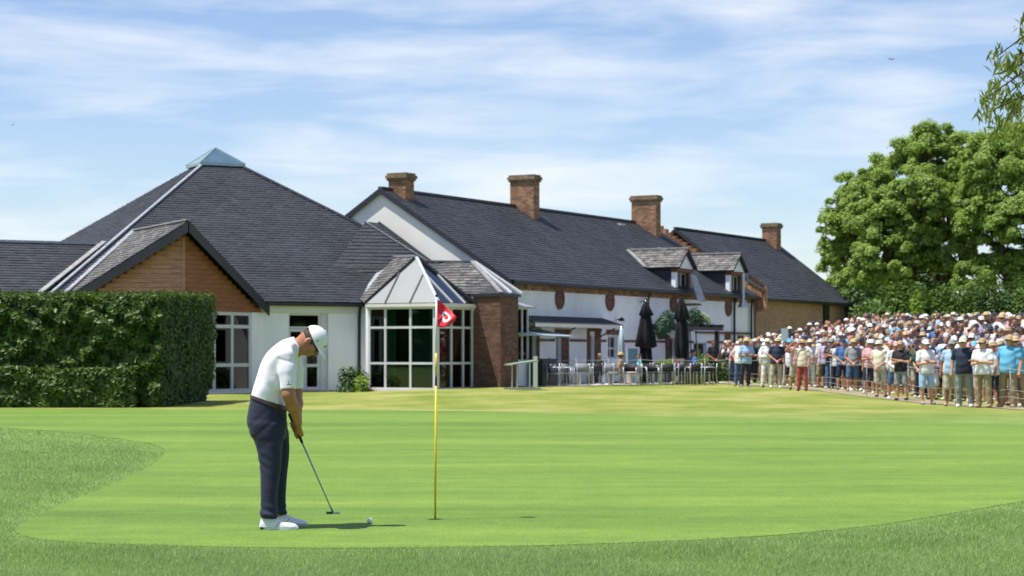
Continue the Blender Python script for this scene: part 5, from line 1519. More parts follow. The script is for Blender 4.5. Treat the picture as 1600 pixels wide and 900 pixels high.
put('carcass', MB().box(-0.2,1.0,-0.25,0.25,0,0.95).mesh('carcass', M['black']), o); put('top', MB().box(-0.23,1.03,-0.28,0.28,0.952,1.0).mesh('top', M['fascia']), o)
for i in range(2): put('cabinet_door', MB().box(-0.19+0.6*i,0.39+0.6*i,-0.272,-0.252,0.06,0.9).mesh('cabinet_door', M['fascia']), o)
# menu board
q = px_ground(992, 600); mbd = empty('menu_board', q+Vector((0,1.2,0)), R(15), 'white framed notice board standing beside the first black parasol', 'notice board')
put('frame', MB().box(-0.26,-0.20,0,0.04,0.0,1.45).box(0.20,0.26,0,0.04,0.0,1.45).box(-0.2,0.2,0,0.04,1.39,1.45).box(-0.2,0.2,0,0.04,0.62,0.68).mesh('frame', M['whitep']), mbd)
put('panel', MB().box(-0.2,0.2,0.012,0.028,0.68,1.39).mesh('panel', M['lantern']), mbd)
# wooden post with black hanging shelf
# pale sign inside the crowd
sx_ = (1226-800)/FPX*80; g_ = gz(sx_, 80)
sg = empty('crowd_sign', (sx_, 80, g_), R(-8), 'plain pale blue-green upright board on a post sticking out of the crowd', 'sign')
put('post', MB().tube([(0,0,0),(0,0,1.7)], 0.025, 8).mesh('post', M['alu'], True), sg)
zt_ = CAMZ+(HOR-513)/FPX*80-g_; put('board', MB().box(-0.14,0.14,-0.03,-0.005,zt_-0.85,zt_).mesh('board', mat('pale_board', (0.42,0.55,0.52), 0.5, var=0.05)), sg)

# ------------------------------------------------------------------ rope barrier
M['rope'] = mat('pale_rope', (0.42, 0.42, 0.40), 0.7)
M['post'] = mat('grey_post', (0.34, 0.35, 0.36), 0.5, 0.4)
posts = []
ylist = [46.5, 50.5, 54.5, 58.5, 62.5, 66.5, 70.5, 74.5, 78.5]
for y_ in ylist: posts.append(Vector((fl(y_)-0.50, y_, 0)))
tpts = [px_ground(a, 601) for a in (1138, 1100, 1050, 1000, 950, 900, 858)]
posts += [Vector((p.x, p.y-0.35, 0)) for p in tpts]
pp = MB().tube([(0,0,-0.2),(0,0,1.06)], 0.012, 8).lathe([(0.022,1.06),(0.026,1.075),(0.012,1.10)], n=8).mesh('barrier_post', M['post'], True)
lb = ['grey rope post outside the near end of the crowd', 'grey rope post in front of the blue polo spectator at the near end', 'grey rope post by the white shirt near the crowd front', 'grey rope post a third of the way along the crowd front', 'grey rope post just before the middle of the crowd front', 'grey rope post at the middle of the crowd front',
      'grey rope post past the middle of the crowd front', 'grey rope post towards the far end of the crowd front', 'grey rope post near the far end of the crowd front', 'grey rope post between the terrace and the crowd', 'grey rope post before the last cafe table', 'grey rope post before the second black parasol',
      'grey rope post before the first black parasol', 'grey rope post before the square barn window', 'grey rope post before the first brick door', 'grey rope post at the folding table end of the terrace']
for i, p_ in enumerate(posts):
    o = put('barrier_post', pp); o.location = (p_.x, p_.y, gz(p_.x, p_.y)); set_tags(o, lb[i], 'post', 'posts of the rope barrier')
def rope(h, label, a0=0, a1=None, rad=0.008):
    pts = []
    seq = posts[a0:a1]
    for a, b in zip(seq[:-1], seq[1:]):
        for k in range(6):
            f = k/6; q = a.lerp(b, f); pts.append(Vector((q.x-0.02, q.y, gz(q.x, q.y)+h-0.05*math.sin(f*math.pi))))
    pts.append(Vector((seq[-1].x-0.02, seq[-1].y, gz(seq[-1].x, seq[-1].y)+h)))
    o = part('barrier_rope', MB().tube(pts, rad, 6), M['rope'], smooth=True); set_tags(o, label, 'rope')
rope(1.0, 'top rope of the barrier running past the crowd and along the terrace')
rope(0.48, 'middle rope of the barrier in front of the crowd legs', 0, 10, 0.0055)
rope(0.30, 'lowest rope of the barrier in front of the crowd shins', 0, 10, 0.0055)

# ------------------------------------------------------------------ flagstick, cup, ball
M['yellow'] = mat('yellow_paint', (0.78, 0.55, 0.02), 0.35, var=0.05)
M['flagred'] = mat('red_flag_cloth', (0.70, 0.012, 0.03), 0.55, var=0.06, scale=5)
M['flagwhite'] = mat('white_print', (0.85, 0.82, 0.84), 0.6, var=0.02)
fb = ground_at(680, 812)
fs = empty('flagstick', fb, 0, 'yellow golf flagstick with black and white bands, standing in the hole', 'flagstick')
sc_ = fb.y/FPX
def fz(py_): return (812-py_)*sc_
def fx(py_): return (812-py_)*sc_*0.006
def seg(nm, p0, p1, r, m):
    put(nm, MB().tube([(fx(p0),0,fz(p0)),(fx(p1),0,fz(p1))], r, 14).mesh(nm, m, True), fs)
seg('lower_pole', 814, 603, 0.0092, M['yellow']); seg('black_band', 603, 585, 0.0092, M['black']); seg('yellow_band', 585, 552, 0.0100, M['yellow']); seg('white_top', 552, 464, 0.0085, M['creamp'])
put('finial', MB().ell((fx(462),0,fz(462)), (0.012,0.012,0.014), 10, 8).mesh('finial', M['black'], True), fs)
def FS(u, v):
    """flag surface in photo pixels (u along the fly, v down the hoist), cloth hanging in soft folds"""
    top = Vector((682+32*u, 466+29*u**1.05)); bot = Vector((684+21*u, 510.5+2.2*math.sin(u*math.pi)-3.5*u))
    rim = top.lerp(bot, v)
    bulge = 4.5*math.sin(v*math.pi)*u
    x_ = rim.x+bulge*0.4; y_ = rim.y
    dep = 0.035*math.sin(u*5.2+v*1.5)*(0.3+u)+0.02*math.sin(v*4+u*2)
    return Vector(((x_-680)*sc_, dep-0.012*0, (812-y_)*sc_))
flag = empty('golf_flag', fb+Vector((0,0,fz(490))), 0, 'red golf flag hanging from the stick, printed with a white looped letter', 'flag')
mb = MB(); nu, nv = 22, 16
for i in range(nu+1):
    for j in range(nv+1):
        mb.v.append(fb+FS(i/nu, j/nv))
for i in range(nu):
    for j in range(nv):
        a = i*(nv+1)+j; mb.f.append((a, a+1, a+nv+2, a+nv+1))
o = part('cloth', mb, M['flagred'], flag, world=True, smooth=True); o.modifiers.new('solid', 'SOLIDIFY').thickness = 0.003
# the printed mark: a looped 'e' drawn as a ribbon lying on the cloth
path = []
for k in range(36):
    a = R(205-330*k/35)
    path.append((0.50+0.195*math.cos(a)*0.95, 0.50-0.185*math.sin(a)))
path2 = [(0.37,0.72),(0.45,0.60),(0.52,0.47),(0.565,0.40)]
def ribbon(path, w):
    mb = MB(); n = len(path)
    for i, (u, v) in enumerate(path):
        a = path[max(i-1,0)]; b = path[min(i+1,n-1)]; d = Vector((b[0]-a[0], b[1]-a[1])).normalized(); q = Vector((-d.y, d.x))*w/2
        for s_ in (-1, 1):
            p_ = fb+FS(min(1,max(0,u+q.x*s_)), min(1,max(0,v+q.y*s_)))+Vector((0,-0.004,0)); mb.v.append(p_)
    mb.f = [(2*i, 2*i+1, 2*i+3, 2*i+2) for i in range(n-1)]
    return mb
part('printed_mark', ribbon(path, 0.105), M['flagwhite'], flag, world=True, smooth=True)
part('printed_mark', ribbon([(0.345,0.46),(0.34,0.58),(0.37,0.70),(0.45,0.76),(0.50,0.66)], 0.10), M['flagwhite'], flag, world=True, smooth=True)
# hole
mb = MB(); n = 28; r_ = 0.054
for k in range(n):
    t = 2*math.pi*k/n; mb.v.append(Vector((r_*math.cos(t), r_*math.sin(t), 0)))
mb.f = [tuple(range(n))]
hole = empty('golf_hole', fb+Vector((0,0,0.0055)), 0, 'golf hole at the foot of the flagstick', 'hole')
put('dark_opening', mb.mesh('dark_opening', M['core']), hole)
mb = MB()
for k in range(n):
    t = 2*math.pi*k/n; rr = (0.054, 0.064)
    for q in rr: mb.v.append(Vector((q*math.cos(t), q*math.sin(t), 0.0012)))
mb.f = [(2*k, 2*k+1, (2*k+3) % (2*n), (2*k+2) % (2*n)) for k in range(n)]
put('rim', mb.mesh('rim', mat('hole_rim', (0.09,0.10,0.03), 0.9)), hole)
# ball
bp_ = ground_at(577.5, 818.5); r_b = 0.0235
m_, t_, b_ = new_mat('golf_ball_white'); b_.inputs['Base Color'].default_value = (0.83,0.84,0.85,1); b_.inputs['Roughness'].default_value = 0.3
vo = t_.nodes.new('ShaderNodeTexVoronoi'); vo.inputs['Scale'].default_value = 230; tc_ = t_.nodes.new('ShaderNodeTexCoord'); t_.links.new(tc_.outputs['Object'], vo.inputs['Vector'])
bu = t_.nodes.new('ShaderNodeBump'); bu.inputs['Strength'].default_value = 0.5; bu.inputs['Distance'].default_value = 0.001; t_.links.new(vo.outputs['Distance'], bu.inputs['Height']); t_.links.new(bu.outputs[0], b_.inputs['Normal'])
bm = bmesh.new(); bmesh.ops.create_icosphere(bm, subdivisions=4, radius=r_b); me = bpy.data.meshes.new('golf_ball'); bm.to_mesh(me); bm.free(); me.materials.append(m_)
me.polygons.foreach_set('use_smooth', [True]*len(me.polygons))
o = put('golf_ball', me); o.location = bp_+Vector((0,0,r_b+0.004)); set_tags(o, 'white golf ball on the green between the putter and the flagstick', 'ball')

# woodland belt added out of view behind the camera to darken the window reflections
n = 60000
an_ = RS.uniform(R(-205), R(25), n); hh_ = 11+2.5*np.sin(an_*23)+1.8*np.sin(an_*57+1); zz_ = RS.uniform(0, 1, n)**0.8*hh_
rr_ = 125+RS.uniform(-4, 4, n)
tl_ = put('unseen_woodland', leaf_cloud('unseen_woodland', np.stack([np.cos(an_)*rr_, np.sin(an_)*rr_+30, zz_], 1), np.stack([-np.cos(an_), -np.sin(an_), 0*an_+0.3], 1), RS.uniform(1.2, 2.6, n), M['leaf_dark']), kind='stuff')
set_tags(tl_, 'unseen belt of dark trees added behind the camera for the windows to reflect', 'unseen_woodland')
# ------------------------------------------------------------------ bodies: smooth distance fields turned into one continuous surface
class Field:
    def __init__(s, lo, hi, h):
        s.lo = np.array(lo, np.float32); s.h = h
        s.n = np.ceil((np.array(hi)-np.array(lo))/h).astype(int)+1
        s.d = np.full(s.n, 9.0, np.float32)
        s.ax = [s.lo[i]+h*np.arange(s.n[i], dtype=np.float32) for i in range(3)]
    def win(s, lo, hi):
        a = np.maximum(0, np.floor((np.array(lo)-s.lo)/s.h).astype(int)); b = np.minimum(s.n, np.ceil((np.array(hi)-s.lo)/s.h).astype(int)+1)
        sl = tuple(slice(a[i], b[i]) for i in range(3))
        g = np.meshgrid(*[s.ax[i][sl[i]] for i in range(3)], indexing='ij')
        return sl, g
    def add(s, sl, v, k):
        o = s.d[sl]
        if k > 0:
            hh = np.maximum(k-np.abs(o-v), 0)/k
            s.d[sl] = np.minimum(o, v)-hh*hh*k*0.25
        else: s.d[sl] = np.minimum(o, v)
    def sub(s, sl, v, k):
        o = s.d[sl]; v = -v
        hh = np.maximum(k-np.abs(o-v), 0)/k
        s.d[sl] = np.maximum(o, v)+hh*hh*k*0.25
    def cap(s, a, b, ra, rb, k=0.02, off=0.0, cut=None):
        a = np.array(a, float); b = np.array(b, float); ra += off; rb += off
        m = max(ra, rb)+2*k+3*s.h
        sl, g = s.win(np.minimum(a, b)-m, np.maximum(a, b)+m)
        if 0 in g[0].shape: return
        ab = b-a; l2 = float(ab@ab)+1e-12
        p = [g[i]-a[i] for i in range(3)]
        t = np.clip((p[0]*ab[0]+p[1]*ab[1]+p[2]*ab[2])/l2, 0, 1)
        v = np.sqrt((p[0]-ab[0]*t)**2+(p[1]-ab[1]*t)**2+(p[2]-ab[2]*t)**2)-(ra+(rb-ra)*t)
        s.add(sl, v, k)
    def ell(s, c, r, k=0.02, off=0.0, rot=None, sub=False):
        c = np.array(c, float); r = np.array(r, float)+off
        m = max(r)+2*k+3*s.h
        sl, g = s.win(c-m, c+m)
        if 0 in g[0].shape: return
        p = [g[i]-c[i] for i in range(3)]
        if rot is not None:
            rt = np.array(rot)       # columns: local axes in world
            p = [p[0]*rt[0][j]+p[1]*rt[1][j]+p[2]*rt[2][j] for j in range(3)]
        k0 = np.sqrt((p[0]/r[0])**2+(p[1]/r[1])**2+(p[2]/r[2])**2)
        k1 = np.sqrt((p[0]/r[0]**2)**2+(p[1]/r[1]**2)**2+(p[2]/r[2]**2)**2)+1e-9
        v = k0*(k0-1)/k1
        if sub: s.sub(sl, v, k)
        else: s.add(sl, v, k)
    def loft(s, tab, k=0.02, cy=None, sq=2.0):
        """tab rows (z, xc, rx, yc, ry) rising in z: a smooth column of ellipses"""
        tab = sorted(tab); z_ = np.array([t[0] for t in tab])
        zd = np.linspace(z_[0], z_[-1], 60); cols = []
        for q in range(1, 5):
            c = np.interp(zd, z_, [t[q] for t in tab]); kk = np.array([1,2,3,4,3,2,1], float); kk /= kk.sum()
            cols.append(np.convolve(np.pad(c, 3, mode='edge'), kk, 'valid'))
        m = 0.05
        lo = [min(t[1]-t[2] for t in tab)-m, min(t[3]-t[4] for t in tab)-m, z_[0]-m]; hi = [max(t[1]+t[2] for t in tab)+m, max(t[3]+t[4] for t in tab)+m, z_[-1]+m]
        sl, g = s.win(lo, hi)
        zz1 = s.ax[2][sl[2]]
        xc, rx, yc, ry = [np.interp(zz1, zd, c)[None, None, :] for c in cols]
        r = (np.abs((g[0]-xc)/rx)**sq+np.abs((g[1]-yc)/ry)**sq)**(1/sq)
        v = (r-1)*np.minimum(rx, ry)
        e = np.maximum(z_[0]-g[2], g[2]-z_[-1])
        rad = 0.03
        a = np.maximum(v+rad, 0); b = np.maximum(e+rad, 0)
        v = np.minimum(np.maximum(v, e)+rad, 0)+np.sqrt(a*a+b*b)-rad
        s.add(sl, v.astype(np.float32), k)
    def keep(s, nrm, c):
        """cut away everything with nrm.p > c"""
        g = np.meshgrid(*s.ax, indexing='ij')
        s.d = np.maximum(s.d, (g[0]*nrm[0]+g[1]*nrm[1]+g[2]*nrm[2]-c).astype(np.float32))
    def ripple(s, f):
        g = np.meshgrid(*s.ax, indexing='ij'); s.d += f(*g).astype(np.float32)
    def mesh(s, name, mat=None):
        d = s.d; ins = d < 0
        nx, ny, nz = d.shape
        cs = [(i, j, k) for i in (0,1) for j in (0,1) for k in (0,1)]
        def C(i, j, k, a): return a[i:nx-1+i, j:ny-1+j, k:nz-1+k]
        cnt = sum(C(*c, ins).astype(np.int8) for c in cs)
        act = (cnt > 0) & (cnt < 8)
        ii, jj, kk = np.nonzero(act)
        nv = len(ii); idx = np.full(act.shape, -1, np.int64); idx[ii, jj, kk] = np.arange(nv)
        acc = np.zeros((nv, 3)); w = np.zeros(nv)
        for a in cs:
            for ax in range(3):
                if a[ax] == 0:
                    b = list(a); b[ax] = 1
                    v0 = d[ii+a[0], jj+a[1], kk+a[2]]; v1 = d[ii+b[0], jj+b[1], kk+b[2]]
                    cr = (v0 < 0) != (v1 < 0)
                    t = np.where(cr, v0/(v0-v1+1e-12), 0)
                    for q in range(3):
                        acc[:, q] += np.where(cr, a[q]+(t if q == ax else 0), 0)
                    w += cr
        V = (np.stack([ii, jj, kk], 1)+acc/w[:, None])*s.h+s.lo
        F = []
        for ax in range(3):
            sl0 = [slice(0, None)]*3; sl1 = [slice(0, None)]*3
            sl0[ax] = slice(0, -1); sl1[ax] = slice(1, None)
            a = ins[tuple(sl0)]; b = ins[tuple(sl1)]
            ch = a != b
            I = np.array(np.nonzero(ch))
            o1, o2 = [q for q in range(3) if q != ax]
            ok = (I[o1] > 0) & (I[o2] > 0) & (I[o1] < d.shape[o1]-1) & (I[o2] < d.shape[o2]-1)
            I = I[:, ok]
            flip = a[tuple(I)]
            def at(d1, d2):
                J = I.copy(); J[o1] -= d1; J[o2] -= d2
                return idx[tuple(J)]
            q = np.stack([at(1,1), at(0,1), at(0,0), at(1,0)], 1)
            if ax == 1: flip = ~flip
            q[~flip] = q[~flip][:, ::-1]
            F.append(q)
        F = np.concatenate(F)
        me = bpy.data.meshes.new(name)
        me.vertices.add(len(V)); me.vertices.foreach_set('co', V.astype(np.float32).ravel())
        me.loops.add(len(F)*4); me.loops.foreach_set('vertex_index', F.astype(np.int32).ravel())
        me.polygons.add(len(F)); me.polygons.foreach_set('loop_start', np.arange(0, len(F)*4, 4, dtype=np.int32)); me.polygons.foreach_set('loop_total', np.full(len(F), 4, dtype=np.int32))
        me.polygons.foreach_set('use_smooth', [True]*len(F))
        me.update(calc_edges=True); me.validate()
        if mat: me.materials.append(mat)
        return me

def skin_mat(name, c):
    m, t, b = new_mat(name); L = t.links
    n = t.nodes.new('ShaderNodeTexNoise'); n.inputs['Scale'].default_value = 14; n.inputs['Detail'].default_value = 5
    tcn = t.nodes.new('ShaderNodeTexCoord'); L.new(tcn.outputs['Object'], n.inputs['Vector'])
    rr = ramp(t, [(0.3, tuple(x*0.84 for x in c)), (0.7, (min(1, c[0]*1.16), c[1]*1.08, c[2]*1.05))]); L.new(n.outputs['Fac'], rr.inputs['Fac'])
    L.new(rr.outputs['Color'], b.inputs['Base Color']); b.inputs['Roughness'].default_value = 0.5
    b.inputs['Subsurface Weight'].default_value = 0.0
    return m
M['skin_golfer'] = skin_mat('tanned_skin', (0.40, 0.17, 0.09))
M['skin1'] = skin_mat('light_skin', (0.52, 0.29, 0.19)); M['skin2'] = skin_mat('pink_skin', (0.48, 0.22, 0.15)); M['skin3'] = skin_mat('brown_skin', (0.26, 0.125, 0.07))
M['shirt_white'] = mat('white_polo', (0.83, 0.79, 0.88), 0.75, var=0.02, scale=6, bump=0.35, bscale=9, sheen=0.1)
M['navy'] = mat('navy_trousers', (0.009, 0.013, 0.042), 0.75, var=0.15, scale=5, bump=0.35, bscale=10, sheen=0.08)
M['hair'] = mat('brown_hair', (0.05, 0.028, 0.016), 0.7, var=0.4, scale=60)
M['hair_grey'] = mat('grey_hair', (0.30, 0.28, 0.26), 0.7, var=0.3, scale=60)
M['hair_blond'] = mat('fair_hair', (0.34, 0.21, 0.09), 0.7, var=0.3, scale=60)
M['cap_white'] = mat('white_cap_cloth', (0.83, 0.80, 0.86), 0.7, var=0.03)
M['shoe'] = mat('white_shoe', (0.76, 0.78, 0.80), 0.4, var=0.05)
M['darkgloss'] = mat('dark_lens', (0.008, 0.008, 0.01), 0.15)
M['belt'] = mat('brown_belt', (0.055, 0.030, 0.024), 0.5, var=0.2)
M['grip'] = mat('black_grip', (0.010, 0.010, 0.011), 0.7)
M['putter'] = mat('brushed_steel', (0.30, 0.36, 0.38), 0.25, 0.9, var=0.1)
M['putter_dk'] = mat('dark_putter_steel', (0.06, 0.09, 0.09), 0.3, 0.7)

# ------------------------------------------------------------------ the golfer
GD = 15.95; GX = (430-800)/FPX*GD; SC = 829.0
def gx(px_): return (px_-430)/197.0
def gz_(py_): return (829-py_)/197.0
def G(px_, py_, y=0.0): return (gx(px_), y, gz_(py_))
golfer = empty('golfer', (GX, GD, 0.004), 0, 'golfer in white polo, navy trousers and white cap bent over his putter', 'person')
XR, YR = (-0.32, 0.45), (-0.34, 0.34)
HF = np.array([0.56, 0, -0.83]); HU = np.array([0.83, 0, 0.56]); HS = np.cross(HU, HF)    # face forward, crown up, his left
HS = HS/np.linalg.norm(HS); HROT = np.stack([HF, HS, HU], 1)
def HP(f, s_, u, c=None):
    c = np.array(G(488.5, 534)) if c is None else c
    return c+HF*f+HS*s_+HU*u
f = Field((XR[0], YR[0], -0.01), (XR[1], YR[1], 1.66), 0.0062)
# head
f.ell(HP(-0.004,0,0.012), (0.097,0.076,0.098), 0.02, rot=HROT)
f.ell(HP(0.028,0,-0.045), (0.062,0.060,0.062), 0.035, rot=HROT)
f.ell(HP(0.058,0,-0.088), (0.030,0.034,0.024), 0.03, rot=HROT)                 # chin
f.cap(HP(0.078,0,-0.004), HP(0.112,0,-0.036), 0.011, 0.014, 0.014)             # nose
f.ell(HP(0.108,0,-0.040), (0.012,0.018,0.010), 0.010, rot=HROT)
f.ell(HP(0.082,0.030,0.014), (0.018,0.024,0.010), 0.012, rot=HROT); f.ell(HP(0.082,-0.030,0.014), (0.018,0.024,0.010), 0.012, rot=HROT)   # brow
f.ell(HP(0.086,0.031,-0.010), (0.014,0.017,0.012), 0.008, rot=HROT, sub=True); f.ell(HP(0.086,-0.031,-0.010), (0.014,0.017,0.012), 0.008, rot=HROT, sub=True)
f.ell(HP(0.084,0,-0.064), (0.014,0.024,0.007), 0.008, rot=HROT); f.ell(HP(0.081,0,-0.074), (0.013,0.021,0.008), 0.008, rot=HROT)          # lips
for s_ in (-1, 1):
    f.ell(HP(-0.012, s_*0.078, -0.018), (0.018,0.010,0.031), 0.008, rot=HROT)
    f.ell(HP(-0.009, s_*0.088, -0.014), (0.008,0.006,0.018), 0.006, rot=HROT, sub=True)
    f.ell(HP(0.055, s_*0.045, -0.035), (0.03,0.022,0.03), 0.03, rot=HROT)      # cheeks
# neck
f.cap(G(461,546), HP(-0.035,0,-0.035), 0.062, 0.056, 0.04)
f.cap(G(458,552), HP(0.0,0,-0.055), 0.060, 0.045, 0.03)
# trunk and legs under the clothes
for (py_, a, b, ly) in ((556,434,460,0.13),(575,416,456,0.15),(600,404,446,0.14),(625,397,442,0.14),(650,394,442,0.14)):
    f.ell(G((a+b)/2, py_), ((b-a)/2/197-0.01, ly, 0.10), 0.05)
for s_, dx in ((-1, 0), (1, 8)):
    y = s_*0.105
    f.cap(G(419+dx*0.5,662,y*0.9), G(426+dx,728,s_*0.130), 0.075, 0.048, 0.03); f.cap(G(426+dx,728,s_*0.130), G(425+dx,808,s_*0.165), 0.048, 0.034, 0.02)
    f.cap(G(424+dx,812,s_*0.165), G(440+dx,822,s_*0.17), 0.024, 0.014, 0.01)
# arms
def grip_pt(t):    # t metres down the club from the butt end
    return GRIP0+GDIR*t
GRIP0 = np.array(G(452.5,649,-0.01)); GH = np.array(((515-430)/194.0, 0.24, (829-806)/194.0-0.012)); GDIR = GH-GRIP0; GLEN = np.linalg.norm(GDIR); GDIR = GDIR/GLEN
shR, elR, wrR = np.array(G(452,560,-0.195)), np.array(G(456.5,618,-0.235)), np.array(G(467.5,662,-0.075))
shL, elL, wrL = np.array(G(455,560,0.195)), np.array(G(458,618,0.225)), np.array(G(464.5,656,0.055))
for sh, el, wr in ((shR, elR, wrR), (shL, elL, wrL)):
    f.cap(sh, el, 0.062, 0.050, 0.03); f.cap(el, el+(wr-el)*0.45, 0.050, 0.049, 0.02); f.cap(el+(wr-el)*0.4, wr, 0.048, 0.031, 0.02)
# hands: palms on either side of the grip, four fingers curled round it and the thumb down its front
e1 = np.cross(GDIR, np.array([0,1,0])); e1 /= np.linalg.norm(e1); 
if e1[0] < 0: e1 = -e1            # e1: away from the body, e2: across
e2 = np.cross(GDIR, e1); e2 /= np.linalg.norm(e2)
if e2[1] < 0: e2 = -e2
def hand(wr, t0, side):
    """side -1: the near (right) hand"""
    pc = grip_pt(t0+0.045)+e1*0.018+e2*side*0.027
    f.cap(wr, pc-GDIR*0.022, 0.029, 0.026, 0.018)
    f.cap(pc-GDIR*0.030, pc+GDIR*0.016, 0.023, 0.019, 0.012)
    f.cap(pc-GDIR*0.03+e1*0.006, pc+GDIR*0.014+e1*0.010, 0.019, 0.016, 0.012)
    for i in range(4):
        tq = t0+0.014+i*0.0215
        rr_ = 0.0255; fr_ = (0.0098, 0.0104, 0.0100, 0.0088)[i]
        pts = []
        span = (225, 240, 232, 205)[i]
        for q in range(6):
            a = math.radians(62 - (span+30)*q/5); rr_ = 0.040-0.0155*min(1, q/2.0)      # starts outside the palm, wraps behind the grip towards the body
            d_ = e1*math.cos(a)*1.0 + (-e2*side)*math.sin(-a)*-1.0*-1.0
            pts.append(grip_pt(tq+0.003*q)+(e1*math.cos(a)-e2*side*math.sin(-a)*-1.0*-1)*rr_ if False else grip_pt(tq+0.002*q)+(e1*math.cos(a+0.0)+e2*(-side)*math.sin(-a))*rr_)
        for q in range(5):
            f.cap(pts[q], pts[q+1], fr_*(1-0.04*q), fr_*(1-0.04*(q+1)), 0.004)
    th0 = pc-GDIR*0.024-e1*0.012
    th1 = grip_pt(t0+0.055)-e1*0.022+e2*side*0.012; th2 = grip_pt(t0+0.088)-e1*0.0215+e2*side*0.004
    f.cap(th0, th1, 0.0135, 0.0115, 0.008); f.cap(th1, th2, 0.0115, 0.0095, 0.004)
hand(wrL, 0.055, 1); hand(wrR, 0.125, -1)
put('body', f.mesh('body', M['skin_golfer']), golfer)
# shirt
f = Field((XR[0], YR[0], 0.92), (XR[1], YR[1], 1.60), 0.0062)
f.loft([(gz_(p), gx((a+b)/2), (b-a)/2/197, 0.0, ly) for (p,a,b,ly) in ((534,438,465,0.110),(541,430,467,0.150),(552,418,468,0.180),(564,411,467,0.198),(576,405.5,465,0.202),(590,400.5,460,0.198),(605,396,453,0.192),(620,392.5,448.5,0.190),(634,390.5,447.5,0.188),(646,390,447,0.188))], 0.04, sq=2.15)
f.cap(G(451,545,0), G(461,540,0), 0.074, 0.063, 0.03)
for sh, el in ((shR, elR), (shL, elL)):
    hem = sh+(el-sh)*0.88
    f.cap(sh+np.array([-0.01,0,0.005]), sh+(el-sh)*0.35, 0.072, 0.071, 0.035); f.cap(sh+(el-sh)*0.3, hem+np.array([0.002,0,-0.005]), 0.070, 0.066, 0.02)
d_ = (elR-shR)/np.linalg.norm(elR-shR)
def fold_f(x, y, z):
    w = 0.0042*np.sin(24*x-17*z+5*y+1.0)*np.sin(9*z+14*x+7*y)+0.0030*np.abs(np.sin(31*(x*0.85-z*0.42)+9*y))**3*np.clip((1.32-z)*6,0,1)+0.0022*np.sin(55*(x*0.75-z*0.5)+6*y)*np.exp(-((x-0.02)**2)/0.01-((z-1.22)**2)/0.03)
    w += 0.0030*np.sin(60*(x*0.8+z*0.6))*np.exp(-((x-0.03)**2+(z-1.12)**2)/0.012)
    w += 0.0035*np.exp(-((z-1.335+0.28*(x-0.12))**2)/0.00012)*(np.abs(y) > 0.13)*(x > 0.05)
    return w
f.ripple(fold_f)
# cut sleeves square, cut the hem along the belt, open the neck
g = np.meshgrid(*f.ax, indexing='ij')
for sh, el in ((shR, elR), (shL, elL)):
    dd_ = (el-sh)/np.linalg.norm(el-sh); c_ = float(dd_@(sh+(el-sh)*0.86))
    near_arm = np.abs(g[1]-(sh[1]+el[1])/2) < 0.13
    cutv = g[0]*dd_[0]+g[1]*dd_[1]+g[2]*dd_[2]-c_
    f.d = np.where(near_arm & (g[0] > 0.04), np.maximum(f.d, cutv), f.d).astype(np.float32)
belt_n = np.array([-0.345, 0, -0.94]); belt_n /= np.linalg.norm(belt_n)
bc = float(belt_n@np.array(G(420,632.5)))
f.d = np.where((g[0] < 0.10), np.maximum(f.d, g[0]*belt_n[0]+g[2]*belt_n[2]-bc), np.maximum(f.d, g[0]*belt_n[0]+g[2]*belt_n[2]-bc+0.0*g[0]) if False else f.d).astype(np.float32)
f.d = np.where((g[0] < 0.125) & (np.abs(g[1]) < 0.215), np.maximum(f.d, g[0]*belt_n[0]+g[2]*belt_n[2]-bc), f.d).astype(np.float32)
nk = HP(-0.03,0,-0.04)-np.array(G(461,546)); nk = nk/np.linalg.norm(nk); cn = float(nk@np.array(G(462.5,537)))
f.d = np.maximum(f.d, g[0]*nk[0]+g[1]*nk[1]+g[2]*nk[2]-cn).astype(np.float32)
shirt = put('polo_shirt', f.mesh('polo_shirt', M['shirt_white']), golfer)
# collar: a folded band round the neck
ctr = np.array(G(463.2,541.0)); u1 = np.array([0,1,0.0]); u2 = np.cross(nk, u1)
if u2[0] < 0: u2 = -u2
mb = MB(); n = 40
for i in range(n+1):
    a = math.radians(-158+316*i/n)        # opening in front (towards the chin)
    dirv = -u2*math.cos(a)+u1*math.sin(a)
    fr_ = abs(a)/math.pi
    top = ctr+dirv*np.array([0.061]*3)+nk*0.014; mid = ctr+dirv*0.066+nk*0.017; low = ctr+dirv*(0.080+0.012*fr_)-nk*(0.028+0.030*fr_**2)
    mb.v += [Vector(top-nk*0.02), Vector(top), Vector(mid), Vector(low)]
for i in range(n):
    for k in range(3):
        a = 4*i+k; mb.f.append((a, a+1, a+5, a+4))
o = part('collar', mb, M['shirt_white'], shirt, smooth=True); sm = o.modifiers.new('solid', 'SOLIDIFY'); sm.thickness = 0.005
# placket buttons are not visible; sleeve mark as in the photo: a small dark sail-like squiggle
def mark(th, nm, pts, rad, m='navy'):
    return part(nm, MB().tube([Vector(p) for p in pts], rad, 6), M[m], th)
ys = -0.2985
mark(shirt, 'sleeve_mark', [G(455,603.2,ys),G(458.5,602.0,ys-0.002),G(462,602.6,ys)], 0.0035); mark(shirt, 'sleeve_mark', [G(457.4,601.5,ys-0.002),G(457.9,596.5,ys-0.003)], [0.003,0.0012])
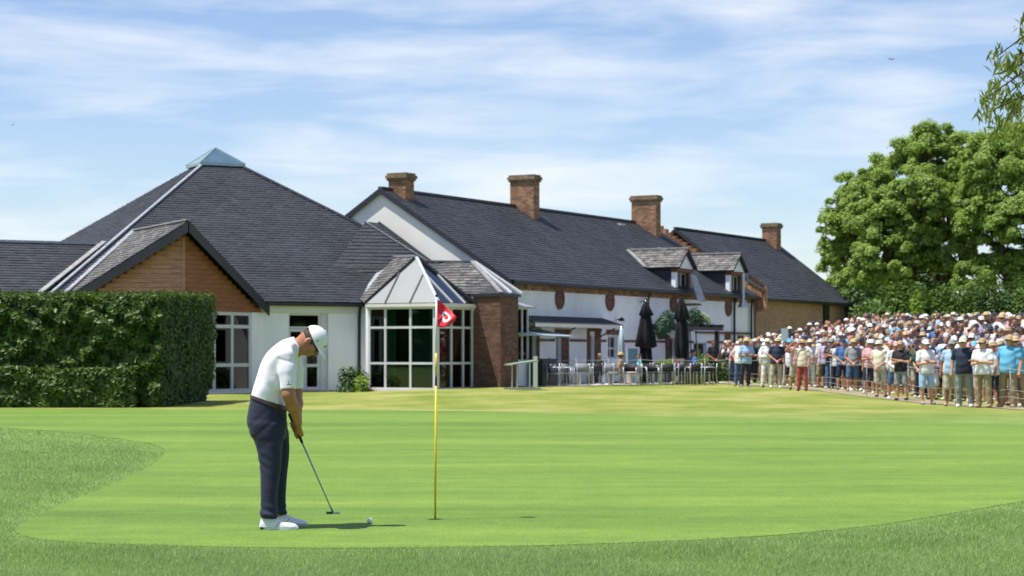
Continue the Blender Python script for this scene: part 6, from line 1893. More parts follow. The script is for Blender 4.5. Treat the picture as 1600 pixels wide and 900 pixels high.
# belt
HIPTAB = ((618,392,448,0.180),(630,390.5,448,0.183),(640,388,448.5,0.188),(655,385.5,448.5,0.192),(668,386.5,448,0.192),(682,391,447,0.185),(690,396,446,0.176))
f = Field((XR[0], YR[0], 0.90), (XR[1], YR[1], 1.12), 0.005)
f.loft([(gz_(p), gx((a+b)/2), (b-a)/2/197+0.006, 0.0, ly+0.006) for (p,a,b,ly) in HIPTAB], 0.03, sq=2.2)
f.keep(tuple(-belt_n), -float(belt_n@np.array(G(420,627.0)))); f.keep(tuple(belt_n), float(belt_n@np.array(G(420,634.5))))
BELT = f.mesh('belt', M['belt'])
# trousers
f = Field((XR[0], YR[0], 0.03), (XR[1], YR[1], 1.06), 0.0062)
f.loft([(gz_(p), gx((a+b)/2), (b-a)/2/197, 0.0, ly) for (p,a,b,ly) in ((618,392,448,0.180),(630,390.5,448,0.183),(640,388,448.5,0.188),(655,385.5,448.5,0.192),(668,386.5,448,0.192),(682,391,447,0.185),(690,396,446,0.176))], 0.03, sq=2.2)
legp = [(660,389,446,0.100),(680,395,446,0.094),(700,403,444,0.084),(715,406.5,443,0.078),(728,409,442,0.073),(745,410.5,440,0.070),(765,410.5,438.5,0.070),(785,411,436.5,0.067),(800,411,437,0.068),(812,410.5,438.5,0.070)]
for s_, dx in ((-1, 0), (1, 6)):
    f.loft([(gz_(p), gx((a+b)/2+dx*min(1, (p-655)/40)), (b-a)/2/197, s_*(0.092+0.075*max(0, p-664)/142), ly) for (p,a,b,ly) in legp], 0.03)
def fold_t(x, y, z):
    w = 0.0035*np.sin(70*z+25*x+8*y)*np.exp(-((z-0.09)**2)/0.0035) + 0.003*np.sin(85*(z+0.5*x))*np.exp(-((z-0.53)**2+(x+0.09)**2)/0.006)
    w += 0.0035*np.sin(26*x+5*z+14*y)*np.sin(7*z+14*x)+0.004*np.sin(95*(z+0.25*x))*np.exp(-((z-0.13)**2)/0.004)+0.0035*np.abs(np.sin(24*(z-0.9*x)))**4*np.exp(-((z-0.80)**2)/0.02)
    w += 0.005*np.exp(-((x-0.045+0.55*(z-0.90))**2)/0.00008)*np.clip((z-0.80)*20,0,1)*np.clip((0.96-z)*20,0,1)*(y < -0.1)
    return w
f.ripple(fold_t)
g = np.meshgrid(*f.ax, indexing='ij')
f.d = np.maximum(f.d, -(g[0]*belt_n[0]+g[2]*belt_n[2]-float(belt_n@np.array(G(420,628.5))))).astype(np.float32)
f.d = np.maximum(f.d, 0.085-0.10*(g[0]+0.02)-g[2]).astype(np.float32)
tro = put('trousers', f.mesh('trousers', M['navy']), golfer)
put('belt', BELT, tro)
# shoes
for s_, dx, dy in ((-1, 0, -0.165), (1, 8, 0.175)):
    f = Field((-0.16, dy-0.09, -0.005), (0.30, dy+0.09, 0.17), 0.0055)
    x0_ = gx(409+dx)
    g = np.meshgrid(*f.ax, indexing='ij')
    tx = np.array([0.0,0.012,0.045,0.085,0.12,0.155,0.20,0.25,0.285,0.305,0.312]); th_ = np.array([0.03,0.078,0.102,0.108,0.100,0.082,0.062,0.052,0.043,0.026,0.008]); tw_ = np.array([0.012,0.030,0.038,0.040,0.041,0.044,0.050,0.050,0.043,0.026,0.008])
    px1 = f.ax[0]-x0_; hh1 = np.interp(px1, tx, th_)[:, None, None]; ww1 = np.interp(px1, tx, tw_)[:, None, None]
    yy1 = g[1]-dy+0.010*np.clip((g[0]-x0_-0.15)/0.15, 0, 1)*s_
    v = (np.sqrt((np.abs(yy1)/ww1)**2.4+(np.clip(g[2], 0, 1)/hh1)**2.4)**(2/2.4)-1)*np.minimum(ww1, hh1)
    v = np.where((px1[:, None, None] < 0) | (px1[:, None, None] > 0.312), 0.02+0*v, v)
    f.d = np.maximum(v, 0.013-g[2]).astype(np.float32)
    sh_ = put('shoe', f.mesh('shoe', M['shoe']), golfer)
    mb = MB(); n = 30
    out = []
    for i in range(n):
        a = 2*math.pi*i/n; cx_, w_ = (gx(439.7+dx), 0.157)
        x_ = cx_+w_*math.cos(a)*(1.0 if math.cos(a) > 0 else 0.95); yy_ = (0.047 if math.cos(a) > -0.2 else 0.040)*math.copysign(abs(math.sin(a))**0.75, math.sin(a))
        out.append((x_, dy+yy_))
    mb.v = [Vector((x_, y_, 0.0)) for x_, y_ in out]+[Vector((x_, y_, 0.016)) for x_, y_ in out]
    mb.f = [tuple(range(n))[::-1], tuple(range(n, 2*n))]+[(i, (i+1)%n, n+(i+1)%n, n+i) for i in range(n)]
    part('sole', mb, M['shoe'], sh_)
    def hw(x): return float(np.interp(x, tx, th_)), float(np.interp(x, tx, tw_))
    def on_shoe(x, fr, side):
        h_, w_ = hw(x); z_ = fr*h_; y_ = w_*(1-fr**2.4)**(1/2.4)
        return Vector((x0_+x, dy-0.010*min(1, max(0, (x-0.15)/0.15))*s_+side*y_, z_))
    part('side_stripe', MB().tube([on_shoe(0.135,0.22,-1), on_shoe(0.150,0.5,-1), on_shoe(0.165,0.78,-1)], 0.0022, 5), M['navy'], sh_)
    part('heel_patch', MB().box(x0_+0.010, x0_+0.035, dy-0.040, dy-0.028, 0.006, 0.020), M['navy'], sh_)
    for i in range(4):
        x_ = 0.120+0.022*i; part('lace', MB().tube([on_shoe(x_,0.86,-1), on_shoe(x_+0.003,0.985,-1), on_shoe(x_+0.003,0.985,1), on_shoe(x_,0.86,1)], 0.0028, 5), M['shirt_white'], sh_)
# hair at the back and sides
f = Field((0.12, -0.12, 1.38), (0.45, 0.12, 1.66), 0.005)
f.ell(HP(-0.006,0,0.010), (0.102,0.0815,0.100), 0.01, rot=HROT)
g = np.meshgrid(*f.ax, indexing='ij'); hc = HP(0,0,0)
lf = (g[0]-hc[0])*HF[0]+(g[1]-hc[1])*HF[1]+(g[2]-hc[2])*HF[2]; lu = (g[0]-hc[0])*HU[0]+(g[2]-hc[2])*HU[2]
f.d = np.maximum(f.d, lf-0.020+np.clip(lu, -1, 0)*0.9).astype(np.float32)
f.d = np.maximum(f.d, -0.062+0.0*lf-lu).astype(np.float32)
f.d = np.maximum(f.d, lu-0.06).astype(np.float32)
put('hair', f.mesh('hair', M['hair']), golfer)
# cap
f = Field((0.10, -0.13, 1.36), (0.50, 0.13, 1.70), 0.005)
f.ell(HP(-0.003,0,0.022), (0.110,0.092,0.108), 0.01, rot=HROT)
f.d = np.maximum(f.d, -(lu_:= ((np.meshgrid(*f.ax, indexing='ij')[0]-hc[0])*HU[0]+(np.meshgrid(*f.ax, indexing='ij')[2]-hc[2])*HU[2])-0.016-0.20*(-( (np.meshgrid(*f.ax, indexing='ij')[0]-hc[0])*HF[0]+(np.meshgrid(*f.ax, indexing='ij')[2]-hc[2])*HF[2])))).astype(np.float32)
capo = put('cap', f.mesh('cap', M['cap_white']), golfer)
mb = MB(); nA, nB = 16, 8
for i in range(nA+1):
    for j in range(nB+1):
        a = R(-72+144*i/nA); v = j/nB
        inner = np.array([0.092*math.cos(a)*1.02, 0.088*math.sin(a)])
        outer = np.array([0.098+0.090*math.cos(a)**0.8 if math.cos(a) > 0 else 0.098, 0.092*math.sin(a)*0.96])
        q = inner+(outer-inner)*v
        drop_ = -0.020*v-0.30*q[1]**2/0.09*0.22-0.004
        mb.v.append(Vector(HP(q[0], q[1], 0.030+drop_)))
for i in range(nA):
    for j in range(nB):
        a = i*(nB+1)+j; mb.f.append((a, a+1, a+nB+2, a+nB+1))
o = part('brim', mb, M['cap_white'], capo, smooth=True); sm = o.modifiers.new('solid', 'SOLIDIFY'); sm.thickness = 0.006; sm.offset = 0
part('button', MB().ell(HP(-0.003,0,0.130), (0.009,0.009,0.006), 10, 6), M['cap_white'], capo)
def disc_on_cap(fa, sb, uc, r, nm='cap_mark', sx_=1.0):
    p = HP(fa, sb, uc); c0 = HP(-0.003,0,0.022); d_ = (p-c0); l_ = np.array([d_@HF/0.110, d_@HS/0.092, d_@HU/0.108]); q = c0+d_/np.linalg.norm(l_)*1.005
    part(nm, MB().ell(q, (r*sx_, r*0.5, r), 8, 6), M['navy'], capo)
disc_on_cap(-0.085, -0.045, 0.028, 0.007, 'cap_mark', 1.3)
disc_on_cap(0.030, -0.085, 0.040, 0.005, 'cap_mark', 1.6)
disc_on_cap(0.100, -0.030, 0.060, 0.009, 'cap_mark', 1.0)
# sunglasses
sg_ = MB()
for s_ in (-1, 1):
    sg_.tube([HP(0.100, s_*0.040, -0.004), HP(0.085, s_*0.068, -0.002), HP(-0.005, s_*0.081, -0.004)], [0.006,0.005,0.003], 6)
    c_ = HP(0.101, s_*0.031, -0.012); n0 = len(sg_.v)
    ring = []
    for k in range(14):
        a = 2*math.pi*k/14; ring.append(HP(0.103-0.012*abs(math.cos(a))*(math.cos(a)*s_ > 0), s_*0.031+0.027*math.cos(a), -0.012+0.019*math.sin(a)))
    sg_.v += [Vector(q) for q in ring]+[Vector(q+HF*0.004) for q in ring]
    sg_.f += [tuple(range(n0, n0+14)), tuple(range(n0+27, n0+13, -1))]+[(n0+k, n0+(k+1)%14, n0+14+(k+1)%14, n0+14+k) for k in range(14)]
put('sunglasses', sg_.mesh('sunglasses', M['darkgloss'], True), golfer)
# putter, held by the golfer: a thing of its own
pt_ = empty('putter', Vector(golfer.location)+Vector(GH), 0, 'steel blade putter with black grip held by the golfer', 'golf club')
def gw(p): return Vector(golfer.location)+Vector(p)
part('grip', MB().tube([gw(grip_pt(0)), gw(grip_pt(0.01)), gw(grip_pt(0.15)), gw(grip_pt(0.265))], [0.012,0.0145,0.0145,0.011], 12), M['grip'], pt_, world=True, smooth=True)
part('shaft', MB().tube([gw(grip_pt(0.26)), gw(grip_pt(GLEN-0.02)), gw(grip_pt(GLEN))], [0.0068,0.0052,0.0052], 10), M['putter'], pt_, world=True, smooth=True)
hb = gw(GH)+Vector((0,0,-0.004))
bd = MB().slab([hb+Vector((-0.050,-0.012,0.006)), hb+Vector((0.004,-0.018,0.006)), hb+Vector((0.004,0.018,0.006)), hb+Vector((-0.050,0.014,0.006))], 0.020)
part('head_heel', bd, M['putter_dk'], pt_, world=True, bevel=0.003)
bd = MB().slab([hb+Vector((0.005,-0.019,0.006)), hb+Vector((0.058,-0.014,0.005)), hb+Vector((0.062,0.0,0.005)), hb+Vector((0.058,0.014,0.005)), hb+Vector((0.005,0.019,0.006))], 0.019)
part('head_toe', bd, M['steel'], pt_, world=True, bevel=0.003)
part('hosel', MB().tube([gw(grip_pt(GLEN-0.05)), hb+Vector((0,0,0.008))], 0.0075, 10), M['putter'], pt_, world=True, smooth=True)

# ------------------------------------------------------------------ spectators
HN = 0.0125
def shoulders(pose):
    P_ = {
     'down':   ((-0.02,0.26,1.15),(0.06,0.27,0.90),(-0.02,-0.26,1.15),(0.06,-0.27,0.90)),
     'folded': ((0.04,0.245,1.13),(0.235,-0.09,1.215),(0.04,-0.245,1.12),(0.215,0.05,1.175)),
     'hips':   ((-0.06,0.36,1.18),(0.05,0.19,1.02),(-0.06,-0.36,1.18),(0.05,-0.19,1.02)),
     'shade':  ((-0.01,0.26,1.15),(0.10,0.24,0.92),(0.20,-0.33,1.40),(0.17,-0.10,1.68)),
     'clasp':  ((0.0,0.25,1.15),(0.19,0.04,0.99),(0.0,-0.25,1.15),(0.20,-0.05,0.97)),
     'phone':  ((0.17,0.21,1.26),(0.31,0.06,1.47),(0.17,-0.21,1.26),(0.31,-0.06,1.47)),
     'sit':    ((0.03,0.25,1.15),(0.26,0.12,1.12),(0.03,-0.25,1.15),(0.26,-0.12,1.12)),
    }
    return [np.array(q) for q in P_[pose]]
SH = (np.array((-0.01,0.185,1.43)), np.array((-0.01,-0.185,1.43)))
def legs_of(sit):
    if sit: return [((0,s_*0.10,0.92),(0.44,s_*0.13,0.93),(0.42,s_*0.13,0.52),(0.55,s_*0.14,0.47)) for s_ in (1,-1)]
    return [((0,s_*0.095,0.92),(0.01,s_*0.125,0.49),(-0.01,s_*0.135,0.09),(0.12,s_*0.155,0.035)) for s_ in (1,-1)]
def body_mesh(pose):
    f = Field((-0.30,-0.46,-0.01), (0.70 if pose == 'sit' else 0.45, 0.46, 1.80), HN)
    f.ell((0.0,0,1.665), (0.095,0.077,0.112), 0.02); f.ell((0.03,0,1.60), (0.06,0.055,0.06), 0.03); f.cap((0.095,0,1.655), (0.112,0,1.625), 0.012, 0.015, 0.01)
    for s_ in (-1, 1):
        f.ell((-0.005,s_*0.080,1.645), (0.02,0.014,0.03), 0.008); f.ell((0.092,s_*0.032,1.662), (0.012,0.016,0.012), 0.01, sub=True)
    f.cap((-0.01,0,1.44), (0.0,0,1.58), 0.06, 0.054, 0.03)
    f.ell((0,0,1.30), (0.115,0.165,0.17), 0.05); f.ell((0.01,0,1.10), (0.12,0.145,0.15), 0.05); f.ell((0,0,0.95), (0.12,0.16,0.11), 0.05)
    f.cap(SH[0], SH[1], 0.055, 0.055, 0.04)
    el = shoulders(pose)
    for sh, e_, w_ in ((SH[0], el[0], el[1]), (SH[1], el[2], el[3])):
        f.cap(sh, e_, 0.052, 0.042, 0.02); f.cap(e_, w_, 0.043, 0.029, 0.015)
        d_ = (w_-e_); d_ = d_/np.linalg.norm(d_)
        f.cap(w_, w_+d_*0.075, 0.028, 0.032, 0.012)
        side = np.cross(d_, np.array([0,0,1.0])); side = side/(np.linalg.norm(side)+1e-6)
        up_ = np.cross(side, d_)
        for k in range(4):      # four unequal fingers and a thumb from the side of the palm
            o_ = side*(k-1.5)*0.020; L_ = (0.052,0.062,0.058,0.045)[k]
            f.cap(w_+d_*0.085+o_, w_+d_*(0.085+L_*0.6)+o_-up_*0.012, 0.0105, 0.010, 0.004); f.cap(w_+d_*(0.085+L_*0.6)+o_-up_*0.012, w_+d_*(0.085+L_)+o_-up_*0.035, 0.010, 0.009, 0.004)
        f.cap(w_+d_*0.03+side*0.028, w_+d_*0.075+side*0.050-up_*0.015, 0.013, 0.010, 0.006)
    for (h_, k_, a_, t_) in legs_of(pose == 'sit'):
        f.cap(h_, k_, 0.085, 0.055, 0.03); f.cap(k_, np.array(k_)*0.6+np.array(a_)*0.4+np.array((-0.012,0,0)), 0.055, 0.054, 0.02); f.cap(np.array(k_)*0.6+np.array(a_)*0.4, a_, 0.052, 0.034, 0.02); f.cap(a_, t_, 0.036, 0.03, 0.02)
    return f.mesh('spectator_body')
def top_mesh(pose, sleeve=0.62, loose=0.0):
    f = Field((-0.30,-0.46,0.75), (0.45,0.46,1.60), HN)
    f.loft([(0.80,0.008,0.138+loose,0,0.180+loose),(0.93,0.012,0.140+loose,0,0.180+loose),(1.08,0.020,0.140+loose,0,0.172+loose),(1.22,0.012,0.134+loose,0,0.174+loose),(1.34,0.004,0.126+loose,0,0.184),(1.44,0,0.100,0,0.165),(1.50,-0.004,0.075,0,0.10)], 0.04, sq=2.2)
    for s_ in (-1, 1): f.cap((-0.01,s_*0.05,1.475), SH[0]*np.array([1,s_,1]), 0.055, 0.064, 0.05); f.cap((-0.01,0,1.44), (-0.008,0,1.50), 0.072, 0.068, 0.03)
    el = shoulders(pose)
    for sh, e_, w_ in ((SH[0], el[0], el[1]), (SH[1], el[2], el[3])):
        if sleeve <= 1: f.cap(sh, sh+(e_-sh)*sleeve, 0.066, 0.066, 0.03)
        else:
            f.cap(sh, e_, 0.064, 0.054, 0.03); f.cap(e_, e_+(w_-e_)*0.9, 0.054, 0.042, 0.02)
    f.ripple(lambda x, y, z: 0.007*np.sin(30*x+22*z+9*y)*np.sin(13*z-17*y) + 0.006*np.sin(40*y+6*z)*np.clip((1.15-z)*3, 0, 1))
    f.keep((0,0,-1), -0.86); f.keep((0.25,0,1), 1.515)
    return f.mesh('spectator_shirt')
def bottom_mesh(kind, sit=False):
    f = Field((-0.25,-0.30,0.03), (0.65 if sit else 0.30,0.30,1.04), HN)
    f.ell((0,0,0.94), (0.132,0.172,0.115), 0.04); f.ell((-0.03,0,0.90), (0.12,0.165,0.10), 0.04)
    for (h_, k_, a_, t_) in legs_of(sit):
        h_, k_, a_ = map(np.array, (h_, k_, a_))
        if kind == 'shorts': f.cap(h_, h_+(k_-h_)*0.93, 0.104, 0.092, 0.03)
        elif kind == 'skirt': f.cap(h_, h_+(k_-h_)*0.8, 0.11, 0.12, 0.08)
        else: f.cap(h_, k_, 0.100, 0.076, 0.01); f.cap(k_, a_+np.array((0,0,-0.01)), 0.076, 0.064, 0.008)
    f.ripple(lambda x, y, z: 0.006*np.sin(26*z+12*y+18*x)*np.sin(30*y)+0.004*np.sin(60*z+20*y)*np.clip((0.25-z)*6,0,1))
    f.keep((0,0,1), 1.01)
    return f.mesh('spectator_bottom')
POSES = ['down','folded','hips','shade','clasp','phone']
BODY = {p: body_mesh(p) for p in POSES+['sit']}
TOP = {(p, s_): top_mesh(p, s_, l_) for p in POSES+['sit'] for s_, l_ in ((0.62, 0.012), (2, 0.006))}
BOT = {k: bottom_mesh(k) for k in ('shorts','trousers','skirt')}; BOT['sit'] = bottom_mesh('trousers', True)
# headgear, hair, shoes, glasses
def hair_mesh(long):
    f = Field((-0.2,-0.14,1.40), (0.14,0.14,1.80), 0.0125)
    f.ell((-0.006,0,1.675), (0.104,0.088,0.115), 0.02)
    if long: f.cap((-0.05,0,1.66), (-0.075,0,1.50), 0.082, 0.06, 0.04)
    g = np.meshgrid(*f.ax, indexing='ij')
    f.d = np.maximum(f.d, np.where(g[2] < 1.715, g[0]-0.018-(0.02 if long else 0), g[0]-0.088)).astype(np.float32)
    if not long: f.d = np.maximum(f.d, 1.625-g[2]).astype(np.float32)
    return f.mesh('hair')
HAIR = {'short': hair_mesh(False), 'long': hair_mesh(True)}
def cap_mesh():
    mb = MB(); c = Vector((0,0,1.705)); n = 18; rows = 6
    for i in range(rows+1):
        ph = math.pi/2*i/rows
        for k in range(n):
            t = 2*math.pi*k/n; mb.v.append(c+Vector((0.108*math.cos(ph)*math.cos(t), 0.092*math.cos(ph)*math.sin(t), 0.098*math.sin(ph))))
    for i in range(rows):
        for k in range(n): mb.f.append((i*n+k, i*n+(k+1)%n, (i+1)*n+(k+1)%n, (i+1)*n+k))
    b0 = len(mb.v); m = 10
    for k in range(m+1):
        a = R(-70+140*k/m)
        mb.v.append(c+Vector((0.105*math.cos(a), 0.090*math.sin(a), 0.004))); mb.v.append(c+Vector((0.105+0.085*math.cos(a)**0.7 if math.cos(a) > 0 else 0.105, 0.085*math.sin(a), -0.012-0.02*abs(math.sin(a)))))
        mb.v.append(mb.v[-2]-Vector((0,0,0.008))); mb.v.append(mb.v[-2]-Vector((0,0,0.008)))
    for k in range(m):
        a = b0+4*k; mb.f += [(a, a+1, a+5, a+4), (a+2, a+6, a+7, a+3), (a+1, a+3, a+7, a+5)]
    return mb
def hat_mesh(brim=0.175):
    mb = MB().lathe([(0.10,1.700),(brim,1.690),(brim*1.02,1.694),(0.112,1.712),(0.108,1.745),(0.095,1.790),(0.05,1.805),(0.005,1.80)], n=20)
    for v in mb.v: v.y *= 0.90
    return mb
HAT = {'cap': cap_mesh().mesh('cap', None, True), 'hat': hat_mesh().mesh('hat', None, True), 'bucket': hat_mesh(0.145).mesh('hat', None, True), 'visor': cap_mesh().mesh('visor', None, True)}
SHOES = []; SHOES_SIT = []
for s_ in (-1, 1):
    mb = MB().ell((0.045,s_*0.147,0.045), (0.125,0.047,0.048), 12, 8)
    for v in mb.v: v.z = max(v.z, 0.004)
    SHOES.append(mb.mesh('shoe', None, True)); SHOES_SIT.append(MB().ell((0.53,s_*0.14,0.475), (0.12,0.045,0.045), 12, 8).mesh('shoe', None, True))
mb = MB().tube([(0.0,-0.084,1.665),(0.075,-0.074,1.664),(0.100,-0.045,1.662),(0.112,0,1.664),(0.100,0.045,1.662),(0.075,0.074,1.664),(0.0,0.084,1.665)], [0.006,0.008,0.019,0.010,0.019,0.008,0.006], 8)
GLASSES = mb.mesh('sunglasses', M['darkgloss'], True)
EYES = [MB().ell((0.090,s_*0.032,1.660), (0.010,0.013,0.009), 8, 6).mesh('eye', M['darkgloss'], True) for s_ in (-1, 1)]
PHONE = MB().box(0.40,0.41,-0.04,0.04,1.52,1.60).mesh('held_phone', M['darkgloss'])
cloth = {
 'white': (0.78,0.78,0.80), 'pale blue': (0.36,0.52,0.74), 'blue': (0.07,0.16,0.38), 'sky blue': (0.13,0.44,0.68), 'navy': (0.016,0.024,0.055), 'black': (0.012,0.012,0.015),
 'grey': (0.26,0.27,0.28), 'pink': (0.62,0.36,0.38), 'red': (0.38,0.06,0.07), 'coral': (0.55,0.22,0.18), 'cream': (0.70,0.62,0.48), 'mint green': (0.36,0.50,0.44), 'lilac': (0.44,0.38,0.58), 'dark green': (0.03,0.11,0.06), 'maroon': (0.16,0.03,0.05), 'teal': (0.04,0.26,0.32), 'tan': (0.42,0.29,0.17), 'khaki': (0.30,0.235,0.13), 'stone': (0.48,0.43,0.35), 'denim': (0.07,0.13,0.26), 'straw': (0.55,0.40,0.20), 'peach': (0.62,0.42,0.32)}
CM = {k: mat('cloth_'+k.replace(' ', '_'), v, 0.8, var=0.1, scale=5, bump=0.15, bscale=12) for k, v in cloth.items()}
pr = random.Random(5)
SHW = ['white']*10+['pale blue']*3+['blue']*1+['sky blue']*1+['navy']*6+['black']*5+['grey']*4+['pink']*4+['red']*1+['coral']*1+['cream']*5+['tan']*2+['navy']*3+['black']*3+['maroon']*2+['grey']*2+['mint green']*1+['lilac']*1+['maroon']*1+['peach']*3+['dark green']
BTW = ['khaki']*4+['stone']*4+['navy']*4+['black']*3+['grey']*2+['denim']*3+['white']
HTW = ['white']*7+['straw']*2+['tan']*3+['navy']*5+['cream']*2+['sky blue']+['pale blue']*1+['grey']*2+['black']*1+['pink']
def person(loc, face, spec, label, group=None, sit=False):
    p = empty('person', loc, face, label, 'person', group)
    s_ = spec['scale']; p.scale = (spec['wide']*s_, spec['wide']*s_, s_)
    if not sit: p.rotation_euler = (R(pr.uniform(-3, 3)), R(pr.uniform(-2, 5)), face)
    def ad(nm, me, m=None):
        if m is not None and len(me.materials) == 0: me.materials.append(CM['grey'])
        o = bpy.data.objects.new(nm, me); COL.objects.link(o); o.parent = p
        if m is not None:
            o.material_slots[0].link = 'OBJECT'; o.material_slots[0].material = m
        return o
    pose = 'sit' if sit else spec['pose']
    ad('body', BODY[pose], M[spec['skin']])
    ad('shirt', TOP[(pose, spec['sleeve'])], CM[spec['shirt']])
    if sit: ad('trousers', BOT['sit'], CM[spec['bcol']]); [ad('shoe', q_, CM[spec['shoe']]) for q_ in SHOES_SIT]
    else: ad(spec['bottom'], BOT[spec['bottom']], CM[spec['bcol']]); [ad('shoe', q_, CM[spec['shoe']]) for q_ in SHOES]
    if spec['hair']: ad('hair', HAIR[spec['hair']], M[spec['hcol']])
    if spec['hat']: ad('cap' if spec['hat'] == 'cap' else 'hat', HAT[spec['hat']], CM[spec['hatcol']])
    if spec['glasses']: ad('sunglasses', GLASSES)
    else: [ad('eye', q_) for q_ in EYES]
    if pose == 'phone': ad('held_phone', PHONE)
    return p
def rnd_spec():
    fem = pr.random() < 0.33
    s = dict(shirt=pr.choice(SHW), bcol=pr.choice(BTW), bottom=pr.choice(['shorts','shorts','trousers','trousers'] + (['skirt'] if fem else [])), pose=pr.choice(['down','down','folded','folded','hips','shade','clasp','clasp','phone']),
             skin=pr.choice(['skin1','skin1','skin2','skin2','skin3']), hair='long' if fem else 'short', hcol=pr.choice(['hair','hair','hair_grey','hair_blond']), hat=None, hatcol=pr.choice(HTW), glasses=pr.random() < 0.45,
             sleeve=0.62 if pr.random() < 0.85 else 2, scale=pr.uniform(0.83,0.93) if fem else pr.uniform(0.90,1.02), wide=pr.uniform(0.92,1.0) if fem else pr.uniform(0.98,1.16), shoe=pr.choice(['white','white','grey','tan','navy','black']))
    r_ = pr.random()
    if r_ < 0.34: s['hat'] = 'cap'
    elif r_ < 0.40: s['hat'] = 'hat'
    elif r_ < 0.52: s['hat'] = 'bucket'
    if s['hat'] in ('hat', 'bucket') and pr.random() < 0.6: s['hatcol'] = pr.choice(['straw','cream','tan','white'])
    return s
def S_(**k):
    s = rnd_spec(); s.update(k); return s
TEE = Vector((-1.2, 16.2, 0))
def face_to(x, y): return math.atan2(TEE.y-y, TEE.x-x)
crowd = []       # (x, y, spec, row)
# the near end of the front row, as the photo shows it: column, row of the feet
near = [
 (1592,637,S_(shirt='sky blue',bcol='khaki',bottom='trousers',pose='down',hat='hat',hatcol='straw',glasses=True,scale=1.03,wide=1.1,sleeve=0.62,hair='short'), 'in light blue, half cut off by the right edge'),
 (1574,637,S_(shirt='sky blue',bcol='khaki',bottom='trousers',pose='down',hat='cap',hatcol='tan',glasses=True,scale=1.05,wide=1.17,sleeve=0.62,hair='short',shoe='tan'), None),
 (1538,637,S_(shirt='white',bcol='khaki',bottom='trousers',pose='folded',hat='cap',hatcol='tan',glasses=True,scale=1.0,wide=1.10,sleeve=0.62,hair='short',shoe='tan'), None),
 (1556,633,S_(shirt='white',bcol='navy',bottom='trousers',pose='down',hat='hat',hatcol='tan',glasses=False,scale=0.97,wide=0.98,hair='short'), None),
 (1508,636,S_(shirt='navy',bcol='grey',bottom='trousers',pose='down',hat='cap',hatcol='cream',glasses=True,scale=1.03,wide=1.12,sleeve=0.62,hair='short'), None),
 (1488,634,S_(shirt='pale blue',bcol='stone',bottom='shorts',pose='down',hat='cap',hatcol='grey',glasses=False,scale=1.0,wide=1.1,sleeve=0.62,hair='short',skin='skin3'), None),
 (1450,631,S_(shirt='white',bcol='pale blue',bottom='shorts',pose='folded',hat='cap',hatcol='white',glasses=True,scale=1.0,wide=1.06,sleeve=0.62,hair='short'), None),
 (1420,627,S_(shirt='black',bcol='grey',bottom='shorts',pose='folded',hat='cap',hatcol='tan',scale=0.99,wide=1.05,sleeve=0.62,hair='short'), None),
 (1400,625,S_(shirt='white',bcol='denim',bottom='shorts',pose='clasp',hat='cap',hatcol='pink',scale=0.97,wide=1.0,hair='long'), None),
 (1380,623,S_(shirt='cream',bcol='stone',bottom='shorts',pose='clasp',hat='bucket',hatcol='cream',scale=0.98,wide=1.02,sleeve=0.62,hair='short'), None),
 (1359,620,S_(shirt='pink',bcol='navy',bottom='shorts',pose='folded',hat='bucket',hatcol='white',scale=0.98,wide=1.02,sleeve=0.62,hair='long'), None),
 (1338,618,S_(shirt='grey',bcol='denim',bottom='shorts',pose='clasp',hat='hat',hatcol='straw',scale=0.98,wide=1.04,sleeve=0.62,hair='short'), None),
 (1318,616,S_(shirt='blue',bcol='navy',bottom='shorts',pose='clasp',hat='cap',hatcol='navy',scale=0.98,wide=1.06,sleeve=0.62,hair='short'), None),
 (1299,614,S_(shirt='navy',bcol='denim',bottom='trousers',pose='folded',hat='cap',hatcol='grey',scale=0.99,wide=1.1,sleeve=0.62,hair='short'), None),
 (1283,613,S_(shirt='cream',bcol='khaki',bottom='shorts',pose='folded',hat='bucket',hatcol='tan',scale=0.97,wide=1.05,sleeve=0.62,hair='short'), None),
 (1269,612,S_(shirt='white',bcol='white',bottom='trousers',pose='clasp',hat='hat',hatcol='cream',scale=0.98,wide=0.98,hair='long'), None),
 (1250,610,S_(shirt='cream',bcol='maroon' if False else 'red',bottom='trousers',pose='shade',hat='bucket',hatcol='straw',scale=0.96,wide=0.98,hair='long'), None),
 (1228,608,S_(shirt='pink',bcol='stone',bottom='shorts',pose='shade',hat='cap',hatcol='white',scale=0.98,wide=1.0,hair='short'), None),
 (1207,606.5,S_(shirt='navy',bcol='stone',bottom='trousers',pose='clasp',hat='bucket',hatcol='straw',scale=0.99,wide=1.1,sleeve=0.62,hair='short'), None),
 (1185,605,S_(shirt='white',bcol='white',bottom='trousers',pose='folded',hat='bucket',hatcol='cream',scale=0.98,wide=1.06,hair='short'), None),
 (1165,604,S_(shirt='pale blue',bcol='navy',bottom='trousers',pose='folded',hat='hat',hatcol='straw',scale=1.0,wide=1.08,hair='short'), None),
 (1143,603,S_(shirt='white',bcol='denim',bottom='trousers',pose='hips',hat='cap',hatcol='tan',scale=0.99,wide=1.0,hair='short'), None)]
for (px_, py_, sp_, extra) in near:
    q = ground_at(px_, py_); 
    if py_ < 612: q = px_ground(px_, py_)
    if px_ < 1480: q = q+Vector((pr.uniform(-0.12,0.12), pr.uniform(-0.5,0.6), 0))
    if px_ < 1262: q = q+Vector((pr.uniform(0.0,0.35), pr.uniform(-0.6,2.2), 0))
    crowd.append([q.x, q.y, sp_, 0, extra])
row = 0; NMAX = 282
cand = []
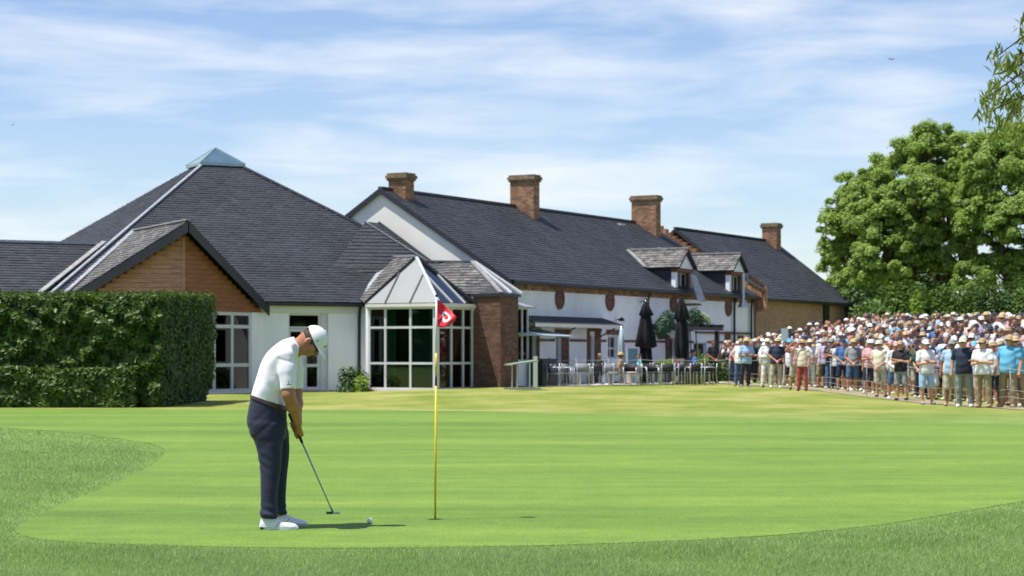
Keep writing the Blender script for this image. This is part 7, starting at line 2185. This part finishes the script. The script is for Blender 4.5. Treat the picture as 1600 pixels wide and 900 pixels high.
for r_ in range(1, 26):
    off = 0.50*r_ if r_ < 4 else 0.50*3+0.80*(r_-3)
    stp = 0.60 if r_ < 3 else (0.80 if r_ < 8 else 0.86)
    y = 45.0+pr.uniform(0, 0.6)
    while y < 96:
        x_ = fl(y)+0.25+off+pr.uniform(-0.2, 0.2); yy_ = y+pr.uniform(-0.2, 0.2)
        px_ = 800+FPX*x_/yy_
        if px_ < 1618 and px_ > 1130:
            cand.append((x_, yy_, r_))
        y += stp*pr.uniform(0.85, 1.15)
# keep the far end thinning out behind the rope end, away from the barn wall
def barn_t(x, y): return 0.875*(x+0.24)-0.484*(y-74.7)
cand = [c for c in cand if barn_t(c[0], c[1]) > 1.2 and c[1] < 93.5]
cand.sort(key=lambda c: c[2]*0.25+c[1]*0.02)
print('crowd candidates', len(cand)); allc = list(cand)
if len(cand) > NMAX-len(crowd):
    keepn = NMAX-len(crowd)
    cand.sort(key=lambda c: c[1]+1.2*c[2]); cand = cand[:keepn]
masspos = [c for c in allc if c not in cand]
for (x_, y_, r_) in cand:
    if all((x_-c[0])**2+(y_-c[1])**2 > 0.40**2 for c in crowd):
        crowd.append([x_, y_, rnd_spec(), r_, None])
posew = {'down': 'arms at the sides', 'folded': 'arms folded', 'hips': 'hands on hips', 'shade': 'one hand shading the eyes', 'clasp': 'hands clasped in front', 'phone': 'holding up a phone'}
def hatw(s): return (s['hatcol']+' '+('cap' if s['hat'] == 'cap' else 'sun hat')) if s['hat'] else ('bare '+{'hair':'brown','hair_grey':'grey','hair_blond':'fair'}[s['hcol']]+'-haired head')
def roww(r_, y_, x_):
    if r_ == 0: return 'in the front row at the rope'
    if r_ <= 2: return 'just behind the front row'
    if r_ <= 5: return 'in the lower middle rows'
    if r_ <= 9: return 'in the upper middle rows'
    return 'high on the bank'
labels = set()
order = sorted(range(len(crowd)), key=lambda i: crowd[i][1])
pxs = [800+FPX*c[0]/c[1] for c in crowd]
for i, c in enumerate(crowd):
    x_, y_, s, r_, extra = c
    others = sorted(range(len(crowd)), key=lambda j: (abs(pxs[j]-pxs[i]) + 6*abs(crowd[j][1]-y_)) if j != i else 1e9)[:6]
    base = '%s and %s shirt' % (hatw(s), s['shirt'])
    if r_ == 0: base = '%s, %s shirt and %s %s' % (hatw(s), s['shirt'], s['bcol'], s['bottom'])
    opts = [extra and ('person %s, %s' % (base, extra))] if extra else []
    opts.append('person in %s, %s' % (base, roww(r_, y_, x_)))
    opts.append('person in %s, %s, %s' % ('%s and %s shirt' % (hatw(s), s['shirt']), posew[s['pose']], roww(r_, y_, x_)))
    for j in others:
        opts.append('person in %s %s, beside a %s shirt' % ('%s and %s shirt' % (hatw(s), s['shirt']), roww(r_, y_, x_), crowd[j][2]['shirt']))
    for j in others:
        opts.append('person, %s, %s shirt, %s, beside a %s' % (hatw(s), s['shirt'], roww(r_, y_, x_), hatw(crowd[j][2])))
    for j in others:
        for k in others:
            if j < k: opts.append('person in %s, %s shirt, between a %s shirt and a %s' % (hatw(s), s['shirt'], crowd[j][2]['shirt'], hatw(crowd[k][2])))
    lab = None
    for o_ in opts:
        if o_ and o_ not in labels and len(o_.split()) <= 16:
            lab = o_; break
    if lab is None: lab = 'person in %s shirt %s, behind a %s shirt' % (s['shirt'], roww(r_, y_, x_), crowd[others[0]][2]['shirt'])
    labels.add(lab)
    g_ = gz(x_, y_)
    person((x_, y_, g_), face_to(x_, y_)+pr.uniform(-0.6, 0.5)+(0.15 if r_ == 0 else 0), s, lab, 'spectators behind the rope')
print('crowd', len(crowd), 'mass', len(masspos))
# spectators beyond the first 300 or so, farthest back: one mass of simple whole figures
mcols = ['white','navy','pink','cream','grey','black','pale blue','tan','stone','khaki','straw','denim']
mm_ = {k: MB() for k in mcols}; mskin = {'skin1': MB(), 'skin2': MB(), 'skin3': MB(), 'hair': MB()}
for (x_, y_, r_) in masspos:
    if any((x_-c[0])**2+(y_-c[1])**2 < 0.16 for c in crowd): continue
    o_ = Vector((x_, y_, gz(x_, y_))); h_ = pr.uniform(0.85, 1.0); fa = face_to(x_, y_)+pr.uniform(-0.5, 0.5)
    fx_ = Vector((math.cos(fa), math.sin(fa), 0)); fy_ = Vector((-fx_.y, fx_.x, 0))
    def W(a, b, c): return o_+fx_*a*h_+fy_*b*h_+Vector((0,0,c*h_))
    sh_c = pr.choice(['white','white','navy','pink','cream','grey','black','pale blue','tan']); bt_c = pr.choice(['stone','khaki','navy','denim','black']); sk_c = pr.choice(['skin1','skin2','skin3'])
    mm_[sh_c].ell(W(0,0,1.22), (0.17*h_,0.19*h_,0.30*h_), 9, 6)
    for s_ in (-1, 1):
        e_ = W(0.0+0.1*pr.random(), s_*0.27, 1.16); w_ = W(0.12+0.15*pr.random(), s_*pr.uniform(0.02,0.27), pr.choice([0.92,1.0,1.15,1.5]))
        mm_[sh_c].tube([W(0,s_*0.17,1.42), e_], [0.066,0.058], 6); mskin[sk_c].tube([e_, w_], [0.045,0.032], 6)
        mm_[bt_c].tube([W(0,s_*0.09,0.98), W(0.01,s_*0.12,0.5), W(0,s_*0.13,0.05)], [0.11,0.085,0.065], 6)
    mskin[sk_c].tube([W(0,0,1.42), W(0.01,0,1.58)], [0.065,0.055], 6); mskin[sk_c].ell(W(0.012,0,1.645), (0.09*h_,0.085*h_,0.118*h_), 9, 7)
    if pr.random() < 0.50: mm_[pr.choice(['white','white','cream','navy','navy','tan'])].lathe([(0.10,0),(pr.choice([0.125,0.16])*1.0,-0.012),(0.105,0.02),(0.085,0.07),(0.01,0.10)], W(0.015,0,1.70), 10)
    else: mskin['hair'].ell(W(-0.015,0,1.675), (0.10*h_,0.095*h_,0.108*h_), 8, 6)
bmv = []; bmf = []; bmi = []; mats_ = []
for k_, mb in list(mm_.items())+list(mskin.items()):
    if not mb.v: continue
    mi = len(mats_); mats_.append(CM[k_] if k_ in CM else M[k_]); n0 = len(bmv); bmv += [tuple(v) for v in mb.v]; bmf += [tuple(i+n0 for i in f_) for f_ in mb.f]; bmi += [mi]*len(mb.f)
if bmv:
    me = bpy.data.meshes.new('crowd_at_the_back'); me.from_pydata(bmv, [], bmf)
    for m_ in mats_: me.materials.append(m_)
    me.polygons.foreach_set('material_index', bmi); me.polygons.foreach_set('use_smooth', [True]*len(bmf))
    o = put('crowd_at_the_back', me, kind='stuff'); set_tags(o, 'mass of spectators in the farthest rows high on the bank under the trees', 'crowd')
# people on the terrace
def seat_at(px_, py_, face, spec, label, dz=-0.44):
    q = px_ground(px_, py_-1); person((q.x, q.y, q.z+dz), R(face), spec, label, 'people sitting on the terrace', sit=True)
seat_at(937, 601, 200, S_(shirt='black',bcol='navy',hat=None,hair='short',hcol='hair_grey',glasses=False,sleeve=0.62), 'seated grey-haired diner in black outside the square barn window')
seat_at(970, 602, 170, S_(shirt='tan',bcol='grey',hat='hat',hatcol='straw',hair='short',sleeve=0.62), 'seated diner in a straw hat below the slim pale blue parasol')
seat_at(999, 601, 190, S_(shirt='teal',bcol='stone',hat=None,hair='long',hcol='hair',sleeve=0.62), 'seated diner in a teal top before the first black parasol')
seat_at(1083, 601, 200, S_(shirt='blue',bcol='navy',hat='cap',hatcol='navy',hair='short',sleeve=0.62), 'seated diner in a blue shirt and navy cap near the pergola')
seat_at(1060, 600, 10, S_(shirt='maroon',bcol='black',hat=None,hair='short',hcol='hair',sleeve=0.62), 'seated diner in maroon under the second black parasol')
q = px_ground(1118, 600); person((q.x, q.y+0.8, q.z), R(-60), S_(shirt='black',bcol='black',bottom='trousers',pose='clasp',hat=None,hair='short',hcol='hair',scale=0.97,wide=1.0), 'standing person dressed all in black below the pergola post', 'people standing by the terrace')
